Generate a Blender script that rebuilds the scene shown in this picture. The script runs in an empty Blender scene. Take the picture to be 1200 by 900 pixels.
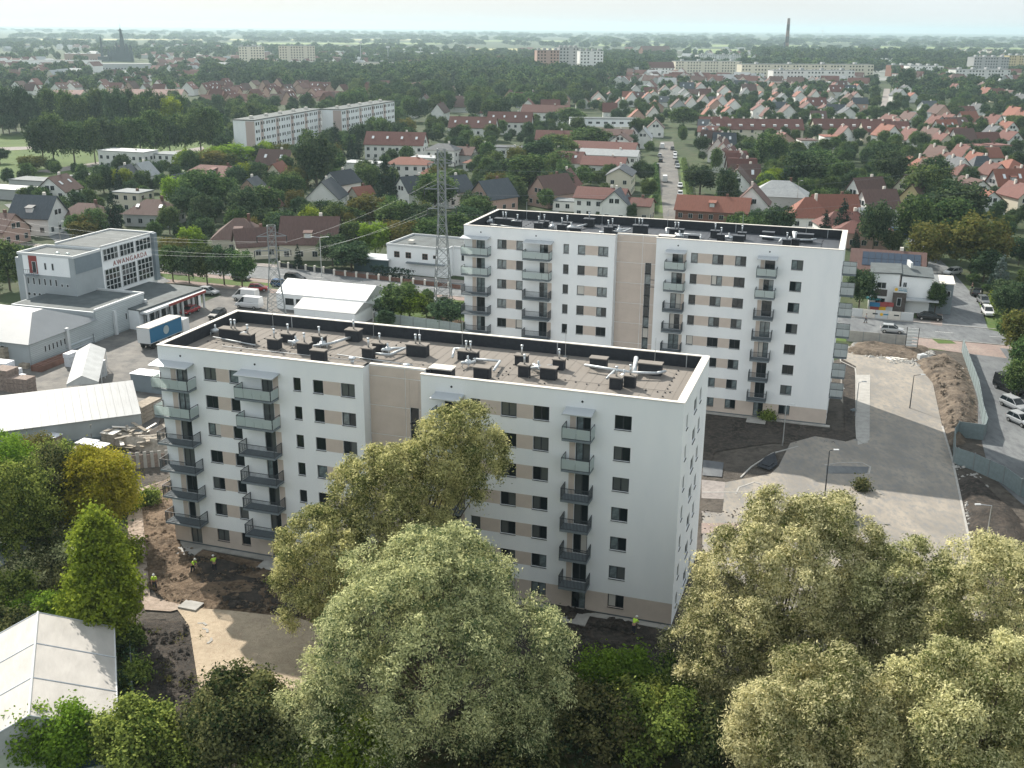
import bpy, bmesh, math, random
import numpy as np
from mathutils import Vector, Matrix
random.seed(7); RNG = np.random.default_rng(7)
S = bpy.context.scene; COL = S.collection
# ---------------------------------------------------------------- camera, sky, sun, exposure
F_PX, PITCH, ROLL, CAM_H = 1258.55, 0.3207, 0.0080, 51.39      # for a 1200 px wide frame
cp, sp = math.cos(PITCH), math.sin(PITCH); cr, sr = math.cos(ROLL), math.sin(ROLL)
_R0 = Vector((1, 0, 0)); _F = Vector((0, cp, -sp)); _U0 = Vector((0, sp, cp))
_R = cr * _R0 + sr * _U0; _U = -sr * _R0 + cr * _U0
cd = bpy.data.cameras.new('camera'); cam = bpy.data.objects.new('camera', cd); COL.objects.link(cam)
cam.matrix_world = Matrix(((_R.x, _U.x, -_F.x, 0), (_R.y, _U.y, -_F.y, 0), (_R.z, _U.z, -_F.z, CAM_H), (0, 0, 0, 1)))
cd.sensor_width = 36; cd.lens = 36 * F_PX / 1200; cd.clip_start = 1; cd.clip_end = 60000
S.camera = cam
SUN_EL, SUN_AZ = math.radians(37), math.radians(-32)           # azimuth from +Y towards +X
sun_dir = Vector((math.sin(SUN_AZ) * math.cos(SUN_EL), math.cos(SUN_AZ) * math.cos(SUN_EL), math.sin(SUN_EL)))
W = bpy.data.worlds.new('World'); S.world = W; W.use_nodes = True
wn = W.node_tree.nodes; wl = W.node_tree.links; wn.clear()
sky = wn.new('ShaderNodeTexSky'); sky.sky_type = 'NISHITA'; sky.sun_disc = False
sky.sun_elevation = SUN_EL; sky.sun_rotation = SUN_AZ; sky.altitude = 100
sky.air_density = 1.6; sky.dust_density = 2.5; sky.ozone_density = 1.5
# high thin cloud veils this sky: mix towards a pale even white
veil = wn.new('ShaderNodeMix'); veil.data_type = 'RGBA'; veil.inputs[0].default_value = 0.85
veil.inputs[7].default_value = (7.1, 7.6, 7.85, 1)
bg = wn.new('ShaderNodeBackground'); bg.inputs[1].default_value = 0.086; ow = wn.new('ShaderNodeOutputWorld')
cn = wn.new('ShaderNodeTexNoise'); cn.inputs['Scale'].default_value = 2.2; cn.inputs['Detail'].default_value = 6; tcw = wn.new('ShaderNodeTexCoord'); mpw = wn.new('ShaderNodeMapping'); mpw.inputs['Scale'].default_value = (1, 1, 7)
wl.new(tcw.outputs['Generated'], mpw.inputs[0]); wl.new(mpw.outputs[0], cn.inputs[0]); mrw = wn.new('ShaderNodeMapRange'); mrw.inputs[1].default_value = .3; mrw.inputs[2].default_value = .7; mrw.inputs[3].default_value = .74; mrw.inputs[4].default_value = .94
wl.new(cn.outputs[0], mrw.inputs[0]); wl.new(mrw.outputs[0], veil.inputs[0])
wl.new(sky.outputs[0], veil.inputs[6]); wl.new(veil.outputs[2], bg.inputs[0]); wl.new(bg.outputs[0], ow.inputs[0])
sd = bpy.data.lights.new('sun', 'SUN'); sd.energy = 5.0; sd.angle = math.radians(0.6); sd.color = (1, 0.93, 0.82)
so = bpy.data.objects.new('sun', sd); COL.objects.link(so); so.rotation_euler = sun_dir.to_track_quat('Z', 'Y').to_euler()
S.view_settings.view_transform = 'Standard'; S.view_settings.look = 'None'
S.view_settings.exposure = 0.6; S.view_settings.gamma = 1.0
S.cycles.max_bounces = 4; S.cycles.diffuse_bounces = 2; S.cycles.glossy_bounces = 2; S.cycles.transmission_bounces = 2
S.cycles.transparent_max_bounces = 4; S.cycles.volume_bounces = 0
S.cycles.caustics_reflective = False; S.cycles.caustics_refractive = False
S.cycles.use_adaptive_sampling = True; S.cycles.adaptive_threshold = 0.02
S.cycles.use_denoising = True

# ---------------------------------------------------------------- helpers
def P(px, py, z=0.0):
    """point of the place at height z, read off the survey picture (1200x900)"""
    d = _R * ((px - 600) / F_PX) - _U * ((py - 450) / F_PX) + _F
    t = (z - CAM_H) / d.z
    return Vector((d.x * t, d.y * t, z))
def to_px(v):
    d = Vector(v) - Vector((0, 0, CAM_H)); z = d.dot(_F)
    return 600 + F_PX * d.dot(_R) / z, 450 - F_PX * d.dot(_U) / z
TH = -0.3155
UX = Vector((math.cos(TH), math.sin(TH), 0)); VX = Vector((-math.sin(TH), math.cos(TH), 0))

class MB:
    def __init__(s): s.v = []; s.f = []; s.m = []
    def add(s, vs, fs, m=0):
        b = len(s.v); s.v += [tuple(v) for v in vs]; s.f += [tuple(i + b for i in f) for f in fs]; s.m += [m] * len(fs); return s
    def box(s, x0, y0, z0, x1, y1, z1, m=0):
        vs = [(x0,y0,z0),(x1,y0,z0),(x1,y1,z0),(x0,y1,z0),(x0,y0,z1),(x1,y0,z1),(x1,y1,z1),(x0,y1,z1)]
        return s.add(vs, [(0,3,2,1),(4,5,6,7),(0,1,5,4),(1,2,6,5),(2,3,7,6),(3,0,4,7)], m)
    def obox(s, c, size, rz=0, m=0, tilt=0):
        a, b = math.cos(rz), math.sin(rz); hx, hy, hz = size[0]/2, size[1]/2, size[2]/2; vs = []
        for z in (-hz, hz):
            for x, y in ((-hx,-hy),(hx,-hy),(hx,hy),(-hx,hy)):
                zz = z + tilt * x
                vs.append((c[0]+x*a-y*b, c[1]+x*b+y*a, c[2]+zz))
        return s.add(vs, [(0,3,2,1),(4,5,6,7),(0,1,5,4),(1,2,6,5),(2,3,7,6),(3,0,4,7)], m)
    def prism(s, pts, z0, z1, m=0, mt=None):
        n = len(pts); vs = [(p[0],p[1],z0) for p in pts] + [(p[0],p[1],z1) for p in pts]
        s.add(vs, [tuple(range(n-1,-1,-1))] + [(i,(i+1)%n,n+(i+1)%n,n+i) for i in range(n)], m)
        s.f.append(tuple(len(s.v)-n+i for i in range(n))); s.m.append(m if mt is None else mt); return s
    def poly(s, pts, m=0): return s.add(pts, [tuple(range(len(pts)))], m)
    def tube(s, a, b, r, r2=None, n=6, m=0, cap=True):
        a = Vector(a); b = Vector(b); d = (b-a); r2 = r if r2 is None else r2
        if d.length < 1e-6: return s
        d.normalize(); x = d.orthogonal().normalized(); y = d.cross(x); vs = []
        for c, rr in ((a, r), (b, r2)):
            for k in range(n):
                t = 2*math.pi*k/n + math.pi/n; vs.append(c + x*(rr*math.cos(t)) + y*(rr*math.sin(t)))
        fs = [(k,(k+1)%n,n+(k+1)%n,n+k) for k in range(n)]
        if cap: fs += [tuple(range(n-1,-1,-1)), tuple(range(n,2*n))]
        return s.add(vs, fs, m)
    def path(s, pts, r, n=6, m=0):
        for a, b in zip(pts, pts[1:]): s.tube(a, b, r, n=n, m=m)
        return s
    def loft(s, rings, m=0, cap=True):
        n = len(rings[0]); vs = [p for r in rings for p in r]; fs = []
        for i in range(len(rings)-1):
            for k in range(n): fs.append((i*n+k, i*n+(k+1)%n, (i+1)*n+(k+1)%n, (i+1)*n+k))
        if cap: fs += [tuple(range(n-1,-1,-1)), tuple((len(rings)-1)*n+k for k in range(n))]
        return s.add(vs, fs, m)
    def dome(s, c, rx, ry, rz, n=8, k=3, m=0):
        rings = []
        for i in range(k+1):
            t = math.pi/2*i/k*0.98; rings.append([(c[0]+rx*math.cos(t)*math.cos(2*math.pi*j/n), c[1]+ry*math.cos(t)*math.sin(2*math.pi*j/n), c[2]+rz*math.sin(t)) for j in range(n)])
        return s.loft(rings, m)
    def mesh(s, name, mats, smooth=False):
        me = bpy.data.meshes.new(name); me.from_pydata(s.v, [], s.f)
        for m in (mats if isinstance(mats, (list, tuple)) else [mats]): me.materials.append(m)
        me.polygons.foreach_set('material_index', s.m)
        if smooth: me.polygons.foreach_set('use_smooth', [True]*len(s.f))
        me.update(); return me
def obj(name, me, parent=None, loc=(0,0,0), rz=0, sc=None):
    o = bpy.data.objects.new(name, me); COL.objects.link(o); o.parent = parent
    o.location = loc; o.rotation_euler = (0, 0, rz)
    if sc is not None: o.scale = (sc, sc, sc) if isinstance(sc, (int, float)) else sc
    return o
def build(name, mb, mats, parent=None, loc=(0,0,0), rz=0, sc=None, smooth=False):
    return obj(name, mb.mesh(name, mats, smooth), parent, loc, rz, sc)
def tag(o, label, cat, group=None):
    o['label'] = label; o['category'] = cat
    if group: o['group'] = group
    return o
AUTO = []      # things whose label gets its place words once everything stands
def thing(name, label, cat, loc=(0,0,0), rz=0, group=None, me=None):
    return tag(obj(name, me, None, loc, rz), label, cat, group)
def auto(o, look, cat, group=None): tag(o, look, cat, group); AUTO.append(o); return o
def struct(o): o['kind'] = 'structure'; return o
def stuff(o): o['kind'] = 'stuff'; return o
def copy_tree(o, parent=None):
    c = o.copy(); COL.objects.link(c); c.parent = parent
    for ch in list(o.children): copy_tree(ch, c)
    return c

# ---------------------------------------------------------------- materials
HAZE, HAZE_TOP = 1.15e-4, 96
M = {}
def mat(name, col, rough=0.8, metal=0.0, var=0.0, scale=1.0, bump=0.0, bscale=8.0, col2=None, spec=0.3, rand=0.0, stretch=None, detail=5, lo=0.35, hi=0.65, coords='Object'):
    m = bpy.data.materials.new(name); m.use_nodes = True; nt = m.node_tree; N = nt.nodes; L = nt.links
    b = N['Principled BSDF']; b.inputs['Roughness'].default_value = rough; b.inputs['Metallic'].default_value = metal
    b.inputs['Specular IOR Level'].default_value = spec
    c4 = (*col, 1); b.inputs['Base Color'].default_value = c4; out = None
    tc = N.new('ShaderNodeTexCoord'); src = tc.outputs['Object'] if coords == 'Object' else tc.outputs['Generated']
    if coords == 'World':
        g = N.new('ShaderNodeNewGeometry'); src = g.outputs['Position']
    if stretch:
        mp = N.new('ShaderNodeMapping'); mp.inputs['Scale'].default_value = stretch[:3]
        if len(stretch) > 3: mp.inputs['Rotation'].default_value = (0, 0, stretch[3])
        L.new(src, mp.inputs[0]); src = mp.outputs[0]
    if var or col2:
        n = N.new('ShaderNodeTexNoise'); n.inputs['Scale'].default_value = scale; n.inputs['Detail'].default_value = detail; n.inputs['Roughness'].default_value = 0.62
        L.new(src, n.inputs['Vector']); r = N.new('ShaderNodeValToRGB'); r.color_ramp.elements[0].position = lo; r.color_ramp.elements[1].position = hi
        c2 = col2 if col2 else tuple(min(1, c*(1+var)) for c in col); c1 = col if col2 else tuple(c*(1-var) for c in col)
        r.color_ramp.elements[0].color = (*c1, 1); r.color_ramp.elements[1].color = (*c2, 1)
        L.new(n.outputs[0], r.inputs[0]); out = r.outputs[0]
    if rand:
        oi = N.new('ShaderNodeObjectInfo'); hs = N.new('ShaderNodeHueSaturation')
        mr = N.new('ShaderNodeMapRange'); mr.inputs[3].default_value = 1-rand; mr.inputs[4].default_value = 1+rand
        L.new(oi.outputs['Random'], mr.inputs[0]); L.new(mr.outputs[0], hs.inputs['Value'])
        if out: L.new(out, hs.inputs['Color'])
        else: hs.inputs['Color'].default_value = c4
        out = hs.outputs[0]
    if out: L.new(out, b.inputs['Base Color'])
    if bump:
        n2 = N.new('ShaderNodeTexNoise'); n2.inputs['Scale'].default_value = bscale; n2.inputs['Detail'].default_value = 5
        L.new(src, n2.inputs['Vector']); bp = N.new('ShaderNodeBump'); bp.inputs['Strength'].default_value = 1; bp.inputs['Distance'].default_value = bump
        L.new(n2.outputs[0], bp.inputs['Height']); L.new(bp.outputs[0], b.inputs['Normal'])
    M[name] = m; return m
def leafmat(name, col, col2, trans=0.35, scale=0.35, rand=0.18, hue=0.02):
    m = bpy.data.materials.new(name); m.use_nodes = True; nt = m.node_tree; N = nt.nodes; L = nt.links; N.clear()
    o = N.new('ShaderNodeOutputMaterial'); mx = N.new('ShaderNodeMixShader'); mx.inputs[0].default_value = trans
    d = N.new('ShaderNodeBsdfDiffuse'); t = N.new('ShaderNodeBsdfTranslucent')
    at = N.new('ShaderNodeAttribute'); at.attribute_name = 'tone'
    r = N.new('ShaderNodeValToRGB'); r.color_ramp.elements[0].color = (*col, 1); r.color_ramp.elements[1].color = (*col2, 1)
    r.color_ramp.elements[0].position = 0.1; r.color_ramp.elements[1].position = 0.9
    L.new(at.outputs['Fac'], r.inputs[0])
    oi = N.new('ShaderNodeObjectInfo'); hs = N.new('ShaderNodeHueSaturation')
    mr = N.new('ShaderNodeMapRange'); mr.inputs[3].default_value = 1-rand; mr.inputs[4].default_value = 1+rand
    L.new(oi.outputs['Random'], mr.inputs[0]); L.new(mr.outputs[0], hs.inputs['Value'])
    ml = N.new('ShaderNodeMath'); ml.operation = 'MULTIPLY'; ml.inputs[1].default_value = 7.31; fr = N.new('ShaderNodeMath'); fr.operation = 'FRACT'
    m2 = N.new('ShaderNodeMapRange'); m2.inputs[3].default_value = 0.5-hue; m2.inputs[4].default_value = 0.5+hue
    L.new(oi.outputs['Random'], ml.inputs[0]); L.new(ml.outputs[0], fr.inputs[0]); L.new(fr.outputs[0], m2.inputs[0]); L.new(m2.outputs[0], hs.inputs['Hue'])
    L.new(r.outputs[0], hs.inputs['Color']); L.new(hs.outputs[0], d.inputs[0]); L.new(hs.outputs[0], t.inputs[0])
    L.new(d.outputs[0], mx.inputs[1]); L.new(t.outputs[0], mx.inputs[2]); L.new(mx.outputs[0], o.inputs[0])
    M[name] = m; return m
mat('render_white', (.79,.82,.84), .85, var=.0, scale=.35, col2=(.855,.875,.885), stretch=(1,1,.35), lo=.3, hi=.6, bump=.003, bscale=40)
mat('render_beige', (.57,.49,.43), .85, var=.05, scale=.8)
mat('coping', (.70,.66,.60), .5, var=.06, scale=2)
mat('bitumen', (.030,.034,.042), .75, var=.2, scale=3)
mat('roof_gravel', (.215,.195,.175), .95, rand=.02, var=.10, scale=.5, bump=.02, bscale=12, stretch=(1,.12,1), coords='Object')
mat('roof_felt', (.060,.068,.082), .55, rand=.05, var=.2, scale=.5, stretch=(1,.12,1))
mat('metal_light', (.62,.65,.67), .35, .85)
mat('metal_duct', (.50,.53,.55), .5, .35, var=.15, scale=6)
mat('zinc', (.50,.53,.56), .45, .5)
mat('frame_dark', (.028,.032,.038), .5)
mat('rail_dark', (.05,.06,.07), .5)
mat('slab_grey', (.17,.20,.22), .7, var=.1, scale=3)
mat('concrete', (.36,.35,.33), .9, var=.12, scale=1.2, bump=.01)
mat('curtain', (.55,.53,.49), .9)
mat('interior', (.03,.03,.035), .9)
def glass(name, col, rough=.06, spec=.6):
    return mat(name, col, rough, 0, spec=spec)
glass('pane_dark', (.012,.018,.022), .05, .4)
glass('pane_blind', (.10,.11,.11), .08, .8)
for _nm, _c, _tc in (('glass_frost', (.64,.72,.71), (.74,.80,.79,1)), ('glass_white', (.80,.84,.84), (.86,.88,.87,1))):
    _g = mat(_nm, _c, .25, spec=.5); _n = _g.node_tree.nodes; _t = _n.new('ShaderNodeBsdfTranslucent'); _t.inputs[0].default_value = _tc; _x = _n.new('ShaderNodeMixShader'); _x.inputs[0].default_value = .5
    _g.node_tree.links.new(_n['Principled BSDF'].outputs[0], _x.inputs[1]); _g.node_tree.links.new(_t.outputs[0], _x.inputs[2]); _g.node_tree.links.new(_x.outputs[0], _n['Material Output'].inputs[0])
# ---------------------------------------------------------------- ground and paving
def gmat(name, c1, c2, c3, s1, s2, bump=0.0, rough=.95, stretch=None, lo=.38, hi=.62):
    m = bpy.data.materials.new(name); m.use_nodes = True; nt = m.node_tree; N = nt.nodes; L = nt.links; b = N['Principled BSDF']
    b.inputs['Roughness'].default_value = rough; b.inputs['Specular IOR Level'].default_value = .2
    g = N.new('ShaderNodeNewGeometry'); src = g.outputs['Position']
    if stretch:
        mp = N.new('ShaderNodeMapping'); mp.inputs['Scale'].default_value = (stretch[0], stretch[1], 1); mp.inputs['Rotation'].default_value = (0,0,stretch[2]); L.new(src, mp.inputs[0]); src = mp.outputs[0]
    def noise(s, d=6, r=.65):
        n = N.new('ShaderNodeTexNoise'); n.inputs['Scale'].default_value = s; n.inputs['Detail'].default_value = d; n.inputs['Roughness'].default_value = r; L.new(src, n.inputs[0]); return n
    n1 = noise(s1); n2 = noise(s2)
    r = N.new('ShaderNodeValToRGB'); r.color_ramp.elements[0].color = (*c1,1); r.color_ramp.elements[1].color = (*c2,1); r.color_ramp.elements[0].position = lo; r.color_ramp.elements[1].position = hi
    L.new(n1.outputs[0], r.inputs[0])
    r2 = N.new('ShaderNodeValToRGB'); r2.color_ramp.elements[0].position = .45; r2.color_ramp.elements[1].position = .7
    L.new(n2.outputs[0], r2.inputs[0]); mx = N.new('ShaderNodeMix'); mx.data_type = 'RGBA'; mx.inputs[7].default_value = (*c3,1)
    L.new(r2.outputs[0], mx.inputs[0]); L.new(r.outputs[0], mx.inputs[6]); L.new(mx.outputs[2], b.inputs['Base Color'])
    if bump:
        n3 = noise(s2*3, 8, .7); bp = N.new('ShaderNodeBump'); bp.inputs['Distance'].default_value = bump; L.new(n3.outputs[0], bp.inputs['Height']); L.new(bp.outputs[0], b.inputs['Normal'])
    M[name] = m; return m
gmat('land', (.026,.045,.020), (.052,.075,.030), (.07,.075,.042), .02, .15, .1)
gmat('lawn', (.050,.095,.022), (.085,.135,.035), (.10,.12,.04), .08, .9, .03)
gmat('soil_dark', (.032,.029,.027), (.070,.062,.055), (.11,.09,.075), .25, 1.6, .25)
gmat('soil_brown', (.10,.07,.047), (.27,.195,.135), (.36,.27,.19), .5, 2.4, .5)
gmat('soil_mixed', (.085,.07,.058), (.19,.15,.115), (.27,.22,.17), .35, 1.1, .4)
gmat('soil_grey', (.075,.066,.058), (.12,.105,.09), (.05,.045,.04), .2, 1.0, .2)
gmat('sand', (.42,.345,.255), (.54,.445,.33), (.38,.30,.22), .3, 2.2, .12)
gmat('path_stone', (.33,.26,.21), (.44,.36,.30), (.24,.2,.16), .7, 3, .05)
gmat('lot', (.225,.21,.19), (.33,.295,.25), (.20,.20,.20), .22, 1.7, .05, stretch=(1,.5,.30))
gmat('asphalt', (.125,.135,.145), (.18,.19,.195), (.10,.105,.115), .15, 1.1, .01, .85, stretch=(1,.35,.32))
gmat('yard', (.125,.12,.115), (.19,.18,.165), (.085,.085,.085), .12, .5, .01, .8)
gmat('pavement', (.24,.22,.21), (.31,.28,.26), (.19,.17,.165), .3, 2, .005)
gmat('pavement_pink', (.25,.19,.17), (.31,.25,.22), (.2,.17,.16), .3, 2, .005)
gmat('scrub', (.030,.045,.016), (.075,.09,.03), (.13,.10,.05), .5, 1.5, .3)
gmat('field_straw', (.38,.34,.17), (.46,.41,.22), (.30,.32,.15), .003, .02)
gmat('field_green', (.13,.20,.07), (.19,.25,.09), (.25,.26,.12), .003, .02)
gmat('far_city', (.16,.17,.165), (.26,.26,.25), (.10,.13,.10), .01, .04)
mat('paint_white', (.70,.70,.68), .7)
# one sheet out to the horizon, finer near the camera so that it can carry relief
rings = [0, 60, 120, 240, 480, 1000, 2200, 5000, 11000, 22000]
mb = MB(); na = 48; mb.v = [(0, 90, 0)]
for r in rings[1:]: mb.v += [(r*math.cos(2*math.pi*k/na), 90 + r*math.sin(2*math.pi*k/na), 0) for k in range(na)]
mb.f = [(0, 1+k, 1+(k+1) % na) for k in range(na)]
for i in range(len(rings)-2):
    mb.f += [(1+i*na+k, 1+(i+1)*na+k, 1+(i+1)*na+(k+1) % na, 1+i*na+(k+1) % na) for k in range(na)]
mb.m = [0]*len(mb.f)
struct(build('ground', mb, M['land']))
_lay = [0]
def sheet(name, pts, m, z=None, px=True, kind='structure'):
    _lay[0] += 1; z = .004*_lay[0] if z is None else z
    q = [P(*a) for a in pts] if px else [Vector((*a, 0)) for a in pts]
    mb = MB(); mb.poly([(p.x, p.y, z) for p in q]); o = build(name, mb, M[m] if isinstance(m, str) else m)
    # make sure it faces up
    if o.data.polygons[0].normal.z < 0: o.data.flip_normals()
    o['kind'] = kind; return o
def relief(name, pts, m, amp, z0, cell=.5, seed=1, mound=None, fall=1.5):
    """rough earth: a real displaced surface over the polygon"""
    q = [P(*a) for a in pts]; xs = [p.x for p in q]; ys = [p.y for p in q]
    nx = int((max(xs)-min(xs))/cell)+2; ny = int((max(ys)-min(ys))/cell)+2
    X, Y = np.meshgrid(min(xs)-cell/2+cell*np.arange(nx), min(ys)-cell/2+cell*np.arange(ny)); r = np.random.default_rng(seed)
    inside = np.zeros(X.shape, bool); n = len(q); dist = np.full(X.shape, 1e9)
    for i in range(n):
        a, b = q[i], q[(i+1) % n]
        c = (a.y > Y) != (b.y > Y); xi = (b.x-a.x)*(Y-a.y)/((b.y-a.y) or 1e-9)+a.x; inside ^= c & (X < xi)
        ab = np.array([b.x-a.x, b.y-a.y]); t = np.clip(((X-a.x)*ab[0]+(Y-a.y)*ab[1])/(ab@ab), 0, 1); dist = np.minimum(dist, np.hypot(X-a.x-t*ab[0], Y-a.y-t*ab[1]))
    h = np.zeros(X.shape)
    for o in range(5):
        f = .25*1.9**o; k = 6
        for _ in range(k):
            th = r.uniform(0, 6.28); ph = r.uniform(0, 6.28); h += np.sin((X*math.cos(th)+Y*math.sin(th))*f*2.2+ph+1.7*np.sin(Y*f+ph*2))*(.62**o)/k
    h = h/np.abs(h).max()*amp + (amp*.6)
    if mound is not None: h = h + mound*np.clip(dist/fall, 0, 1)**.8
    h = np.where(inside, h*np.clip(dist/.8, 0, 1), -.02); h = np.maximum(h, 0)+z0
    keep = inside | (dist < cell)
    idx = np.arange(nx*ny).reshape(ny, nx); vs = np.stack([X.ravel(), Y.ravel(), h.ravel()], 1)
    k4 = keep[:-1,:-1] & keep[1:,:-1] & keep[:-1,1:] & keep[1:,1:]
    F = np.stack([idx[:-1,:-1][k4], idx[:-1,1:][k4], idx[1:,1:][k4], idx[1:,:-1][k4]], 1)
    me = bpy.data.meshes.new(name); me.from_pydata(vs.tolist(), [], F.tolist()); me.materials.append(M[m]); me.polygons.foreach_set('use_smooth', [True]*len(F))
    o = obj(name, me); o['kind'] = 'structure'; return o

# road behind the blocks runs straight; measured edges
RA, RB = Vector((-150, 262.5, 0)), Vector((210, 141.5, 0)); rd = (RB-RA).normalized(); rn = Vector((-rd.y, rd.x, 0)); RL = (RB-RA).length
def strip(name, a, b, m, s0=0, s1=RL, z=None):
    q = [RA+rd*s0+rn*a, RA+rd*s1+rn*a, RA+rd*s1+rn*b, RA+rd*s0+rn*b]; return sheet(name, [(p.x,p.y) for p in q], m, z, px=False)
# left yard and right lot
sheet('yard_ground', [(-60,560),(-60,380),(0,372),(60,374),(190,375),(260,345),(215,330),(290,322),(440,345),(440,420),(200,420),(196,480),(180,560)], 'yard')
sheet('earth', [(150,520),(185,500),(300,560),(820,600),(830,760),(600,830),(380,900),(150,900),(120,800)], 'soil_grey')
sheet('earth', [(820,600),(830,480),(1010,410),(1150,400),(1200,480),(1260,680),(1150,800),(820,800)], 'soil_grey')
sheet('earth', [(430,425),(560,385),(760,430),(830,470),(828,640),(420,560),(180,520),(190,480)], 'soil_grey')
strip('road', -5.3, 5.3, 'asphalt')
strip('pavement', 5.5, 8.6, 'pavement'); strip('pavement', -8.2, -5.5, 'pavement_pink')
strip('verge', -12.5, -8.4, 'lawn', 0, 250); strip('pavement', -15.6, -12.6, 'pavement_pink', 60, 200)
for s0, s1 in ((5.3,5.5),(-5.5,-5.3)):
    k = MB(); q = [RA+rd*0+rn*s0, RA+rd*RL+rn*s0, RA+rd*RL+rn*s1, RA+rd*0+rn*s1]; k.prism([(p.x,p.y) for p in q], 0, .14); struct(build('kerb', k, M['concrete']))
dm = MB().box(-1.5,-.06,0,1.5,.06,.004).mesh('road_marking', M['paint_white'])
for i in range(40):
    c = RA+rd*(6+i*9); o = obj('road_marking', dm, None, (c.x,c.y,.004*_lay[0]+.01), math.atan2(rd.y,rd.x)); struct(o)
# side street on the right, parking lane below the road
sheet('side_street', [(1104,382),(1106,352),(1098,330),(1086,312),(1074,292),(1062,280),(1072,278),(1092,296),(1112,314),(1128,332),(1144,350),(1152,368),(1160,388)], 'asphalt')
sheet('side_pavement', [(1104,382),(1106,352),(1098,330),(1090,322),(1096,352),(1090,380)], 'pavement_pink')
sheet('parking_lane', [(1080,398),(1190,410),(1215,440),(1260,520),(1260,640),(1192,586),(1160,556),(1146,500),(1146,470),(1136,436),(1128,412)], 'asphalt')
sheet('junction_paving', [(1060,394),(1170,406),(1180,420),(1128,414),(1100,410),(1055,404)], 'pavement_pink')
sheet('verge', [(1090,396),(1112,398),(1121,403),(1100,403)], 'lawn'); sheet('verge', [(1158,386),(1146,352),(1170,350),(1215,400)], 'lawn')
sheet('verge', [(1180,410),(1230,414),(1250,520),(1216,470),(1196,440)], 'scrub')
# streets far out: centre street, right-hand lane
sheet('centre_street', [(778,262),(773,215),(772,175),(774,166),(789,166),(793,190),(796,215),(802,262)], 'yard')
sheet('verge', [(802,250),(797,200),(794,185),(800,185),(815,240)], 'lawn'); sheet('verge', [(777,250),(772,200),(758,205),(760,245)], 'lawn')
sheet('far_lane', [(1031,130),(1036,104),(1043,104),(1041,130)], 'pavement')
sheet('street', [(5,240),(30,236),(200,330),(150,345)], 'asphalt')
# park
sheet('park_lawn', [(-80,205),(-80,160),(230,148),(250,172),(240,186),(60,215)], 'lawn')
sheet('park_path', [(40,201),(60,203),(240,176),(238,172)], 'pavement'); sheet('park_path', [(-40,174),(30,172),(60,170),(60,174),(-40,179)], 'pavement')
# lot: sheets of old slabs
sheet('lot_paving', [(823,660),(823,585),(850,566),(903,556),(935,526),(960,520),(985,520),(1003,515),(1003,492),(985,470),(985,410),(1010,405),(1060,420),(1090,436),(1104,500),(1116,540),(1137,640),(1150,760),(990,790),(900,700)], 'lot')
sheet('soil_bed', [(985,420),(1003,430),(1003,512),(984,520),(905,520),(838,530),(828,560),(822,540),(830,486),(990,505)], 'soil_dark')
sheet('inner_road', [(822,585),(823,575),(900,575),(912,548),(926,520),(955,512),(990,518),(990,560),(960,572),(930,582)], 'lot')
sheet('footway', [(1005,522),(1002,440),(1018,440),(1019,500),(1017,520)], 'concrete')
sheet('footway', [(822,614),(875,614),(875,626),(822,626)], 'pavement_pink'); sheet('footway', [(822,563),(850,566),(846,600),(822,602)], 'pavement')
sheet('parking_bay', [(968,547),(1018,548),(1016,556),(968,556)], 'asphalt')
sheet('parking_bay', [(824,540),(848,543),(846,560),(823,558)], 'asphalt')
sheet('gravel_patch', [(822,585),(848,586),(846,602),(822,600)], 'soil_grey')
k = MB()
def kerbline(name, pts, w=.18, h=.14, m='concrete', z=0):
    q = [P(*a) for a in pts]; k = MB()
    for a, b in zip(q, q[1:]):
        d = (b-a).normalized(); n = Vector((-d.y, d.x, 0))*w/2; k.prism([(a-n)[:2], (b-n)[:2], (b+n)[:2], (a+n)[:2]], z, z+h)
    return struct(build(name, k, M[m]))
kerbline('kerb', [(1003,440),(1003,500),(1004,515),(1012,521),(1018,516),(1019,440)])
kerbline('kerb', [(984,410),(985,424),(1002,432),(1003,440)])
kerbline('kerb', [(935,524),(905,532),(880,548),(868,560)]); kerbline('kerb', [(966,546),(985,543),(1010,543),(1020,548),(1018,556),(1014,556)])
kerbline('kerb', [(823,578),(880,578),(920,584)]); kerbline('kerb', [(1104,500),(1116,540),(1137,640)], .25)
kerbline('kerb', [(862,580),(866,572),(884,566),(892,568)])
relief('soil_mound', [(1072,424),(1108,414),(1130,430),(1140,460),(1144,490),(1128,520),(1112,524),(1106,500),(1092,450)], 'soil_mixed', .45, .02, .45, 3, .75, 2.5)
relief('soil_bank', [(1120,556),(1150,566),(1190,600),(1215,660),(1200,700),(1148,700),(1132,610)], 'soil_dark', .5, .02, .6, 4, .5, 2)
relief('rubble_heap', [(988,412),(1002,402),(1050,404),(1092,410),(1080,424),(1040,420),(1000,416)], 'soil_mixed', .45, .02, .4, 5, .4, 2)
# left flank: earth, sand, path
sheet('dirt_ground', [(168,575),(200,570),(212,640),(360,672),(420,800),(300,840),(260,735),(205,712),(172,680),(166,620)], 'soil_brown')
relief('dug_soil', [(166,576),(204,572),(211,640),(255,655),(345,676),(345,722),(300,722),(262,716),(205,712),(176,690),(168,640)], 'soil_brown', .28, .03, .35, 8)
relief('shaded_dark_topsoil', [(213,642),(260,655),(352,676),(352,726),(262,716),(240,690)], 'soil_dark', .3, .05, .35, 9)  # black soil cut along the block's shadow edge; shade is in its colour too
relief('poplar_shade_soil', [(170,726),(218,730),(232,800),(238,850),(200,870),(155,845),(152,740)], 'soil_dark', .18, .04, .35, 11)  # dark soil laid where the poplar's shadow falls; shade put into the colour
sheet('sand_surface', [(206,713),(262,716),(350,726),(395,740),(400,800),(300,830),(240,846),(232,800),(222,735)], 'sand')
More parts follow.
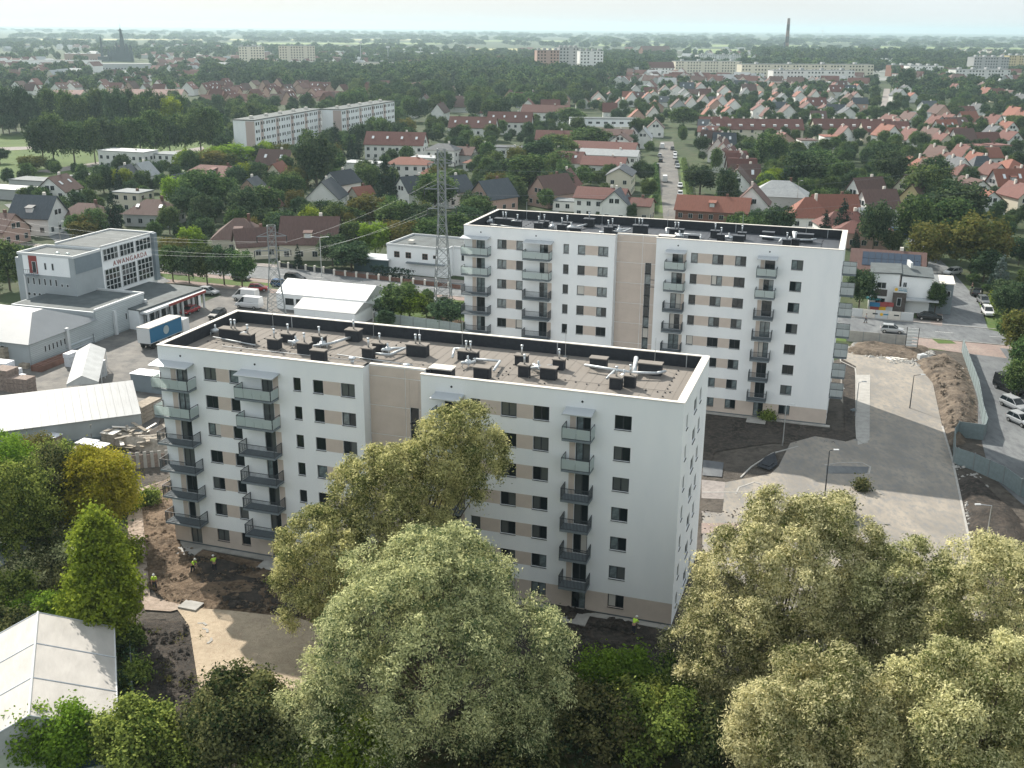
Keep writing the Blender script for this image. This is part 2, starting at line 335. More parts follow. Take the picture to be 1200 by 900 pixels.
sheet('gravel_surface', [(800,520)], 'sand') if False else None
relief('sand_ridges', [(212,716),(255,718),(284,745),(290,770),(312,790),(262,830),(242,838),(234,790),(226,740)], 'sand', .10, .05, .25, 12)
sheet('footpath', [(158,575),(200,562),(205,568),(172,582),(166,590),(176,700),(196,706),(222,712),(200,718),(170,716),(160,690),(150,630),(150,600)], 'path_stone')
relief('front_earth', [(640,700),(700,712),(800,745),(800,800),(700,830),(600,800)], 'soil_dark', .15, .03, .4, 13)
sheet('scrub_ground', [(-60,520),(150,520),(158,600),(160,700),(150,900),(-60,900)], 'scrub')
sheet('scrub_ground', [(380,900),(640,800),(820,800),(1300,700),(1300,1000),(380,1000)], 'scrub')
sheet('grass_patch', [(440,352),(560,362),(556,385),(500,395),(430,388),(445,370)], 'lawn'); sheet('bare_patch', [(475,378),(520,370),(545,378),(520,386)], 'soil_brown')
# distant land: town ground and fields
sheet('town_ground', [(-60,86),(600,92),(1260,96),(1260,80),(600,74),(-60,74)], 'far_city')
for pts, m in (([(800,57),(1200,63),(1200,67),(800,62)],'field_green'),([(1010,60),(1200,63.5),(1200,67),(1010,64.5)],'field_straw'),([(560,57),(680,57),(700,61),(540,62)],'field_straw'),([(420,61),(520,61),(520,65),(420,65)],'field_green'),
               ([(700,51.5),(960,53),(960,55.5),(700,54)],'field_green'),([(1000,54),(1200,56),(1200,58),(1000,56.5)],'field_green'),([(200,50),(520,50),(520,52),(200,52)],'field_green'),([(-50,45.5),(500,46),(500,47.3),(-50,47)],'field_straw'),([(520,47),(1000,49),(1000,50),(520,48.5)],'field_green'),([(800,66),(930,66),(930,69),(800,69)],'field_green')):
    sheet('field', pts, m)

def clods(name, polys, n, size, m, seed, z=.05):
    r = np.random.default_rng(seed); V = []; F = []
    base = np.array([(1,0,0),(0,1,0),(-1,0,0),(0,-1,0),(0,0,.8),(0,0,-.5)]); fc = [(0,1,4),(1,2,4),(2,3,4),(3,0,4),(1,0,5),(2,1,5),(3,2,5),(0,3,5)]
    for pl in polys:
        q = [P(*a) for a in pl]; x0, x1 = min(p.x for p in q), max(p.x for p in q); y0, y1 = min(p.y for p in q), max(p.y for p in q)
        for _ in range(n):
            x, y = r.uniform(x0,x1), r.uniform(y0,y1); ins = False
            for i in range(len(q)):
                a, b = q[i], q[(i+1) % len(q)]
                if (a.y > y) != (b.y > y) and x < (b.x-a.x)*(y-a.y)/(b.y-a.y)+a.x: ins = not ins
            if not ins or math.sin(x*1.3+2*math.sin(y*.9))+math.sin(y*1.7-x*.6) < -.2: continue
            s = size*r.uniform(.4,1)**2*1.6; k = len(V); t = r.uniform(0,6.28); c, si = math.cos(t), math.sin(t)
            for p in base*s*r.uniform(.6,1.2,(6,3)): V.append((x+p[0]*c-p[1]*si, y+p[0]*si+p[1]*c, z+p[2]*.8))
            F += [tuple(i+k for i in f) for f in fc]
    me = bpy.data.meshes.new(name); me.from_pydata(V, [], F); me.materials.append(M[m]); return stuff(obj(name, me))
clods('soil_clods', [[(166,590),(204,580),(211,640),(345,676),(345,722),(262,716),(205,712),(172,690)]], 3400, .22, 'soil_brown', 1, .22)
clods('soil_clods', [[(213,645),(352,680),(352,726),(262,716),(240,690)],[(160,735),(218,735),(234,845),(158,845)],[(640,705),(800,748),(800,800),(640,790)]], 1700, .2, 'soil_dark', 2, .24)  # first two patches repeat the soil colour darkened as shade
clods('gravel_clods', [[(212,716),(350,728),(380,790),(300,825),(242,838),(230,745)]], 2600, .09, 'sand', 3, .08)
clods('mound_clods', [[(1084,428),(1108,422),(1124,434),(1134,466),(1136,492),(1122,512),(1110,500),(1098,452)]], 1100, .3, 'soil_mixed', 9, .95)
clods('rubble', [[(988,412),(1002,402),(1092,410),(1100,430),(1060,430)],[(1110,500),(1150,560),(1200,640),(1140,640)]], 2200, .3, 'concrete', 4, .12)
clods('rubble', [[(830,486),(1000,505),(984,520),(905,520),(838,530)],[(822,600),(880,590),(900,640),(822,660)]], 900, .18, 'soil_grey', 5, .06)
clods('dust_stones', [[(823,640),(850,575),(940,530),(1003,520),(1003,440),(1060,425),(1100,440),(1120,560),(1140,680),(1000,720)]], 3000, .08, 'concrete', 6, .05)
# ---------------------------------------------------------------- the two apartment blocks
def wall_grid(mb, o, du, s0, s1, z0, z1, holes, depth, nrm, m=0):
    """wall in plane through o along du, with openings (sa, za, sb, zb) given reveals going inwards (-nrm)"""
    xs = sorted({s0, s1, *[h[0] for h in holes], *[h[2] for h in holes]}); zs = sorted({z0, z1, *[h[1] for h in holes], *[h[3] for h in holes]})
    def pt(s, z, d=0): return (o[0]+du[0]*s-nrm[0]*d, o[1]+du[1]*s-nrm[1]*d, z)
    for i in range(len(xs)-1):
        run = None
        for j in range(len(zs)-1):
            cx, cz = (xs[i]+xs[i+1])/2, (zs[j]+zs[j+1])/2
            if any(h[0] < cx < h[2] and h[1] < cz < h[3] for h in holes):
                continue
            mb.poly([pt(xs[i],zs[j]), pt(xs[i+1],zs[j]), pt(xs[i+1],zs[j+1]), pt(xs[i],zs[j+1])], m)
    for a, b, c, d in holes:
        for q in (((a,b),(c,b)), ((c,b),(c,d)), ((c,d),(a,d)), ((a,d),(a,b))):
            mb.poly([pt(*q[0]), pt(*q[0], depth), pt(*q[1], depth), pt(*q[1])], m)
_win = {}
H_CUR = 0
mat('pane_painted_sky', (.15,.185,.195), .08, spec=.6, var=.5, scale=1.3)  # paler pane: sky reflection painted into the glass colour
def window_mesh(w, h, nl, door=False):
    k = (round(w,2), round(h,2), nl, door)
    if k not in _win:
        f = MB(); t = .075
        f.box(0,0,0,t,.08,h); f.box(w-t,0,0,w,.08,h); f.box(t,0,0,w-t,.08,t); f.box(t,0,h-t,w-t,.08,h)
        for i in range(1, nl): f.box(w*i/nl-.05,0,t,w*i/nl+.05,.08,h-t)
        if not door: f.box(-.02,-.20,-.05,w+.02,0,-.005)
        p = MB(); p.box(.02,.03,.02,w/nl-.02,.05,h-.02)
        _win[k] = (f.mesh('window', M['frame_dark']), {c: p.mesh('pane', M[c]) for c in ('pane_dark','pane_blind','curtain','pane_painted_sky')})
    return _win[k]
def put_window(root, x, y, z, w, h, rz, nl=2, door=False, name=None):
    fm, pm = window_mesh(w, h, nl, door)
    f = obj(name or ('balcony_door' if door else 'window'), fm, root, (x, y, z), rz)
    for i in range(nl):
        r = random.random()
        obj('pane', pm['pane_painted_sky' if r < (.10 if H_CUR < 22 else .34) else ('pane_blind' if r < .42 else ('curtain' if r < .46 else 'pane_dark'))], f, (w*i/nl, 0, 0))
_balc = {}
_sm = {}
def small(key, fn, m):
    if key not in _sm:
        b = MB(); fn(b); _sm[key] = b.mesh(key[0], m)
    return _sm[key]
def balcony(root, s, z, w, kind, d=1.5, loc=None, rz=0):
    """slab at s, front face at y=-d; sub-parts railing and glass panels"""
    k = (w, kind, d)
    if k not in _balc:
        sl = MB(); sl.box(0,-d,-.2,w,0,0)
        r = MB(); H = 1.1
        for x in (0.03, w-.03): r.box(x-.025,-d+.02,0,x+.025,-d+.07,H); r.box(x-.025,-.07,0,x+.025,-.02,H)
        r.box(0,-d,H,w,-d+.05,H+.05); r.box(0,-d+.05,H,.05,0,H+.05); r.box(w-.05,-d+.05,H,w,0,H+.05)
        r.box(0,-d,.08,w,-d+.03,.12); r.box(.01,-d+.05,.08,.04,0,.12); r.box(w-.04,-d+.05,.08,w-.01,0,.12)
        if kind == 'bars':
            n = int(w/.13)
            for i in range(1, n): r.box(w*i/n-.02,-d+.01,.12,w*i/n+.02,-d+.03,H)
            n = int(d/.13)
            for i in range(1, n):
                for x in (.015, w-.035): r.box(x,-d*i/n-.02,.12,x+.02,-d*i/n+.02,H)
        g = MB(); g.box(0,0,0,1,.02,.92)
        _balc[k] = (sl.mesh('slab', M['slab_grey']), r.mesh('railing', M['rail_dark']), g.mesh('glass_panel', M['glass_frost']))
    sm, rm, gm = _balc[k]
    b = obj('balcony', sm, root, loc or (s, 0, z), rz); obj('railing', rm, b)
    if kind == 'white': gm = small(('glass_panel','white'), lambda q: q.box(0,0,0,1,.02,.98), M['glass_white'])
    if kind in ('glass','white'):
        n = max(2, round(w/1.05)); pw = (w-.1)/n
        for i in range(n): obj('glass_panel', gm, b, (.06+i*pw,-d-.025,.1), 0, (pw-.03,1,1))
        for x in (-.022, w+.042):
            for i in range(2): o = obj('glass_panel', gm, b, (x,-d+.04+i*(d-.1)/2,.1), math.pi/2, ((d-.14)/2,1,1))
    else:
        # fine mesh floor seen between bars
        pass
    return b
WROWS = [  # s0, s1, leaves, kind
    (5.10,6.50,2,'w'), (7.97,8.98,1,'w'), (14.95,15.75,1,'w'), (17.05,18.12,1,'w'), (19.97,21.42,2,'w'),
    (32.92,33.85,1,'w'), (35.82,37.30,2,'w'), (38.87,40.32,2,'w'), (46.22,47.72,2,'w'),
    (1.92,3.22,2,'d'), (11.48,12.70,2,'d'), (30.40,31.85,2,'d'), (42.80,44.12,2,'d')]
PANELS = [(6.50,7.97), (18.12,19.97), (33.85,35.82), (37.30,38.87)]
STRIPS = [(1.28,1.90,.0), (12.72,13.34,0), (31.87,32.30,0), (42.22,42.78,0)]
CAN = [(-.15,4.05), (9.35,13.55), (29.55,32.35), (41.85,44.5)]
BAL = [(.05,4.1), (9.35,3.95+0), (29.6,2.75), (41.9,2.6)]
def block(name, label, x, y, rz, nf, L, Wd, roofmat, H, end_balc, endcols):
    global H_CUR
    H_CUR = H; root = thing(name, label, 'apartment building', (x, y, 0), rz)
    base = H - 3.03 - 2.9*(nf-1)          # window sill height of the ground floor row
    RC0, RC1, RD = 22.3, 28.1, 1.3
    secs = [((0, 22.3), 0), ((28.1, L), 0)]
    wm = MB()
    holes = []
    for f in range(nf):
        zb = base + 2.9*f
        for s0, s1, n, k in WROWS:
            if k == 'w': holes.append((s0, zb, s1, zb+1.32)); put_window(root, s0, .13, zb, s1-s0, 1.32, 0, n)
            else:
                z0 = zb-.88; holes.append((s0, z0, s1, z0+2.2)); put_window(root, s0, .13, z0, s1-s0, 2.2, 0, n, True)
    PL = base + 1.32                       # top of the beige ground floor
    Zr = .25
    for (a, b), _ in secs:
        hh = [h for h in holes if a < h[0] < b]
        # split at PL: ground floor beige, above white
        lo = [(h0, max(z0, Zr), h1, min(z1, PL)) for h0, z0, h1, z1 in hh if z0 < PL-.01]
        hi = [h for h in hh if h[1] >= PL-.01]
        wall_grid(wm, (0,0), (1,0), a, b, PL, H, hi, .14, (0,-1), 0)
        wall_grid(wm, (0,0), (1,0), a, b, Zr, PL, lo, .14, (0,-1), 1)
        # parapet back of the front wall
    # recess with its return walls, beige plates laid on it as parts
    wm.poly([(RC0,0,0),(RC0,RD,0),(RC0,RD,H),(RC0,0,H)]); wm.poly([(RC1,RD,0),(RC1,0,0),(RC1,0,H),(RC1,RD,H)])
    st0, st1 = 26.45, 27.3
    topst = base + 2.9*(nf-2) + 2.1
    wall_grid(wm, (0,RD), (1,0), RC0, RC1, 0, H, [(st0, .3, st1, topst)], .1, (0,-1), 0)
    # ends and back
    eh = []
    for c0, c1 in endcols:
        for f in range(nf):
            zb = base + 2.9*f; eh.append((c0, zb, c1, zb+1.32))
    ew = MB()
    dm = []
    if end_balc:
        for f in range(nf):
            zb = base+2.9*f-.88; eh.append((end_balc[0]+1.2, zb, end_balc[0]+2.9, zb+2.2)); dm.append(zb)
    wall_grid(wm, (L,0), (0,1), 0, Wd, 0, H, [h for h in eh], .14, (1,0), 0)
    for (s0, z0, s1, z1) in eh:
        put_window(root, L-.13, s0, z0, s1-s0, z1-z0, math.pi/2, 1 if s1-s0 < 1.1 else 2, z1-z0 > 2)
    wall_grid(wm, (0,0), (0,1), 0, Wd, 0, H, [], .14, (-1,0), 0)
    wm.poly([(L,Wd,0),(0,Wd,0),(0,Wd,H),(L,Wd,H)])
    T = .32; ZR = H-1.25
    # parapet inner faces (dark) follow the outline
    ins = [(T,T),(RC0-T,T),(RC0-T,RD+T),(RC1+T,RD+T),(RC1+T,T),(L-T,T),(L-T,Wd-T),(T,Wd-T)]
    for i in range(len(ins)):
        a, b = ins[i], ins[(i+1) % len(ins)]
        wm.poly([(b[0],b[1],ZR-.1),(a[0],a[1],ZR-.1),(a[0],a[1],H),(b[0],b[1],H)], 2)
    build('wall', wm, [M['render_white'], M['render_beige'], M['bitumen']], root)
    sk = MB(); sk.box(-.0,.08,0,RC0-.02,.2,Zr+.02); sk.box(RC1+.02,.08,0,L-.02,.2,Zr+.02); build('base_skirt', sk, M['slab_grey'], root)
    rf = MB(); rf.poly([(p[0]+(0),p[1],ZR) for p in ins]); build('roof', rf, roofmat, root)
    xs_ = []; x_ = T+.02
    while x_ < L-T-.1:
        w_ = min(1.0, L-T-.01-x_)
        y0_ = T+.01 if (x_+w_ < RC0-T or x_ > RC1+T) else RD+T+.01
        key = ('felt', round(w_,2), y0_, Wd)
        if key not in _cm: _cm[key] = MB().obox((w_/2,(Wd-T-.01+y0_)/2,.025),(w_+.03,Wd-T-.01-y0_,.012),0,0,.016).mesh('felt_strip', roofmat)
        obj('felt_strip', _cm[key], root, (x_,0,ZR)); x_ += w_
    # copings: separate metal lengths
    out = [(0,0),(RC0,0),(RC0,RD),(RC1,RD),(RC1,0),(L,0),(L,Wd),(0,Wd)]
    def cop(x0,y0,x1,y1,n, axis):
        for i in range(n):
            c = MB(); g = .02
            if axis == 0: c.box(0,0,0,(x1-x0)/n-g,y1-y0,.07)
            else: c.box(0,0,0,x1-x0,(y1-y0)/n-g,.07)
            key = (name, round(x1-x0,2), round(y1-y0,2), n, axis)
            if key not in _cm: _cm[key] = c.mesh('coping', M['coping'])
            obj('coping', _cm[key], root, (x0+(x1-x0)/n*i if axis == 0 else x0, y0 if axis == 0 else y0+(y1-y0)/n*i, H+.001))
    e = .06
    cop(-e,-e,RC0+e,T+e,11,0); cop(RC1-e,-e,L+e,T+e,12,0); cop(RC0+e,RD-e,RC1-e,RD+T+e,3,0)
    cop(-e,Wd-T-e,L+e,Wd+e,26,0); cop(-e,T+e+.02,T+e,Wd-T-e-.02,8,1); cop(L-T-.35,T+e+.02,L+e,Wd-T-e-.02,9,1)
    # beige plates in the recess, one per storey and side of the joint
    for f in range(nf+1):
        z0 = base-.9+2.9*f; z1 = min(z0+2.84, H-.1); z0 = max(z0, .3)
        for a, b in ((RC0+.05, st0-.5), (st0-.44, RC1-.03)):
            if a > st0-1:
                if z0 < topst:
                    for aa, bb in ((a, st0-.02), (st1+.02, b)): key=(aa,bb,round(z1-z0,2)); 
                    c = MB(); c.box(0,0,0,st0-.03-a,.03,z1-z0); build('cladding_panel', c, M['render_beige'], root, (a, RD-.035, z0))
                    c = MB(); c.box(0,0,0,b-st1-.03,.03,z1-z0); build('cladding_panel', c, M['render_beige'], root, (st1+.03, RD-.035, z0))
                    if z1 > topst+.3:
                        c = MB(); c.box(0,0,0,st1-st0+.04,.03,z1-topst-.03); build('cladding_panel', c, M['render_beige'], root, (st0-.02, RD-.035, topst+.03))
                    continue
            c = MB(); c.box(0,0,0,b-a,.03,z1-z0); build('cladding_panel', c, M['render_beige'], root, (a, RD-.035, z0))
    # tall stair window
    n = int((topst-.3)/1.45); hh = (topst-.3)/n
    for i in range(n): put_window(root, st0, RD+.08, .3+i*hh, st1-st0, hh-.01, 0, 1, name='stair_window')
    ow = MB(); ow.box(st1,RD-.5,topst-2.3,RC1-.0,RD-.42,topst-2.22); ow.box(st1,RD-.5,topst-3.3,RC1,RD-.42,topst-3.22); build('stair_railing', ow, M['rail_dark'], root)
    # facade panels between windows, door strips
    for f in range(nf):
        zb = base+2.9*f
        if f > 0:
            for a, b in PANELS:
                if (a,b) not in _cm: _cm[(a,b)] = MB().box(0,0,0,b-a-.02,.04,1.32).mesh('facade_panel', M['render_beige'])
                obj('facade_panel', _cm[(a,b)], root, (a+.01, -.006, zb))
            for a, b, _ in STRIPS:
                if (a,b) not in _cm: _cm[(a,b)] = MB().box(0,0,0,b-a-.02,.04,2.2).mesh('facade_panel', M['render_beige'])
                obj('facade_panel', _cm[(a,b)], root, (a+.01, -.006, zb-.88))
            for (s, w) in BAL:
                balcony(root, s, zb-.9, w, 'glass' if f >= nf-2 else 'bars')
        else:
            for a, b, _ in STRIPS[1:3]: pass
    if end_balc:
        for f in range(1, nf):
            balcony(root, 0, 0, 3.1, 'white', 1.8, (L, end_balc[0]+.6, base+2.9*f-.9), math.pi/2)
    for a, b in CAN:
        c = MB(); zc = H-1.72; c.add([(a,-1.5,zc),(b,-1.5,zc),(b,0,zc+.12),(a,0,zc+.12),(a,-1.5,zc+.1),(b,-1.5,zc+.1),(b,0,zc+.28),(a,0,zc+.28)], [(0,3,2,1),(4,5,6,7),(0,1,5,4),(1,2,6,5),(2,3,7,6),(3,0,4,7)])
        build('canopy', c, M['zinc'], root)
    for s in (2.6, 10.9, 31.1, 43.3):
        v = MB(); v.tube((s,-.02,H-.85),(s,.05,H-.85),.11,n=8); build('roof_outlet', v, M['frame_dark'], root)
    # door steps and the concrete strip round the foot
    stp = MB(); stp.box(-.6,-.75,0,RC0,-.02,.12); stp.box(RC1,-.75,0,L+.6,-.02,.12); build('foot_paving', stp, M['concrete'], root)
    for s in (1.2, 11, 30, 42.2):
        c = MB(); c.box(s,-2.6,0,s+2.6,-.76,.16); build('door_slab', c, M['concrete'], root)
    # roof plant
    dark = M['roof_block']
    def chim(cx, cy, w, d, h, pipes=1, parent=root):
        c = MB(); c.box(-w/2,-d/2,0,w/2,d/2,h); c.box(-w/2-.08,-d/2-.08,h,w/2+.08,d/2+.08,h+.1, 1)
        k = build('chimney', c, [dark, roofmat], root, (cx, cy, ZR))
        for i in range(pipes):
            p = MB(); xx = (i-(pipes-1)/2)*.45; p.tube((xx,0,h+.1),(xx,0,h+1.0),.09,n=8); p.tube((xx,0,h+.9),(xx,0,h+1.05),.14,n=8); build('flue', p, M['metal_light'], k, (0,0,0), 0, None, True)
        return k
    PL_ = ROOF_ITEMS
    for cx, cy, w, d, h, n in PL_: chim(cx, min(cy, Wd-1.2), w, d, h, n)
    for pts, r in DUCTS:
        d = MB(); d.path([(a, min(b, Wd-1), ZR+c) for a, b, c in pts], r, n=8)
        for a, b, c in pts: d.dome((a, min(b, Wd-1), ZR+c-.02), r*1.1, r*1.1, r*1.1, 8, 2)
        build('air_duct', d, M['metal_duct'], root, smooth=True)
    for cx, cy in UNITS:
        u = MB(); u.dome((0,0,.4), .5,.4,.4, 8, 3); u.tube((-.2,0,.45),(.75,-.25,.6),.15,n=8); u.tube((.3,.2,.45),(-.7,.4,.5),.14,n=8); u.tube((0,0,.4),(0,0,1.15),.1,n=6)
        for a in (-.5,.5):
            for b in (-.35,.35): u.tube((a,b,0),(a,b,.5),.04,n=4)
        build('roof_fan', u, M['metal_duct'], root, (cx, cy, ZR), random.random()*6, None, True)
    h = MB(); h.box(27.9,2.6,ZR,30.0,3.8,ZR+1.0); h.box(27.8,2.5,ZR+1.0,30.1,3.9,ZR+1.12,1); build('roof_hatch', h, [dark, M['coping']], root)
    for cx, cy in ((25.3,3.2),(19.5,3.5)):
        c = MB(); c.tube((0,0,0),(0,0,.9),.18,n=10); c.tube((0,0,.8),(0,0,1.0),.34,n=10); build('roof_vent', c, M['metal_light'], root, (cx,cy,ZR), smooth=True)
    # lightning conductor: masts and the little feet of its wire
    for s in (5,17,27,38,47):
        m = MB(); m.tube((s,Wd-.9,ZR),(s,Wd-.9,H+1.6),.03,n=5); m.obox((s,Wd-.9,ZR+.06),(.4,.4,.12)); build('lightning_rod', m, M['metal_light'], root)
    ft = MB()
    for s in np.arange(1.5, L-2, 1.1): ft.obox((s, 6.1+.3*math.sin(s), ZR+.06),(.12,.12,.12))
    for s0 in (6.5, 20.5, 34, 38.5, 49.5):
        for k in range(11): ft.obox((s0, 1.2+k*1.15, ZR+.06),(.12,.12,.12))
    ft.path([(1.5,6.1,ZR+.13),(L-2,6.1,ZR+.13)], .012, 4); stuff(build('wire_feet', ft, M['frame_dark'], root))
    # parapet posts
    for s in (7, 22, 37, 50):
        c = MB(); c.box(s-.04,Wd-T-.05,ZR,s+.04,Wd-T+.0,H-.02); build('downpipe', c, M['zinc'], root)
    return root
_cm = {}
mat('roof_block', (.035,.038,.045), .8, var=.15, scale=3)
ROOF_ITEMS = [(3.4,8.3,2.9,1.0,1.05,2),(5.8,7.2,1.2,.9,1.0,1),(9.3,6.5,1.2,.9,1.05,1),(9.4,9.1,1.3,.8,.9,1),(13.0,6.0,1.3,.8,1.1,1),(12.9,9.3,1.3,.8,.9,1),(15.5,4.3,1.5,.7,1.05,0),(15.6,11.8,1.5,1.0,1.2,1),
    (19.8,6.5,1.1,.8,1.1,1),(19.8,9.1,1.3,.8,.9,1),(24.0,9.0,2.1,1.0,1.2,2),(29.2,9.5,2.0,.9,.9,2),(32.5,4.4,1.5,.9,1.1,0),(34.7,9.6,1.2,.8,1.0,1),(36.0,6.3,1.0,.8,1.1,1),(38.4,6.3,1.5,.8,1.1,0),(38.5,9.5,1.1,.8,1.0,1),
    (42.0,11.2,1.6,.9,1.0,0),(47.1,10.9,2.2,.9,1.1,0),(45.0,5.6,1.1,.8,1.1,1),(46.1,6.5,1.0,.8,1.1,1)]
DUCTS = [([(1.5,7.4,.25),(7.2,6.2,.25)],.07),([(4.7,7.7,.9),(5.6,7.4,1.1)],.13),([(13.4,7.2,.5),(14.6,8.6,.5),(15.4,11.2,.5)],.14),([(20.4,8.6,.5),(22.4,9.6,.5),(21.9,7.0,.5),(20.2,6.8,.5)],.13),
    ([(28.0,8.2,.5),(27.6,9.8,.9),(29.0,10.2,.9)],.12),([(30.2,8.4,.5),(32.8,8.6,.5),(33.2,5.6,.5)],.13),([(36.2,7.0,.6),(38.0,8.6,.6)],.12),([(41.0,9.8,.6),(45.8,9.0,.6),(48.0,9.6,.6),(48.6,10.4,.6)],.14),([(44.0,9.6,.5),(44.0,6.2,.7)],.13),
    ([(45.9,9.2,.5),(45.4,12.4,1.0)],.22),([(4,5.2,.12),(20,5.2,.12)],.03),([(16.5,6.2,.2),(25,5.4,.2)],.05)]
UNITS = [(.9,8.8),(11.0,7.8),(13.8,8.2),(20.9,8.6),(30.0,7.2),(36.9,7.9),(45.2,8.0)]
# the survey gave one shared design; the rear block is two metres deeper and one floor taller
B1 = block('apartment_building', 'long seven storey white and beige apartment block with gravel roof nearest the camera', -35.03, 101.56, -0.3153, 7, 52.15, 14.49, M['roof_gravel'], 21.4, None, [(1.7,2.6),(6.0,7.6),(9.2,10.3)])
B2 = block('apartment_building', 'eight storey white and beige apartment block with dark roof, standing behind the nearer one', -7.12, 154.16, -0.3159, 8, 52.65, 15.16, M['roof_felt'], 24.26, (3.2, 8.6), [(1.7,2.6)])
# front doors of the rear block's left section facing the lot
# ---------------------------------------------------------------- foliage and trees
leafmat('leaf_gold', (.10,.125,.035), (.90,.84,.50), .52, hue=.012, rand=.06)
leafmat('leaf_olive', (.09,.125,.035), (.78,.76,.36), .50, hue=.012, rand=.06)
leafmat('leaf_willow', (.075,.115,.05), (.74,.74,.40), .44, hue=.012, rand=.1)
leafmat('near_green', (.045,.08,.02), (.33,.40,.10), .42)
leafmat('near_dark', (.03,.05,.02), (.24,.24,.10), .35)
leafmat('leaf_green', (.032,.068,.026), (.17,.235,.085), .35)
leafmat('leaf_dark', (.022,.050,.028), (.115,.165,.080), .3)
leafmat('leaf_lime', (.12,.19,.025), (.27,.36,.05), .42)
leafmat('leaf_yellow', (.28,.30,.03), (.52,.48,.07), .45)
leafmat('leaf_autumn', (.085,.10,.030), (.19,.17,.055), .35)
leafmat('needle', (.014,.030,.022), (.035,.06,.04), .15)
leafmat('leaf_blue', (.09,.12,.11), (.15,.19,.18), .2)
mat('bark', (.10,.08,.06), .95, var=.3, scale=3)
def lobes_for(C, R, K, rl, rng, top=.25):
    out = []
    for i in range(K):
        z = 1-2*(i+.5)/K; z = z*(1-.1)+.05; t = i*2.39996+rng.uniform(-.3,.3); q = math.sqrt(max(0,1-z*z))
        f = rng.uniform(.62,.92); r = rl*rng.uniform(.75,1.25)
        out.append((C[0]+R[0]*q*math.cos(t)*f, C[1]+R[1]*q*math.sin(t)*f, C[2]+R[2]*z*f, r*min(R[0],R[2])))
    out.append((C[0],C[1],C[2],.55*min(R)))
    return out
def masses_for(C, R, K, rl, rng, sub=15):
    R = np.array(R, float); r0 = min(R); out = []; cores = []
    for i in range(K):
        z = 1-1.75*(i+.5)/K; t = i*2.39996+rng.uniform(-.35,.35); q = math.sqrt(max(0,1-z*z)); f = rng.uniform(.58,.80); mr = r0*rl*rng.uniform(.8,1.25)
        c = np.array(C)+R*np.array([q*math.cos(t),q*math.sin(t),z])*f; cores.append((*c,mr)); tone = rng.uniform(0,1)
        for j in range(sub):
            d = rng.normal(size=3); d += np.array([q*math.cos(t),q*math.sin(t),z+.45])*.9; d /= np.linalg.norm(d); out.append((*(c+d*mr*rng.uniform(.75,1.1)), mr*rng.uniform(.26,.44), tone))
    for k in range(-1,2): out.append((C[0],C[1],C[2]+k*R[2]*.35,.66*r0*(1-.12*abs(k)),.3))  # inner lobes toned darker: shade of the crown's depth put into leaf colour
    cores.append((*C, .55*r0)); return out, cores
def leaf_mesh(name, lobes, n, ll, lw, m, rng, sprig=24, sig=.32, droop=.0, squash=1.0, cores=None):
    L = np.array(lobes, float); w = L[:,3]**2; w /= w.sum(); ns = max(4, n//sprig)
    k = rng.choice(len(L), ns, p=w); d = rng.normal(size=(ns,3)); d[:,2] += .45; d /= np.linalg.norm(d,axis=1)[:,None]
    rr = L[k,3]*rng.uniform(.72,1.08,ns)**.7
    sc = L[k,:3] + d*rr[:,None]*np.array([1,1,squash])
    # drop sprigs buried deep inside other lobes
    keep = np.ones(ns,bool)
    for a in (L if cores is None else np.array(cores)):
        dd = np.linalg.norm(sc-a[:3],axis=1); keep &= ~((dd < a[3]*(.72 if cores is None else .80)))
    sc = sc[keep]; d = d[keep]; k = k[keep]; ns = len(sc); tone_l = L[:,4] if L.shape[1] > 4 else rng.uniform(0,1,len(L)); tone_s = rng.uniform(0,1,ns)*.65+tone_l[k]*.35; sg = sig*rng.uniform(.6,1.5,ns)
    idx = np.repeat(np.arange(ns), sprig); N = len(idx)
    off = rng.normal(size=(N,3))*sg[idx][:,None]; off[:,2] -= droop*np.abs(off[:,2])*1.2
    c = sc[idx]+off
    nrm = d[idx]*1.0 + rng.normal(size=(N,3))*.55 + np.array([0,0,.30]); nrm /= np.linalg.norm(nrm,axis=1)[:,None]
    ax = np.cross(nrm, rng.normal(size=(N,3))); ax[:,2] -= droop*1.2; ax -= nrm*(ax*nrm).sum(1)[:,None]; ax /= np.linalg.norm(ax,axis=1)[:,None]+1e-9; bx = np.cross(nrm, ax)
    s = rng.uniform(.65,1.35,N)[:,None]; a = ax*ll*s/2; b = bx*lw*s/2
    V = np.empty((N,4,3),np.float32); V[:,0] = c-a; V[:,1] = c-b+a*.1; V[:,2] = c+a; V[:,3] = c+b+a*.1
    tone = np.clip(.48+1.05*(tone_s[idx]-.5)+rng.normal(size=N)*.24, 0, 1)  # wide random spread imitates lit leaf tips and dark gaps by colour
    me = bpy.data.meshes.new(name); me.vertices.add(N*4); me.vertices.foreach_set('co', V.ravel())
    me.loops.add(N*4); me.loops.foreach_set('vertex_index', np.arange(N*4, dtype=np.int32)); me.polygons.add(N); me.polygons.foreach_set('loop_start', np.arange(0,N*4,4,dtype=np.int32))
    at = me.attributes.new('tone','FLOAT','FACE'); at.data.foreach_set('value', tone.astype(np.float32))
    me.materials.append(m); me.update(calc_edges=True); return me
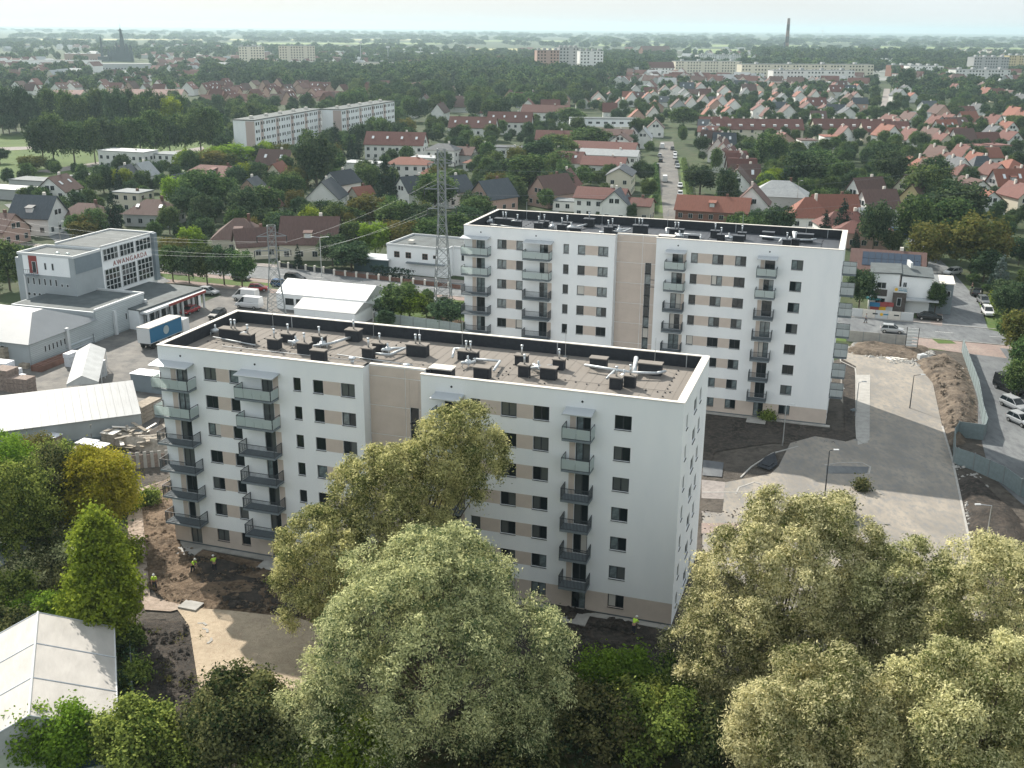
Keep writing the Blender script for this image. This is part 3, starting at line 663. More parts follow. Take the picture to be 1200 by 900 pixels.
def trunk_mb(h, r, lobes, rng, every=1, zf=.35):
    t = MB(); pts = [Vector((0,0,-.2)), Vector((rng.uniform(-.2,.2),rng.uniform(-.2,.2),h*.25)), Vector((rng.uniform(-.4,.4),rng.uniform(-.4,.4),h*.5)), Vector((rng.uniform(-.5,.5),rng.uniform(-.5,.5),h*.8))]
    for i in range(3): t.tube(pts[i], pts[i+1], r*(1-.3*i), r*(1-.3*(i+1)), n=7)
    for l in lobes[::every]:
        a = pts[1].lerp(pts[2], rng.uniform(0,1)); b = Vector(l[:3]); mid = a.lerp(b,.5)+Vector((0,0,-.06*h*rng.uniform(0,1)))
        t.tube(a, mid, r*.32, r*.2, n=5); t.tube(mid, b, r*.2, r*.06, n=5)
    return t
def big_tree(name, label, loc, parts, n, m, K=40, rl=.27, ll=.34, lw=.13, seed=1, r=.55, sig=.34, droop=.5, sprig=24, cat='tree', group=None, masses=False):
    """parts: crown masses (dx,dy,z,rx,ry,rz) relative to the foot"""
    rng = np.random.default_rng(seed); lobes = []
    cores = None
    if masses:
        cores = []
        for (dx,dy,z,rx,ry,rz,*kk) in parts: a_, b_ = masses_for((dx,dy,z),(rx,ry,rz), kk[0], rl, rng); lobes += a_; cores += b_
    else:
        for (dx,dy,z,rx,ry,rz,*kk) in parts: lobes += lobes_for((dx,dy,z),(rx,ry,rz), kk[0] if kk else K, rl, rng)
    t = thing(name, label, cat, (loc[0],loc[1],0), 0, group)
    obj('crown', leaf_mesh('crown', lobes, n, ll, lw, m, rng, sprig, sig, droop, 1.0, cores), t)
    h = max(p[2] for p in parts)
    build('trunk', trunk_mb(h, r*(.7 if cores else 1), cores if cores else lobes, rng, 3 if cores else 2), M['bark'], t); return t
WIL = M['leaf_willow']; GOL = M['leaf_gold']
def willow(label, loc, parts, n, m, rl, seed, **k): return big_tree('willow_tree', label, loc, parts, n, m, 40, rl, .235, .085, seed, .5, .22, .6, 20, masses=True, **k)
willow('huge round silvery willow in front of the nearer block, centre foreground', (-5.6,67.5), [(0,0,9.2,9.3,7.8,8.9,54),(0,1,13.0,5.6,4.8,4.6,14),(-6,-2.5,5,5,4.5,5,14),(5,-1,6.4,5.3,5,6,14)], 330000, WIL, .26, 3)
willow('tall yellowish willow with ragged top covering the middle of the nearer facade', (-9.0,80.5), [(4.4,2.4,17.2,4.3,3.2,5.4,28),(-1.0,1.5,13.4,5.2,4.2,5.8,30),(-6.2,-2,9.2,4.1,4,6.4,24),(2.0,-1,9,5,4,6,18)], 280000, M['leaf_olive'], .30, 4)
willow('sunlit cream tipped willow right of the nearer block corner', (21,73.5), [(0,0,10,7.4,6.4,8.2,40),(-5,-1.5,5.5,4.6,4.5,5.2,16),(2.9,1,14,4.5,4,4.6,16),(0,-2.5,8,4.5,3.5,6,14)], 300000, GOL, .27, 5)
willow('broad pale willow filling the right edge of the foreground', (36,68.5), [(0,0,9.0,8.2,7,7.5,40),(-6,0,7.8,5.2,5,6.5,18)], 230000, GOL, .26, 6)
willow('pale willow filling the gap between the cream tipped one and the right edge one', (28.6,71.5), [(0,0,9.4,5.2,4.6,6.8,28)], 90000, GOL, .3, 12)
willow('low pale willow at the bottom edge beneath the cream tipped one', (20.5,60.5), [(0,0,6.4,6.4,5.2,6.2,30)], 130000, GOL, .28, 7)
willow('pale willow in the bottom right corner', (30.5,60.0), [(0,0,8,6.8,5.5,6.5,32),(5,1,6,5,5,5,14)], 170000, GOL, .27, 8)
willow('small grey willow at the bottom, left of the huge round one', (-13.3,64.6), [(0,0,3.6,2.9,2.9,4.0,14)], 34000, WIL, .36, 9)
def near_tree(name, label, px, ybase, h, r, m, n=14000, seed=1, zc=.58, rz=.45, K=34, rl=.28, ll=.26, lw=.17, sig=.3, cat='tree', droop=0):
    p = P(px, ybase); return big_tree(name, label, (p.x,p.y), [(0,0,h*zc,r,r,h*rz)], n, M[m], K, rl, ll, lw, seed, max(.06,h*.02), sig, droop, 20, cat)
LF = [
 ('broadleaf_tree','dark green tree at the left edge, below the storage yard',22,662,11,4.6,'near_green',26000),
 ('broadleaf_tree','dense dark tree between the yellow tree and the left edge tree',72,628,9.4,3.6,'near_dark',20000),
 ('broadleaf_tree','bright yellow green tree beside the light footpath',122,632,10,3.8,'leaf_yellow',26000),
 ('broadleaf_tree','olive tree at the left edge reaching the white shed',8,590,8,4.0,'leaf_lime',18000),
 ('broadleaf_tree','light green tree under the stacked bricks',68,580,6,3.4,'near_green',14000),
 ('broadleaf_tree','small olive tree left of the yellow one by the white shed',40,560,5,3.2,'leaf_autumn',12000),
 ('broadleaf_tree','round dark copper tinged tree at the bottom beside the sand',286,905,7.4,3.9,'near_dark',34000),
 ('broadleaf_tree','mid green tree at the bottom right of the marquee',165,908,5.2,3.0,'near_green',24000),
 ('broadleaf_tree','slim olive sapling in front of the marquee gable',46,905,5.2,1.6,'leaf_lime',9000),
 ('broadleaf_tree','slim olive sapling in front of the marquee, right of its twin',82,908,5.4,1.7,'leaf_lime',9000),
 ('broadleaf_tree','lime green shrub at the bottom edge under the huge willow',412,925,6,3.0,'leaf_lime',20000),
 ('broadleaf_tree','green shrub between the copper tinged tree and the lime shrub',330,918,4.2,2.4,'near_green',14000),
 ('broadleaf_tree','green shrub at the bottom edge left of the copper tinged tree',232,912,3.4,2.0,'near_green',10000),
]
for i, (nm, lb, px, yb, h, r, m, n) in enumerate(LF): near_tree(nm, lb, px, yb, h, r, m, n, seed=20+i)
# tall pyramidal tree by the path
p = P(128, 752); big_tree('poplar_tree', 'tall bright green poplar like tree by the footpath above the marquee', (p.x,p.y), [(0,0,4.2,3.1,3.1,3.6,26),(0,0,8.2,2.2,2.2,3.6,18),(-.2,0,11,1.2,1.2,2.0,8)], 34000, M['leaf_lime'], rl=.36, ll=.30, lw=.20, seed=41, r=.2, sig=.3, droop=0, sprig=20)
p = P(176, 775); 
BU = [(12,716,3.6,3.0,'near_green'),(52,735,3.0,2.6,'leaf_lime'),(30,690,3,2.6,'leaf_willow'),(92,716,3,2.2,'leaf_autumn'),(100,668,3.4,2.2,'leaf_willow'),(20,640,2.4,2.6,'near_dark'),(60,665,3,2.6,'near_dark'),(8,760,3.2,3.0,'near_dark'),(100,650,3,2.6,'near_dark'),(75,690,2.2,2.4,'near_dark'),(148,600,2.2,1.4,'leaf_lime'),(175,592,1.5,.9,'near_green'),(150,660,2.6,1.6,'leaf_lime'),
      (700,815,4.2,1.7,'leaf_lime'),(740,800,2.6,1.6,'leaf_lime'),(660,880,5,3.4,'near_dark'),(715,880,4.4,3.0,'near_dark'),(770,885,5,3.4,'near_green'),(640,840,4,2.6,'near_dark'),(690,845,2.4,2.2,'near_dark'),(750,850,3.6,2.4,'near_green'),(800,830,4,2.4,'near_green'),(600,905,5,3.2,'near_dark'),(820,890,4,2.6,'near_dark'),
      (160,800,1.6,1.0,'near_green'),(165,850,1.8,1.0,'near_green'),(150,760,2,1.2,'near_green'),(215,880,1.6,1.2,'leaf_autumn'),(240,860,1.2,1.0,'leaf_autumn'),(1010,575,1.2,.6,'near_dark'),(985,606,2.4,1.3,'near_dark'),(956,610,1.8,1.0,'near_dark'),(896,612,1.4,1.0,'near_dark'),(900,492,1.0,.7,'near_green')]
for i, (px, yb, h, r, m) in enumerate(BU):
    t = near_tree('shrub', 'x', px, yb, h, r, m, int(2600*r), seed=70+i, zc=.5, rz=.52, K=10, rl=.42, cat='shrub')
    auto(t, {'near_green':'mid green','near_dark':'dark green','leaf_lime':'yellow green','leaf_willow':'silvery','leaf_autumn':'brownish','leaf_dark':'dark green'}[m]+' shrub', 'shrub', 'shrubs in the foreground')
# grass and weeds: tufts over the rough ground
def tufts(name, polys, n, h, m, seed, ll=.3):
    rng = np.random.default_rng(seed); out = []
    for pl in polys:
        q = [P(*a) for a in pl]; x0, x1 = min(p.x for p in q), max(p.x for p in q); y0, y1 = min(p.y for p in q), max(p.y for p in q); k = 0
        while k < n:
            x, y = rng.uniform(x0,x1), rng.uniform(y0,y1); ins = False
            for i in range(len(q)):
                a, b = q[i], q[(i+1) % len(q)]
                if (a.y > y) != (b.y > y) and x < (b.x-a.x)*(y-a.y)/(b.y-a.y)+a.x: ins = not ins
            k += 1
            if ins: out.append((x,y,rng.uniform(.0,h*.5),rng.uniform(.2,.9)*h))
    me = leaf_mesh(name, out, len(out)*26, ll, ll*.5, M[m], rng, 10, .2); return stuff(obj(name, me))
tufts('undergrowth', [[(-40,600),(150,600),(158,700),(150,735),(-40,760)],[(138,735),(158,740),(160,850),(140,860)]], 500, 1.3, 'leaf_dark', 91)
tufts('weeds', [[(160,740),(235,740),(240,850),(160,850)],[(170,575),(210,560),(205,590),(172,600)]], 60, .5, 'leaf_autumn', 92, .18)
tufts('undergrowth', [[(620,800),(840,790),(900,900),(560,930)]], 500, 1.6, 'leaf_dark', 93)
# ---------------------------------------------------------------- works yard on the left
mat('sheet_grey', (.34,.375,.395), .6, .1, var=.06, scale=.4)
mat('sheet_dark', (.19,.23,.26), .6, .1, var=.08, scale=.4)
mat('sheet_corr', (.50,.54,.55), .5, .1, var=.08, scale=.6, stretch=(.3,.3,3))
mat('roof_dark_felt', (.085,.10,.105), .8, var=.2, scale=.5)
mat('tile_brown', (.16,.085,.065), .8, var=.2, scale=.8, rand=.12)
mat('canvas', (.43,.44,.44), .6, var=.10, scale=.7, bump=.04, bscale=1.2)
mat('canvas_warm', (.44,.42,.395), .6, var=.08, scale=.9, bump=.05, bscale=1.2, stretch=(1,.4,1))
mat('roof_white', (.27,.285,.295), .5, var=.14, scale=.8, stretch=(2.2,.12,1))
mat('red', (.26,.05,.045), .6); mat('red_letter', (.30,.12,.11), .6)
mat('timber', (.30,.26,.21), .9, var=.25, scale=2); mat('timber_grey', (.30,.27,.23), .9, var=.25, scale=2)
mat('brick_pack', (.24,.19,.165), .9, var=.3, scale=3); mat('pack_white', (.62,.64,.68), .5, var=.12, scale=2)
mat('steel_lattice', (.25,.27,.28), .6, .3); mat('blue_tarp', (.02,.13,.25), .5); mat('teal', (.05,.30,.34), .6)
def W3(o, s, v, z=0): return (o[0]+UX.x*s+VX.x*v, o[1]+UX.y*s+VX.y*v, z)
def pane_window(root, x, y, z, w, h, rz, nx=1, nz=1, name='window', dark='pane_dark', fm='pvc', t=.07):
    fr = small(('frame', round(w,2), round(h,2), nx, nz, fm), lambda b: [b.box(0,0,0,t,.06,h), b.box(w-t,0,0,w,.06,h), b.box(t,0,0,w-t,.06,t), b.box(t,0,h-t,w-t,.06,h)] +
        [b.box(w*i/nx-t/2,0,t,w*i/nx+t/2,.05,h-t) for i in range(1,nx)] + [b.box(t,.005,h*i/nz-t/2,w-t,.055,h*i/nz+t/2) for i in range(1,nz)], M[fm])
    pa = small(('pane', round(w,2), round(h,2), dark), lambda b: b.box(.02,.02,.02,w-.02,.04,h-.02), M[dark])
    f = obj(name, fr, root, (x,y,z), rz); obj('pane', pa, f); return f
mat('pvc', (.58,.60,.61), .5)
# office building with the big grid windows; local x along UX, y along VX, origin at the tower's near left corner
o = thing('office_building', 'white and grey office building with tall grid windows and red AWANGARDA lettering', 'office building', (-89.0,190.2,0), TH)
TW, TD, WL = 12.0, 7.4, 15.6
w = MB()
w.box(0,0,0,TW,TD,12, 0)
build('tower_wall', w, M['sheet_grey'], o)
c = MB(); c.box(1.0,-.06,8.6,TW-1.0,-.003,12.02); build('upper_cladding', c, M['render_white'], o)
c = MB(); c.box(TW+.003,.3,9.2,TW+.08,TD-.1,12.02); build('side_cladding', c, M['sheet_dark'], o)
c = MB(); c.box(2.3,-.12,8.8,4.1,-.065,12.0); build('red_bay', c, M['red'], o)
b = MB(); b.box(1.9,-1.1,8.5,4.3,-.13,8.65); bb = build('balcony', b, M['slab_grey'], o)
b = MB(); [b.box(1.9+.4*i,-1.1,8.65,1.93+.4*i,-1.07,9.6) for i in range(6)]; b.box(1.9,-1.1,9.6,4.3,-1.06,9.65); build('railing', b, M['rail_dark'], bb)
for x in (1.2,2.5,3.6): pass
pane_window(o, 3.0,-.16,8.9,.9,2.1,0, 1,1,'door')
for x in (5.6,7.2): pane_window(o, x,-.1,9.6,.5,1.3,0)
for i in range(8): pane_window(o, 1.4+1.22*i,-.06,6.7,.5,1.3 if i < 6 else .6,0)
for i in range(9):
    pw = MB(); pw.tube((0,-.05,0),(0,.02,0),.36,n=10); f = build('round_window', pw, M['pvc'], o, (1.5+1.15*i,0,4.9)); pw = MB(); pw.tube((0,-.07,0),(0,-.04,0),.27,n=10); build('pane', pw, M['pane_dark'], f)
    pane_window(o, 1.2+1.15*i,-.06,2.6,.5,1.0,0)
c = MB(); c.box(-.9,.2,0,-.003,2.2,11.4); build('stair_shaft', c, M['sheet_grey'], o)
c = MB(); c.box(.9,-.25,0,1.25,-.003,8.45); build('pilaster', c, M['pvc'], o)
r = MB(); r.box(.15,.15,12.003,TW-.15,TD-.15,12.05); build('roof', r, M['roof_dark_felt'], o)
for a in ((-.1,-.1,TW+.1,.15),(-.1,TD-.15,TW+.1,TD+.1),(-.1,.16,.15,TD-.16),(TW-.15,.16,TW+.1,TD-.16)):
    c = MB(); c.box(a[0],a[1],12.06,a[2],a[3],12.5); build('parapet', c, M['pvc'], o)
for x in (6.2,8.4): c = MB(); c.dome((x,3,12.06),.5,.35,.3); build('skylight', c, M['glass_frost'], o)
# wing: facade faces +UX at x = TW
w = MB(); w.box(2.0,TD+.003,0,TW,TD+WL,12.6); build('wing_wall', w, M['render_white'], o)
r = MB(); r.box(2.0,TD,12.61,TW,TD+WL,12.66); build('wing_roof', r, M['roof_dark_felt'], o)
for a in ((1.9,TD+WL-.2,TW+.2,TD+WL+.2),(1.8,TD+.1,2.1,TD+WL-.21),(TW-.1,TD+.1,TW+.1,TD+WL-.21)):
    c = MB(); c.box(a[0],a[1],12.67,a[2],a[3],12.95); build('parapet', c, M['pvc'], o)
c = MB(); c.box(TW+.003,TD+WL-.9,3.5,TW+.7,TD+WL+.2,12.8); build('end_pier', c, M['sheet_dark'], o)
for k in range(3):
    y0 = TD+.45+k*4.75; ww = 4.1 if k < 2 else 4.5
    for (z0, z1, nz) in ((4.3,8.4,4),(10.0,12.2,2)):
        nx = 4 if k else 4; cw = ww/nx; ch = (z1-z0)/nz
        fr = MB(); t = .12
        for i in range(nx+1): fr.box(0,y0+cw*i-t/2,z0,.14,y0+cw*i+t/2,z1)
        for j in range(nz+1): fr.box(0,y0,z0+ch*j-t/2,.13,y0+ww,z0+ch*j+t/2)
        f = build('window', fr, M['pvc'], o, (TW+.01,0,0))
        for i in range(nx):
            for j in range(nz):
                pm = 'pane_dark' if random.random() < .8 else 'pane_blind'
                obj('pane', small(('pane','awa',round(cw,2),round(ch,2),pm), lambda b: b.box(0,.08,.08,.06,cw-.08,ch-.08), M[pm]), f, (0,y0+cw*i,z0+ch*j))
tx = bpy.data.curves.new('lettering','FONT'); tx.body = 'AWANGARDA'; tx.size = 1.3; tx.extrude = .05; tx.space_character = 1.3; tx.materials.append(M['red_letter'])
tmp = bpy.data.objects.new('lettering_curve', tx); COL.objects.link(tmp); bpy.context.view_layer.update(); me_ = bpy.data.meshes.new_from_object(tmp); bpy.data.objects.remove(tmp)
t = obj('lettering', me_, o, (TW+.03,TD+3.0,8.7)); t.rotation_euler = (math.pi/2,0,math.pi/2)
# shop with canopy to the right of it and the flat hall in front
s = thing('shop_building', 'low shop with dark flat roof and open front, right of the lettered office building', 'shop', (-77.6+.32,186.3,0), TH)
w = MB(); w.prism([(.3,2),(11.9,.5),(12.4,18.6),(.3,19.5)],0,3.5); build('wall', w, M['render_white'], s)
r = MB(); r.prism([(.1,2),(12.4,.4),(12.9,18.8),(.1,19.8)],3.503,3.75); build('roof', r, M['roof_dark_felt'], s)
r = MB(); r.box(12.2,.6,3.0,13.6,18.8,3.4); build('fascia', r, M['pvc'], s)
r = MB(); r.box(13.61,7.0,2.95,13.7,18.6,3.42); build('red_sign', r, M['red'], s)
for i in range(6): c = MB(); c.box(13.2,1+3.4*i,0,13.5,1.3+3.4*i,3.0); build('column', c, M['pvc'], s)
for i in range(5): pane_window(s, 12.43,1.6+3.4*i,.4,2.6,2.4,math.pi/2,2,1)
h = thing('warehouse', 'long grey corrugated warehouse with hipped roof at its near end', 'warehouse', (-75.6,160.9,0), TH)
w = MB(); w.box(-34,0,0,0,15.4,3.9); w.box(-17,15.4,0,0,29.2,5.2, 0); build('wall', w, M['sheet_grey'], h)
r = MB(); e = .5; zr = 7.0
r.add([(-34,-e,3.9),(e,-e,3.9),(e,15.4+e,3.9),(-34,15.4+e,3.9),(-34,6.5,zr),(-4.4,6.5,zr),(-4.4,9.0,zr),(-34,9,zr)],[(0,1,5,4),(1,2,6,5),(2,3,7,6),(4,5,6,7)]); build('roof', r, M['roof_hip'] if 'roof_hip' in M else mat('roof_hip',(.22,.235,.25),.5,.1,var=.05,scale=.3), h)
r = MB(); r.box(-16.7,15.9,5.21,-.3,28.9,5.25); build('flat_roof', r, M['roof_dark_felt'], h)
c = MB(); c.box(-17,28.95,5.22,.1,29.3,5.6); c.box(-.25,15.9,5.22,.1,28.94,5.6); build('parapet', c, M['pvc'], h)
for i in range(16):   # broad horizontal sheets of the long side
    c = MB(); c.box(.01,.2,.35+.30*i,.07,29.0 if i > 11 else 28.9,.35+.30*i+.20) if .35+.3*i < 3.7 else c.box(.01,15.9,.35+.30*i,.07,29.0,.35+.30*i+.2); build('cladding_sheet', c, M['sheet_corr'], h)
for y in (8.2,20.2,28.8): c = MB(); c.box(.08,y,.0,.5,y+.55,4.3); build('pier', c, M['pvc'], h)
for i in range(7): pane_window(h, .1, 3.2+.9*i, 1.6, .45, 1.1, math.pi/2)
for i in range(5): pane_window(h, .1, 23.5+.9*i, 1.9, .5, 1.2, math.pi/2)
for i in range(5): pane_window(h, -5.5-1.5*i, -.07, 2.0, .8, 1.2, 0)
# long white shed
p0 = Vector((-48.7,132.5,0)); d = (Vector((-64.0,125.5,0))-p0); L = 34; a = math.atan2(-d.y,-d.x)
s = thing('storage_shed', 'long open shed with pale corrugated sloping roof at the left edge', 'shed', p0, a)
w = MB(); w.add([(-L,0,0),(0,0,0),(0,7.2,0),(-L,7.2,0),(-L,0,3.0),(0,0,3.0),(0,7.2,4.9),(-L,7.2,4.9)],[(0,1,5,4),(1,2,6,5),(2,3,7,6),(3,0,4,7)]); build('wall', w, M['sheet_grey'], s)
for i in range(34):
    r = small(('roof_sheet','shed'), lambda b: b.add([(0,-.5,2.95),(.98,-.5,2.95),(.98,7.7,5.1),(0,7.7,5.1),(0,-.5,3.03),(.98,-.5,3.03),(.98,7.7,5.18),(0,7.7,5.18)],[(0,3,2,1),(4,5,6,7),(0,1,5,4),(1,2,6,5),(2,3,7,6),(3,0,4,7)]).box(.45,0,3.0,.52,.01,3.01), M['roof_white'])
    obj('roof_sheet', r, s, (-34+i,0,0))
w = MB(); w.box(-L,.0-.25,0,-.1,-.02,.5); build('base', w, M['slab_grey'], s)
# pointed canopy
def gable_tent(name, label, cat, loc, rz, wd, ln, he, hr, m, panels=1, wall=None, posts=True):
    t = thing(name, label, cat, loc, rz); n = panels
    for i in range(n):
        y0 = ln*i/n; y1 = ln*(i+1)/n-.06
        for sgn in (-1, 1):
            r = MB(); x = sgn*wd/2; r.add([(0,y0,hr),(x,y0,he),(x,y1,he),(0,y1,hr),(0,y0,hr+.05),(x,y0,he+.05),(x,y1,he+.05),(0,y1,hr+.05)],[(0,3,2,1),(4,5,6,7),(0,1,5,4),(1,2,6,5),(2,3,7,6),(3,0,4,7)]); build('roof_panel', r, m, t)
    for y in (0.05, ln-.1):
        g = MB(); g.add([(-wd/2,y,he-.25),(wd/2,y,he-.25),(wd/2,y,he),(0,y,hr-.02),(-wd/2,y,he)],[(0,1,2,3,4)]); build('gable', g, M['canvas'], t)
    if wall: w = MB(); w.box(-wd/2+.05,.1,0,wd/2-.05,ln-.1,he-.02); build('wall', w, wall, t)
    if posts:
        for k in range(4):
            for x in (-wd/2+.1, wd/2-.1): q = MB(); y = .15+k*(ln-.3)/3; q.tube((x,y,0),(x,y,he),.06,n=5); build('post', q, M['pvc'], t)
    return t
gable_tent('storage_canopy', 'small white pitched canopy in the yard above the long shed', 'canopy', (-60.9,144.4,0), .29+.0, 4.3, 17.2, 3.0, 4.1, M['canvas'])
# marquee in the foreground
e0 = Vector((-28.3,65.7,0)); e1 = Vector((-33.5,79.6,0)); dv = (e1-e0); rz = math.atan2(dv.y,dv.x)-math.pi/2
ct = e0 - Vector((math.cos(rz),math.sin(rz),0))*5.6
MQ = gable_tent('marquee', 'large cream marquee with three roof bays in the lower left corner', 'marquee', ct, rz, 11.2, dv.length, 3.0, 5.5, M['canvas_warm'], 3, M['marq_wall'] if 'marq_wall' in M else mat('marq_wall',(.42,.46,.38),.6,var=.12,scale=.8))
for k in (0, dv.length/3-.03, 2*dv.length/3-.03, dv.length-.06):
    for sgn in (-1,1): b = MB(); b.tube((0,k,5.5+.06),(sgn*5.62,k,3.06),.055,n=5); build('rafter', b, M['zinc'], MQ)
b = MB(); b.tube((0,0,5.57),(0,dv.length,5.57),.09,n=6); build('ridge_cover', b, M['pvc'], MQ)
for sgn in (-1,1): b = MB(); b.tube((sgn*5.63,0,3.0),(sgn*5.63,dv.length,3.0),.07,n=6); build('gutter', b, M['pvc'], MQ)
for i in range(8): b = MB(); b.box(.6,-.03-.0,.35+.22*i,5.2,.09,.35+.22*i+.14); build('slat', b, M['teal_dark'] if 'teal_dark' in M else mat('teal_dark',(.05,.09,.10),.5), MQ)
# white hall and its low neighbour behind the nearer block
H_ = gable_tent('white_hall', 'white tent hall with windows behind the nearer block, beside the road', 'hall', (-44.0+.3,204.0,0), TH-math.pi/2+.0, 9.6, 19.0, 3.0, 4.9, M['pvc'], 4, M['render_white'])
for i in range(7): pane_window(H_, 4.78, 2.0+2.3*i, .9, 1.8, 1.3, math.pi/2, 2,1, fm='frame_dark')
pane_window(H_, -.5, ln_ if False else 19.0-.06, .2, 1.6, 2.1, 0, 2, 1, 'door', fm='frame_dark')
gable_tent('white_hall', 'low white tent with shallow roof in front of the windowed hall', 'hall', (-38.8,193.5,0), TH-math.pi/2, 7.5, 12.5, 2.5, 3.7, M['canvas'], 1, M['render_white'])
# pylons
def pylon(label, x, y, h, wb, wt, arms, rz=0.2):
    t = thing('lattice_pylon', label, 'pylon', (x,y,0), rz); n = max(7, int(h/1.9))
    hw = lambda z: (wb+(wt-wb)*min(1,z/(h*.62)))/2 if z < h*.62 else wt/2*(1-.0*(z-h*.62))
    for sx, sy in ((1,1),(1,-1),(-1,1),(-1,-1)):
        l = MB()
        for i in range(n):
            z0, z1 = h*i/n, h*(i+1)/n; l.tube((sx*hw(z0),sy*hw(z0),z0),(sx*hw(z1),sy*hw(z1),z1),.085,n=4)
        build('leg', l, M['steel_lattice'], t)
    br = MB()
    for i in range(n):
        z0, z1 = h*i/n, h*(i+1)/n; a, b = hw(z0), hw(z1)
        for (p, q) in (((-1,-1),(1,-1)),((1,-1),(1,1)),((1,1),(-1,1)),((-1,1),(-1,-1))):
            br.tube((p[0]*a,p[1]*a,z0),(q[0]*b,q[1]*b,z1),.045,n=3); br.tube((q[0]*a,q[1]*a,z0),(p[0]*b,p[1]*b,z1),.045,n=3); br.tube((p[0]*b,p[1]*b,z1),(q[0]*b,q[1]*b,z1),.04,n=3)
    stuff(build('bracing', br, M['steel_lattice'], t))
    for z, ln in arms:
        a = MB()
        for s in (-1,1):
            a.tube((s*.5,.4,z),(s*ln,0,z),.06,n=4); a.tube((s*.5,-.4,z),(s*ln,0,z),.06,n=4); a.tube((0,0,z+1.0),(s*ln,0,z),.05,n=4)
        ar = build('crossarm', a, M['steel_lattice'], t)
        for s in (-1,1):
            i_ = MB(); i_.tube((s*ln,0,z-1.1),(s*ln,0,z),.09,n=5); build('insulator', i_, M['frame_dark'], ar)
    return t
pylon('tall lattice pylon standing in the bushes left of the rear block', -12.8,192.5,31,3.4,1.3,[(20.5,2.6),(24,3.1),(28.5,2.4)])
pylon('shorter lattice pylon beside the white hall, behind the nearer block', -43.2,190.5,17.5,3.6,1.4,[(13,3.2),(15.6,2.6)])
def wire(label, pts, sag=1.0, r=.015):
    w = MB(); n = 14
    for a, b in zip(pts, pts[1:]):
        a = Vector(a); b = Vector(b); pr = None
        for i in range(n+1):
            t = i/n; q = a.lerp(b,t)+Vector((0,0,-4*sag*t*(1-t)))
            if pr is not None: w.tube(pr,q,r,n=3,cap=False)
            pr = q
    return thing('power_line', label, 'power line', me=w.mesh('power_line', M['steel_lattice']), group='power lines between the pylons')
for k, (z, dx) in enumerate(((12,-3),(12,3),(14.5,-2.6),(14.5,2.6))):
    wire('power line running left from the shorter pylon over the trees, ' + ('lower near wire','lower far wire','upper near wire','upper far wire')[k], [(-43.2+dx,190.5+.2*dx,z),(-110,212+dx,z+1)], 1.6)
for k, (z, dx) in enumerate(((19.5,-2.6),(23,3.1),(27.5,2.4))):
    wire('power line between the two pylons, ' + ('lowest wire','middle wire','topmost wire')[k], [(-12.8+dx,192.5,z),(-43.2+dx,190.5,[11.9,12.1,14.5][k])], 1.2)
    wire('power line running right from the tall pylon, ' + ('lowest wire','middle wire','topmost wire')[k], [(-12.8+dx,192.5,z),(120,262+3*dx,z-2)], 3)
# stacks and yard goods
def stack(name, label, cat, px, py, w, d, h, n, m, rz=TH, group=None, top=None):
    p = P(px,py); t = thing(name, label, cat, p, rz, group)
    for i in range(n):
        b = small((name+'_layer', w, d, round(h/n,2), m), lambda q: q.box(-w/2,-d/2,0,w/2,d/2,h/n-.05), M[m]); o2 = obj('layer', b, t, (random.uniform(-.05,.05),random.uniform(-.05,.05),i*h/n+.01), random.uniform(-.04,.04))
    if top: b = small((name+'_cap', w, d, top), lambda q: q.box(-w/2-.1,-d/2-.1,0,w/2+.1,d/2+.1,.1), M[top]); obj('cover', b, t, (0,0,h))
    return t
ST = [(105,513,2.2,1.6,2.2,4,'brick_pack','coping'),(135,508,2.0,1.5,2.2,4,'brick_pack','coping'),(131,520,1.8,1.5,1.6,3,'timber_grey','coping'),(104,532,2.2,1.6,1.6,3,'timber_grey','pack_white'),(117,535,2.0,1.6,1.5,3,'brick_pack','pack_white'),
      (62,526,2.0,1.6,1.8,3,'brick_pack','pack_white'),(92,536,1.6,1.3,1.2,2,'timber_grey',None),(8,455,3,2.4,3.2,4,'brick_pack',None),(20,458,2.4,2,2.2,3,'brick_pack',None),(31,460,2.2,2,2.4,3,'brick_pack',None),(6,442,2.6,2,2.6,4,'pack_white',None),(15,445,2.4,2,1.8,3,'pack_white',None),(22,448,1.8,1.6,1.2,2,'pack_white',None),(3,427,3,2,3,4,'timber',None),
      (172,490,1.7,4.5,2.2,4,'timber','timber'),(85,428,1.2,2.2,2.2,3,'pack_white',None),(118,441,1.2,1.6,2.0,3,'zinc',None),(117,434,1.2,1.6,1.6,3,'zinc',None),(30,431,1.4,1.2,.8,2,'timber',None)]
for i, a in enumerate(ST):
    t = stack('material_stack', 'x', 'stack', *a[:6], a[6], TH, None, a[7]); auto(t, 'stack of '+{'brick_pack':'brown brick packs','timber_grey':'grey timber','pack_white':'white wrapped blocks','timber':'light timber','zinc':'metal tanks'}[a[6]]+(' under a pale cover' if a[7] else '')+' in the yard', 'stack', 'stacked goods in the yard')
# long pipe racks along the warehouse
for i, (px, py, ln) in enumerate(((92,408,7),(104,402,7),(118,396,7),(130,391,7),(146,385,6))):
    p = P(px,py); t = thing('pipe_rack', 'x', 'rack', p, TH+math.pi/2)
    for j in range(4):
        q = MB(); q.tube((-ln/2,.35*j-.5,.4+.0*j),(ln/2,.35*j-.5,.4),.14,n=6); build('pipe', q, M['zinc'], t)
        q = MB(); q.tube((-ln/2,.35*j-.5,1.2),(ln/2,.35*j-.5,1.2),.14,n=6); build('pipe', q, M['metal_light'], t)
    for x in (-ln/2+.5, ln/2-.5):
        for y in (-.8,.9): q = MB(); q.box(x-.06,y-.06,0,x+.06,y+.06,1.8); build('post', q, M['steel_lattice'], t)
    auto(t, 'rack of long grey pipes along the warehouse', 'rack', 'pipe racks')
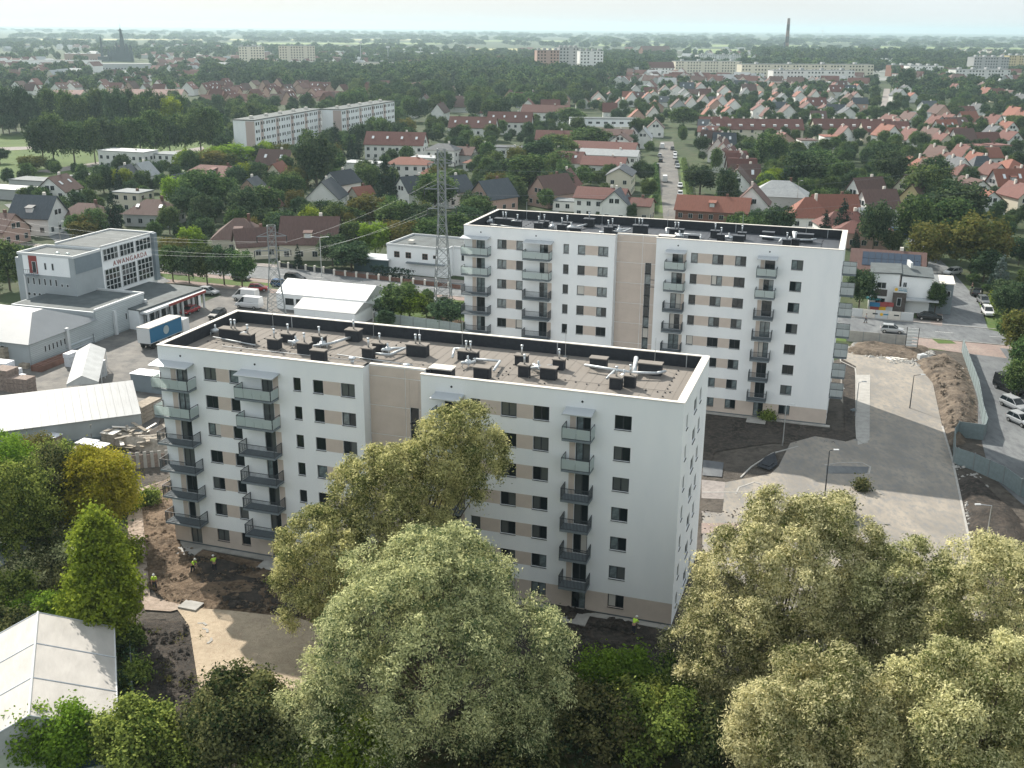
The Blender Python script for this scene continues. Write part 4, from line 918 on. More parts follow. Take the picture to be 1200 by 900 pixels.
# dark red planks stack under warehouse windows
p = P(66,426); t = thing('plank_stack', 'long stack of dark red boards against the near end of the warehouse', 'stack', p, TH+math.pi/2)
for i in range(5): b = MB(); b.box(-4.5,-1+.4*i,0,4.5,-.65+.4*i,.9+.1*(i%2)); build('plank', b, M['tile_brown'], t)
# debris heap of boards held by concrete posts
p = P(165,524); t = thing('scrap_timber_pile', 'untidy heap of pale boards beside the nearer block left end', 'pile', p, TH)
for i in range(60):
    b = MB(); b.obox((random.uniform(-4.5,4.8),random.gauss(.6,1.2),random.uniform(.4,1.9)),(random.uniform(1,3.4),random.uniform(.15,.5),.07),random.uniform(0,3.1),0,random.uniform(-.25,.25)); build('board', b, M[random.choice(['timber','timber_grey','timber_grey','coping'])], t)
b = MB(); b.add([(-5,-1,0),(5,-1,0),(5,2.4,0),(-5,2.4,0),(-4,0,1.2),(4,0,1.4),(4,1.5,1.2),(-4,1.5,1.3)],[(0,1,5,4),(1,2,6,5),(2,3,7,6),(3,0,4,7),(4,5,6,7)]); build('rubble_core', b, M['timber_grey'], t)
fr = thing('retaining_fence', 'row of upright concrete planks holding the board heap', 'fence', P(172,548), TH+.55)
for i in range(12): b = small(('concrete_post','y'), lambda q: q.box(-.2,-.07,0,.2,.07,2.1), M['concrete']); obj('concrete_post', b, fr, (-5.2+.85*i,0,0), random.uniform(-.1,.1))
for i in range(11): b = small(('infill_board','y'), lambda q: q.box(-.22,-.04,0,.22,.04,1.7), M['brick_pack']); obj('infill_board', b, fr, (-4.78+.85*i,.05,0))
# grey container and clutter by the truck
t = thing('container', 'dark grey container at the left end of the nearer block', 'container', P(178,457), TH)
b = MB(); b.box(-2.6,-1.2,0,2.6,1.2,2.6); build('body', b, M['sheet_dark'], t); b = MB(); b.box(-2.7,-1.3,2.6,2.7,1.3,2.7); build('roof', b, M['zinc'], t); b = MB(); b.box(2.605,-.8,.1,2.65,.5,2.3); build('door', b, M['frame_dark'], t)
t = thing('shed_hut', 'flat grey hut roof among the bushes at the left edge', 'hut', P(-6,668), TH); b = MB(); b.box(-3.6,-2.2,0,3.0,2.2,2.2); build('wall', b, M['timber_grey'], t); b = MB(); b.obox((-.3,0,2.35),(7.2,5,.12),0,0,-.04); build('roof', b, M['sheet_grey'], t)
# ---------------------------------------------------------------- houses
HM = {}
def hm(name, c, **k): HM[name] = mat('h_'+name, c, **k)
hm('white', (.74,.74,.72), rough=.9, var=.04, scale=.5, rand=.08); hm('cream', (.60,.56,.46), rough=.9, rand=.1); hm('grey', (.42,.43,.43), rough=.9, rand=.12)
hm('salmon', (.46,.31,.26), rough=.9, rand=.1); hm('pink', (.52,.42,.39), rough=.9, rand=.05); hm('yellow', (.60,.50,.28), rough=.9, rand=.08); hm('brick', (.22,.11,.08), rough=.9, var=.2, scale=3, rand=.1)
hm('r_red', (.13,.056,.048), rough=.8, var=.15, scale=1.2, rand=.16, stretch=(3,.4,1)); hm('r_brown', (.105,.062,.055), rough=.8, var=.15, scale=1.2, rand=.2, stretch=(3,.4,1))
hm('r_dark', (.055,.065,.078), rough=.7, var=.2, scale=1.2, rand=.2, stretch=(3,.4,1)); hm('r_orange', (.215,.085,.06), rough=.8, var=.1, scale=1.2, rand=.1, stretch=(3,.4,1)); hm('r_grey', (.33,.35,.36), rough=.6, var=.1, scale=1, rand=.15); hm('r_flat', (.16,.18,.19), rough=.8, var=.15, scale=.6, rand=.15)
NM = {'white':'white','cream':'cream','grey':'grey','salmon':'salmon','yellow':'yellow','brick':'brown brick','r_red':'red','r_brown':'brown','r_dark':'dark slate','r_orange':'orange','r_grey':'pale grey','r_flat':'grey'}
_hmesh = {}
def hmeshes(w, d, he, hr, kind, wc, rc):
    k = (w, d, he, hr, kind, wc, rc)
    if k in _hmesh: return _hmesh[k]
    b = MB(); r = MB(); e = .45; t = .22; X, Y = w/2, d/2
    if kind == 'gable':     # ridge along x
        b.add([(-X,-Y,0),(X,-Y,0),(X,Y,0),(-X,Y,0),(-X,-Y,he),(X,-Y,he),(X,Y,he),(-X,Y,he),(-X,0,hr),(X,0,hr)],[(0,1,5,4),(1,2,6,9,5),(2,3,7,6),(3,0,4,8,7)])
        sl = (hr-he)/Y; z0 = he-sl*e
        for s in (-1,1): r.add([(-X-e,s*(Y+e),z0+.03),(X+e,s*(Y+e),z0+.03),(X+e,0,hr+.03),(-X-e,0,hr+.03),(-X-e,s*(Y+e),z0+t),(X+e,s*(Y+e),z0+t),(X+e,0,hr+t),(-X-e,0,hr+t)],[(0,3,2,1),(4,5,6,7),(0,1,5,4),(1,2,6,5),(2,3,7,6),(3,0,4,7)])
    elif kind == 'hip':
        b.box(-X,-Y,0,X,Y,he); q = Y*.9 if X > Y else X*.9; rx = max(.1, X-q)
        r.add([(-X-e,-Y-e,he),(X+e,-Y-e,he),(X+e,Y+e,he),(-X-e,Y+e,he),(-rx,0,hr),(rx,0,hr)],[(0,1,5,4),(1,2,5),(2,3,4,5),(3,0,4),(0,3,2,1)])
    else:
        b.box(-X,-Y,0,X,Y,he); r.box(-X-.2,-Y-.2,he+.003,X+.2,Y+.2,he+.25)
    _hmesh[k] = (b.mesh('wall', HM[wc]), r.mesh('roof', HM[rc])); return _hmesh[k]
_hw = {}
def hwin(w, h):
    if (w,h) not in _hw:
        f = MB(); f.box(-w/2-.06,-.06,-.06,w/2+.06,-.0,h+.06); p = MB(); p.box(-w/2,-.09,0,-.03,-.065,h); p.box(.03,-.09,0,w/2,-.065,h); _hw[(w,h)] = (f.mesh('window', M['pvc']), p.mesh('pane', M['pane_dark']))
    return _hw[(w,h)]
def house(loc, rz, w, d, he, hr, kind='gable', wc='white', rc='r_red', detail=2, dormer=0, chim=1, label=None, name='house', faces='-y+x-x', skyl=0):
    t = thing(name, label or 'x', 'house', (loc[0],loc[1],0), rz)
    wm, rm = hmeshes(w, d, he, hr, kind, wc, rc); ro = obj('roof', rm, t); obj('wall', wm, t)
    if chim and detail > 0:
        cx = w*.18; b = small(('chimney', kind, round(hr,1)), lambda q: q.box(-.35,-.3,hr-1.6 if kind != 'flat' else he,.35,.3,(hr if kind != 'flat' else he)+.9), M['tile_brown'] if wc != 'white' else M['coping']); obj('chimney', b, ro, (cx,.5 if kind != 'flat' else 0,0))
    if dormer:
        for i in range(dormer):
            x = -w/2+w*(i+.5)/dormer; sl = (hr-he)/(d/2); y1 = -d/2+.9; zb = he+sl*.9
            m = small(('dormer', round(sl,2), wc), lambda q: q.add([(-.9,0,0),(.9,0,0),(.9,0,1.3),(-.9,0,1.3),(-.9,1.4/sl,1.3),(.9,1.4/sl,1.3)],[(0,1,2,3),(1,5,2),(0,3,4)]), HM[wc])
            do = obj('dormer', m, t, (x,y1,zb)); obj('dormer_roof', small(('dormer_roof', rc, round(sl,2)), lambda q: q.add([(-1.1,-.3,1.3),(1.1,-.3,1.3),(1.1,2.2/sl,1.9),(-1.1,2.2/sl,1.9),(-1.1,-.3,1.42),(1.1,-.3,1.42),(1.1,2.2/sl,2.02),(-1.1,2.2/sl,2.02)],[(0,3,2,1),(4,5,6,7),(0,1,5,4),(1,2,6,5),(2,3,7,6),(3,0,4,7)]), HM[rc]), do)
            f, p = hwin(1.2,.9); o = obj('window', f, do, (0,-.01,.25))
    if skyl:
        sl = (hr-he)/(d/2); 
        for i in range(skyl):
            x = -w/2+w*(i+.5)/skyl; yy = -d/4; zz = he+sl*(d/4)+.26; b = small(('roof_window', round(sl,2)), lambda q: q.add([(-.45,-.5,-.5*sl),(.45,-.5,-.5*sl),(.45,.5,.5*sl),(-.45,.5,.5*sl),(-.45,-.5,-.5*sl+.08),(.45,-.5,-.5*sl+.08),(.45,.5,.5*sl+.08),(-.45,.5,.5*sl+.08)],[(4,5,6,7),(0,1,5,4),(1,2,6,5),(2,3,7,6),(3,0,4,7)]), M['metal_light']); obj('roof_window', b, ro, (x,yy,zz))
    if detail > 1:
        fl = max(1, int(he/2.6)); f, p = hwin(1.1,1.2)
        def put(x,y,z,r): o = obj('window', f, t, (x,y,z), r); obj('pane', p, o)
        for k in range(fl):
            z = .95+2.75*k
            n = max(2, int(w/2.8))
            for i in range(n):
                x = -w/2+w*(i+.5)/n
                if '-y' in faces: put(x,-d/2-.001,z,0)
            n = max(2, int(d/3))
            for i in range(n):
                y = -d/2+d*(i+.5)/n
                if '+x' in faces: put(w/2+.001,y,z,math.pi/2)
                if '-x' in faces: put(-w/2-.001,-y,z,-math.pi/2)
        if kind == 'gable' and hr-he > 2.2:
            z = he+.35
            for i in (-.8,.8):
                if '+x' in faces: put(w/2+.001,i,z,math.pi/2)
                if '-x' in faces: put(-w/2-.001,i,z,-math.pi/2)
    elif detail == 1:
        f, p = hwin(1.1,1.2)
        for x in (-w/4,w/4): obj('window', f, t, (x,-d/2-.001,he*.5), 0)
        for y in (-d/5,d/5):
            obj('window', f, t, (-w/2-.001,y,he*.5), -math.pi/2); obj('window', f, t, (w/2+.001,y,he*.5), math.pi/2)
    kd = {'gable':'gabled','hip':'hipped','flat':'flat'}[kind]
    auto(t, f"{NM[wc]} house with {NM[rc]} {kd} roof", 'house'); return t
OCC = []   # footprints (x, y, r) so trees keep clear of houses
def HP(px, py, rzd, w, d, he, hr, kind='gable', wc='white', rc='r_red', **k):
    """px,py: ground point under the middle of the house; rzd degrees from the block grid"""
    p = P(px, py); OCC.append((p.x,p.y,max(w,d)*.55)); return house(p, TH+math.radians(rzd), w, d, he, hr, kind, wc, rc, **k)
# -- left of centre
HP(48,272,8,11,9.5,4.6,9.4,'gable','white','r_dark',dormer=1)
HP(72,243,100,9.5,9,5.4,9.2,'gable','white','r_brown',skyl=2)
HP(105,268,5,13,9,3.6,6.8,'hip','grey','r_brown'); HP(182,262,10,13,10,3.2,6.6,'hip','grey','r_brown',skyl=2)
HP(158,247,0,9,7,5.6,5.6,'flat','cream','r_flat'); HP(148,222,100,9,7.5,4,7.6,'gable','white','r_dark'); HP(170,218,95,7,7,4,7.8,'gable','white','r_grey')
HP(152,197,0,20,9,6.5,6.5,'flat','white','r_grey'); HP(205,197,0,14,9,5.4,5.4,'flat','white','r_flat'); HP(2,284,0,10,9,3.6,7.2,'gable','salmon','r_brown')
HP(60,222,0,26,8,3,3,'flat','grey','r_flat',detail=0,chim=0); HP(115,217,4,18,8,3,3,'flat','grey','r_flat',detail=0,chim=0); HP(20,232,0,24,8,3,3,'flat','grey','r_grey',detail=0,chim=0)
HP(256,216,0,22,10,3.4,6.4,'hip','grey','r_red',dormer=1); HP(325,206,4,12,9,4.6,9.2,'gable','yellow','r_brown',skyl=2); HP(215,232,80,8,7,4.5,7.5,'gable','white','r_dark')
HP(283,292,25,12,11,3.4,7.6,'hip','cream','r_brown',dormer=1); HP(366,300,18,13,10.5,4,9.2,'gable','cream','r_brown',dormer=1); HP(300,300,40,9,8,3.2,6.5,'gable','cream','r_brown')
HP(400,232,78,10,8,5,8.4,'gable','white','r_dark'); HP(424,238,60,6,5,3,5,'gable','cream','r_orange'); HP(412,262,0,6,4,2.4,3.4,'gable','white','r_grey')
HP(480,210,12,15,9,5.6,7.8,'hip','white','r_orange'); HP(465,186,10,24,10,6.2,10.6,'gable','white','r_red',skyl=4); HP(555,165,10,22,10.5,6.6,11,'gable','white','r_red',skyl=4); HP(598,157,12,22,10.5,6.4,10.8,'gable','white','r_red',skyl=4)
HP(640,146,5,26,11,7,10.5,'gable','white','r_red'); HP(487,240,55,10,9,4.5,8.6,'gable','white','r_dark'); HP(530,240,60,10,9,4.5,8.6,'gable','white','r_dark'); HP(578,246,62,11,9.5,4.2,8.8,'gable','salmon','r_dark')
HP(500,200,0,10,8,5,5,'flat','white','r_grey'); HP(520,193,0,12,8,6,8.2,'hip','white','r_dark'); HP(542,192,0,10,8,4,6.6,'gable','grey','r_brown'); HP(560,200,0,10,5,3,4.2,'hip','white','r_orange'); HP(597,190,5,12,8,6,6,'flat','white','r_dark'); HP(565,187,40,8,7,3.5,6.4,'gable','white','r_dark')
HP(506,217,0,9,7,3,5.8,'hip','grey','r_orange'); HP(427,205,0,14,8,4.5,4.5,'flat','white','r_grey'); HP(395,213,0,8,6,3,3,'flat','grey','r_flat')
# -- white workshop by the road
o_ = thing('flat_roofed_house', 'white two storey house with dark flat roof across the road behind the tall pylon', 'house', (-27.6,236.4-4.5,0), TH-.06)
w = MB(); w.box(0,0,0,14.5,13,6.0); w.box(14.5,3,0,24,13.5,6.2); build('wall', w, M['render_white'], o_); r = MB(); r.box(.2,.2,6.01,14.3,12.8,6.1); r.box(14.6,3.2,6.21,23.8,13.3,6.3); build('roof', r, M['roof_dark_felt'], o_)
for a in ((-.1,-.1,14.6,.19),(-.1,12.81,14.6,13.1),(-.1,.2,.19,12.8),(14.31,.2,14.6,2.9),(14.7,2.9,24.1,3.19)): c = MB(); c.box(a[0],a[1],6.02,a[2],a[3],6.5); build('parapet', c, M['pvc'], o_)
for x in (1.8,4.6,8.6): pane_window(o_, x,-.05,3.6,1.3,1.3,0,2,2,fm='tile_brown')
pane_window(o_, 11.2,-.05,4.0,.7,.7,0,1,1,fm='tile_brown'); pane_window(o_, 16.5,2.95,3.4,1.5,1.5,0,2,1)
c = MB(); c.box(3.4,3.5,6.12,4.6,4.6,6.8); build('chimney', c, M['coping'], o_); c = MB(); c.box(5,.0-.9,2.6,14,-.11,2.9); build('canopy', c, M['slab_grey'], o_)
g = thing('garage', 'dark garage with pale roof left of the white flat roofed house', 'garage', P(440,316), TH); b = MB(); b.box(-4,-2.5,0,4,2.5,2.8); build('wall', b, M['teal_dark'], g); b = MB(); b.obox((0,0,2.95),(9,6,.15)); build('roof', b, M['zinc'], g)
OCC += [(-20,240,14),(-34,243,6)]
# -- behind the rear block
HP(612,268,8,18,11,3.8,3.8,'flat','white','r_dark'); HP(647,240,60,12,9,4,9,'gable','salmon','r_brown'); HP(705,254,0,14,9,5.8,8.2,'gable','white','r_red'); HP(722,258,92,8,8,5,8.6,'gable','white','r_dark')
HP(745,258,0,9,7,4.6,6.2,'gable','cream','r_red'); HP(727,226,96,13,8,6.4,8.6,'gable','cream','r_dark'); HP(708,212,3,15,9,6,8.4,'gable','white','r_red'); HP(688,238,0,11,7,3.2,3.2,'flat','grey','r_flat'); HP(668,246,0,9,6,2.8,2.8,'flat','white','r_flat')
HP(714,199,2,22,8,5.8,7.6,'gable','white','r_grey'); HP(708,190,2,26,9,5.8,8,'gable','grey','r_red'); HP(728,182,92,9,8,6.4,9,'gable','white','r_brown'); HP(742,170,95,9,7,5,8.6,'gable','white','r_dark'); HP(754,173,95,9,7,5,8.6,'gable','white','r_grey')
HP(718,172,2,18,8,5.6,7.8,'gable','grey','r_brown'); HP(768,160,100,9,8,4.6,8.4,'gable','white','r_brown')
HP(835,258,0,20,8,3.2,6.6,'gable','brick','r_orange',dormer=1); HP(880,256,92,9,9.5,4.6,9.4,'gable','white','r_brown'); HP(863,230,92,10,8.5,4.8,9,'gable','white','r_brown'); HP(912,247,2,16,12,5,9,'hip','grey','r_grey')
HP(945,265,15,11,10,3,8,'hip','white','r_orange'); HP(975,262,20,12,9,4,8,'gable','white','r_orange'); HP(988,279,18,14,9,3.6,7,'hip','white','r_red'); HP(1010,288,5,14,9,3.8,6.4,'hip','salmon','r_red')
HP(1013,245,40,10,8,4.5,9.4,'gable','white','r_brown'); HP(1026,258,30,10,8,4.2,8.6,'gable','white','r_brown'); HP(1022,270,20,8,7,3.4,6,'gable','white','r_grey'); HP(1078,250,55,11,9,4.2,9,'gable','yellow','r_brown'); HP(1068,236,50,9,8,4,8.6,'gable','cream','r_brown')
# solar roof house and the sign-bearing house by the side street
p = P(1036,340); s_ = house(p, TH, 14, 11, 5.2, 8.2, 'gable', 'brick', 'r_brown', detail=2); OCC.append((p.x,p.y,9))
sp = MB(); sl = 3.0/5.5
for i in range(9):
    for j in range(2): b = small(('solar_panel','x'), lambda q: q.add([(0,0,0),(1.2,0,0),(1.2,1.8,1.8*sl),(0,1.8,1.8*sl)],[(0,1,2,3)]).add([(0,0,-.08),(1.2,0,-.08),(1.2,0,0),(0,0,0)],[(0,1,2,3)]), M['solar'] if 'solar' in M else mat('solar',(.012,.03,.06),.15,spec=.8)); obj('solar_panel', b, s_, (-5+1.26*i,-4.6+1.9*j,5.2+.9*sl+.33+1.9*sl*j))
k_ = thing('shop_house', 'white and grey flat roofed corner building with a small sign above its door', 'corner building', (68.9,202.6,0), TH)
w = MB(); w.box(0,0,0,5.2,9,7.2); w.box(5.6,0,0,11,9,6.9); build('wall', w, M['render_white'], k_); w = MB(); w.box(11.0,.8,0,15.0,8.2,5.8); build('side_wing', w, M['slab_grey'], k_)
w = MB(); w.box(4.3,-1.4,0,6.7,-.01,4.0); build('porch', w, M['brick_dark'] if 'brick_dark' in M else mat('brick_dark',(.10,.085,.08),.9,var=.2,scale=4), k_)
r = MB(); r.obox((2.6,4.5,7.35),(5.8,9.6,.2),0,0,.04); r.obox((8.4,4.5,7.15),(5.8,9.6,.2),0,0,-.04); build('roof', r, M['roof_dark_felt'], k_); r = MB(); r.box(11.1,.7,5.81,15.2,8.4,6.0); build('wing_roof', r, M['coping'], k_)
b = MB(); b.box(4.2,-1.6,4.05,6.9,-1.4,5.2); sg = build('sign', b, M['pvc'], k_)
b = MB(); b.tube((4.75,-1.66,4.65),(4.75,-1.61,4.65),.3,n=12); build('emblem', b, mat('amber',(.75,.45,.03),.5), sg)
mat('sign_blue',(.05,.22,.34),.5)
for i, (x0, x1, z0, z1) in enumerate(((5.2,5.75,4.75,4.88),(5.85,6.6,4.78,4.88),(5.2,6.1,4.42,4.56),(6.15,6.7,4.38,4.58))): b = MB(); b.box(x0,-1.63,z0,x1,-1.603,z1); build('sign_mark', b, M['sign_blue'], sg)
for x, z, ww, hh in ((1.2,4.3,1.7,1.2),(1.2,1.2,1.8,1.2),(5.9,4.6,.7,1.2),(11.6,3.4,1.3,1.2),(13.3,3.4,1.3,1.2)): pane_window(k_, x,(-.05 if x < 11 else .74),z,ww,hh,0,2,1)
pane_window(k_, 5.1,-1.45,1.4,.8,1.6,0,1,1)
b = MB(); b.box(1,-.06,2.8,3.2,-.003,4.1); build('dark_panel', b, M['brick_dark'], k_); b = MB(); b.obox((9.6,-1.2,2.9),(5.8,2.2,.25)); build('entrance_canopy', b, M['zinc'], k_)
b = MB(); b.obox((6.9,5.2,8.4),(.4,3.2,1.0),.2,0,0); build('roof_window', b, M['pvc'], k_)
OCC.append((76,205,12))
# play corner in front of it, advertising wall
pc = thing('parasol', 'turquoise parasol in the play corner before the corner building', 'parasol', P(1022,362), 0)
b = MB(); n = 8; b.add([(0,0,2.7)]+[(1.7*math.cos(2*math.pi*k/n),1.7*math.sin(2*math.pi*k/n),2.1) for k in range(n)],[(0,1+k,1+(k+1)%n) for k in range(n)]+[(0,1+(k+1)%n,1+k) for k in range(n)]); build('canopy', b, M['teal'], pc); b = MB(); b.tube((0,0,0),(0,0,2.7),.04); build('pole', b, M['pvc'], pc)
for i, (px, c, nm) in enumerate(((1024,'red','red'),(1032,'amber','yellow'),(1040,'pvc','white'))):
    t = thing('play_house', nm+' plastic play house beside the parasol in the play corner', 'play house', P(px,366), TH); b = MB(); b.box(-.8,-.6,0,.8,.6,1.3); build('wall', b, M[c], t); b = MB(); b.add([(-.95,-.75,1.3),(.95,-.75,1.3),(.95,.75,1.3),(-.95,.75,1.3),(-.95,0,2.0),(.95,0,2.0)],[(0,1,5,4),(2,3,4,5),(1,2,5),(3,0,4)]); build('roof', b, M['red' if c != 'red' else 'blue_tarp'], t)
bw = thing('advertising_wall', 'low white banner wall with faded logos along the pavement by the corner building', 'banner wall', P(996,370.5), TH)
L_ = (P(1070,378)-P(996,370.5)).length
for i in range(5): b = MB(); b.box(i*L_/5,0,0,(i+1)*L_/5-.05,.1,1.6); pn = build('panel', b, M['coping' if i % 2 else 'pvc'], bw)
b = MB(); b.tube((5.6,-.03,.85),(5.6,-.005,.85),.3,n=10); build('logo', b, M['amber'], bw)
for i, c in enumerate(('frame_dark','sign_blue','frame_dark')): b = MB(); b.box(4.0+i*1.9,-.02,.75,4.9+i*1.9,-.003,1.0); build('logo', b, M[c], bw)
# terraces on the right and the red terraces beyond
for i, (px, py, w, rc) in enumerate(((885,163,44,'r_red'),(835,160,14,'r_red'),(996,163,38,'r_red'),(1034,166,22,'r_red'))):
    p = P(px,py); t = thing('terrace_house', 'x', 'terrace', p, TH+.30, None); OCC.append((p.x,p.y,w*.3)); OCC.append((p.x-w*.3,p.y,8)); OCC.append((p.x+w*.3,p.y,8))
    wm, rm = hmeshes(w, 11, 5.2, 9.6, 'gable', 'cream', rc); obj('wall', wm, t); ro = obj('roof', rm, t)
    for k in range(int(w/5.5)):
        f, pp = hwin(1.1,1.2); x = -w/2+2.7+5.5*k
        for z in (1,3.6): o = obj('window', f, t, (x,-5.501,z)); obj('pane', pp, o)
        b = small(('chimney','terr'), lambda q: q.box(-.4,-.3,8.6,.4,.3,10.6), M['coping']); obj('chimney', b, ro, (x+2,.4,0))
        b = small(('dormer','terr'), lambda q: q.add([(-.8,-4.2,6.0),(.8,-4.2,6.0),(.8,-4.2,7.3),(-.8,-4.2,7.3),(-.8,-2,7.5),(.8,-2,7.5)],[(0,1,2,3),(3,2,5,4),(1,5,2),(0,3,4)]), M['pvc']); obj('dormer', b, ro, (x,0,0))
    auto(t, 'long terrace under one '+NM[rc]+' roof', 'terrace')
HP(650+0,176,10,16,9,5,8.4,'gable','white','r_red'); 
# school-like long yellow and white block
t = thing('school_building', 'long low school with cream ground floor and white upper floor, left of the centre street', 'school', P(708,156), TH+.30); OCC += [(P(708,156).x-14,P(708,156).y,10),(P(708,156).x,P(708,156).y,10),(P(708,156).x+14,P(708,156).y,10)]
b = MB(); b.box(-14,-5,0,16,5,3.6); build('lower_wall', b, HM['cream'], t); b = MB(); b.box(-18,-4.4,3.603,16,5,7.4); build('upper_wall', b, M['render_white'], t); b = MB(); b.box(-18.2,-4.6,7.41,16.2,5.2,7.7); build('roof', b, M['roof_dark_felt'], t)
for i in range(8):
    pane_window(t,-16.6+4*i,-4.46,5.0,2.0,1.1,0,2,1)
    if i > 0: pane_window(t,-16.2+4*i,-5.05,1.2,1.9,1.4,0,2,1)
# slab blocks
def slab(label, A, B, wd, h, floors, bays):
    A = Vector(A); B = Vector(B); L = (B-A).length; a = math.atan2((B-A).y,(B-A).x); t = thing('slab_block', label, 'apartment block', A, a); OCC.extend([(A.lerp(B,k/6).x,A.lerp(B,k/6).y,9) for k in range(7)])
    b = MB(); b.box(0,0,0,L,wd,h); build('wall', b, M['render_white'], t)
    b = MB(); b.box(-.2,-.2,h+.003,L+.2,wd+.2,h+.35); ro = build('roof', b, M['roof_dark_felt'], t)
    for i in range(5): c = MB(); c.box(L*(i+.5)/5-.8,wd/2-.6,h+.36,L*(i+.5)/5+.8,wd/2+.6,h+1.4); build('chimney', c, M['coping'], ro)
    c = MB(); c.box(-.06,wd*.0+.1,0,-.003,wd*.42,h*.98); build('end_panel', c, HM['pink'], t)
    bw = L/bays
    for k in range(bays):
        if k % 3 == 1: c = MB(); c.box(k*bw+.2,-.08,0,k*bw+bw*.55,-.003,h-.3); build('coloured_panel', c, HM['pink'], t)
        for f in range(floors):
            z = 1.0+f*h/floors
            pane_window(t, k*bw+bw*.60,-.05,z,bw*.22,1.3,0,1,1); pane_window(t, k*bw+bw*.15,-.13,z,bw*.25,1.3,0,1,1)
def mirror_note(): pass
slab('five storey white slab block with salmon end, left one of the touching pair', (-104.2,441.9,0), (-88.4,507.4,0), 9.5, 15, 5, 14)
slab('five storey white slab block with salmon panels, right one of the touching pair', (-78.7,503.1,0), (-61.1,564.4,0), 10, 15, 5, 13)
# ---------------------------------------------------------------- vehicles
for n, c in dict(car_white=(.68,.69,.70), car_silver=(.42,.44,.46), car_black=(.015,.016,.018), car_red=(.30,.02,.025), car_green=(.03,.06,.045), car_blue=(.03,.09,.20), car_grey=(.14,.15,.16), car_yellow=(.6,.42,.04)).items(): mat(n, c, .25, .15, spec=.6)
mat('tyre', (.015,.015,.015), .8); mat('lamp', (.6,.6,.58), .15); mat('tail_lamp', (.35,.02,.02), .3); mat('rim', (.45,.46,.47), .3, .7)
CARS = {  # stations: x, z_bottom, z_top(belt), halfwidth ; cabin: x, z, halfwidth at roof
 'hatch': dict(L=4.1, W=1.74, body=[(-2.05,.45,.75,.70),(-1.95,.30,.92,.82),(-1.2,.24,.95,.87),(.4,.24,.95,.87),(1.1,.26,.92,.86),(1.85,.30,.78,.80),(2.05,.42,.62,.68)], cab=[(-1.9,.93),(-1.55,1.46),(.15,1.50),(1.0,.94)]),
 'sedan': dict(L=4.6, W=1.8, body=[(-2.3,.45,.80,.72),(-2.2,.32,.95,.84),(-1.3,.24,.97,.9),(.6,.24,.95,.9),(1.4,.26,.90,.88),(2.15,.30,.76,.82),(2.3,.42,.60,.70)], cab=[(-1.75,.95),(-1.05,1.40),(.35,1.43),(1.25,.93)]),
 'estate': dict(L=4.6, W=1.82, body=[(-2.3,.45,.85,.74),(-2.22,.32,1.0,.85),(-1.3,.26,1.03,.9),(.6,.26,1.0,.9),(1.4,.28,.96,.88),(2.15,.32,.80,.82),(2.3,.44,.62,.70)], cab=[(-2.15,1.0),(-1.85,1.55),(.25,1.60),(1.2,.98)]),
 'van': dict(L=5.3, W=2.0, body=[(-2.65,.40,1.3,.94),(-2.6,.30,1.35,.97),(-1.3,.28,1.35,.99),(1.2,.28,1.30,.99),(1.9,.30,1.12,.96),(2.5,.34,.95,.88),(2.65,.44,.72,.78)], cab=[(-2.62,1.35),(-2.58,2.25),(.95,2.3),(1.95,1.14)])}
def car_proto(kind):
    c = CARS[kind]; b = MB(); rings = []
    for x, z0, z1, hw in c['body']: rings.append([(x,-hw*.86,z0),(x,hw*.86,z0),(x,hw,z0+(z1-z0)*.35),(x,hw*.97,z0+(z1-z0)*.8),(x,hw*.88,z1),(x,-hw*.88,z1),(x,-hw*.97,z0+(z1-z0)*.8),(x,-hw,z0+(z1-z0)*.35)])
    b.loft(rings); cb = c['cab']; hw = c['W']/2
    (x0,z0),(x1,z1),(x2,z2),(x3,z3) = cb; lo, hi = hw*.90, hw*.74
    g = MB(); g.add([(x0,-lo,z0),(x3,-lo,z3),(x3,lo,z3),(x0,lo,z0),(x1,-hi,z1-.04),(x2,-hi,z2-.04),(x2,hi,z2-.04),(x1,hi,z1-.04)],[(0,1,5,4),(1,2,6,5),(2,3,7,6),(3,0,4,7),(4,5,6,7)])
    if kind == 'van': # panel sides: body colour except the front doors
        b.add([(x0,-lo-.02,z0-.02),(.6,-lo-.02,z0-.02),(.5,-hi-.03,z1),(x1,-hi-.03,z1)],[(0,1,2,3)]); b.add([(x0,lo+.02,z0-.02),(.6,lo+.02,z0-.02),(.5,hi+.03,z1),(x1,hi+.03,z1)],[(3,2,1,0)]); b.add([(x0-.03,-lo,z0),(x0-.03,lo,z0),(x1-.03,hi,z1),(x1-.03,-hi,z1)],[(3,2,1,0)])
    r = MB(); r.box(x1-.06,-hi-.02,z1-.035,x2+.04,hi+.02,z2+.03)
    for x, xx in ((x0,x1),(x3,x2)):
        for s in (-1,1): r.tube((x,s*lo,z0 if x == x0 else z3),(xx,s*hi,z1),.05,n=4)
    if kind != 'van':
        for s in (-1,1): r.tube(((x1+x2)/2,s*lo,z0),((x1+x2)/2,s*hi,z1),.045,n=4)
    w = MB(); w.tube((0,-.1,0),(0,.1,0),.32,n=12); rm = MB(); rm.tube((0,-.115,0),(0,.115,0),.19,n=8)
    h = MB(); h.obox((0,0,0),(.14,.32,.14))
    return dict(body=b.mesh('body', M['car_white']), glass=g.mesh('windows', M['pane_dark']), roof=r.mesh('roof', M['car_white']), wheel=w.mesh('wheel', M['tyre']), rim=rm.mesh('rim', M['rim']), head=h.mesh('headlight', M['lamp']), tail=h.mesh('tail_light', M['tail_lamp']))
_cp = {}
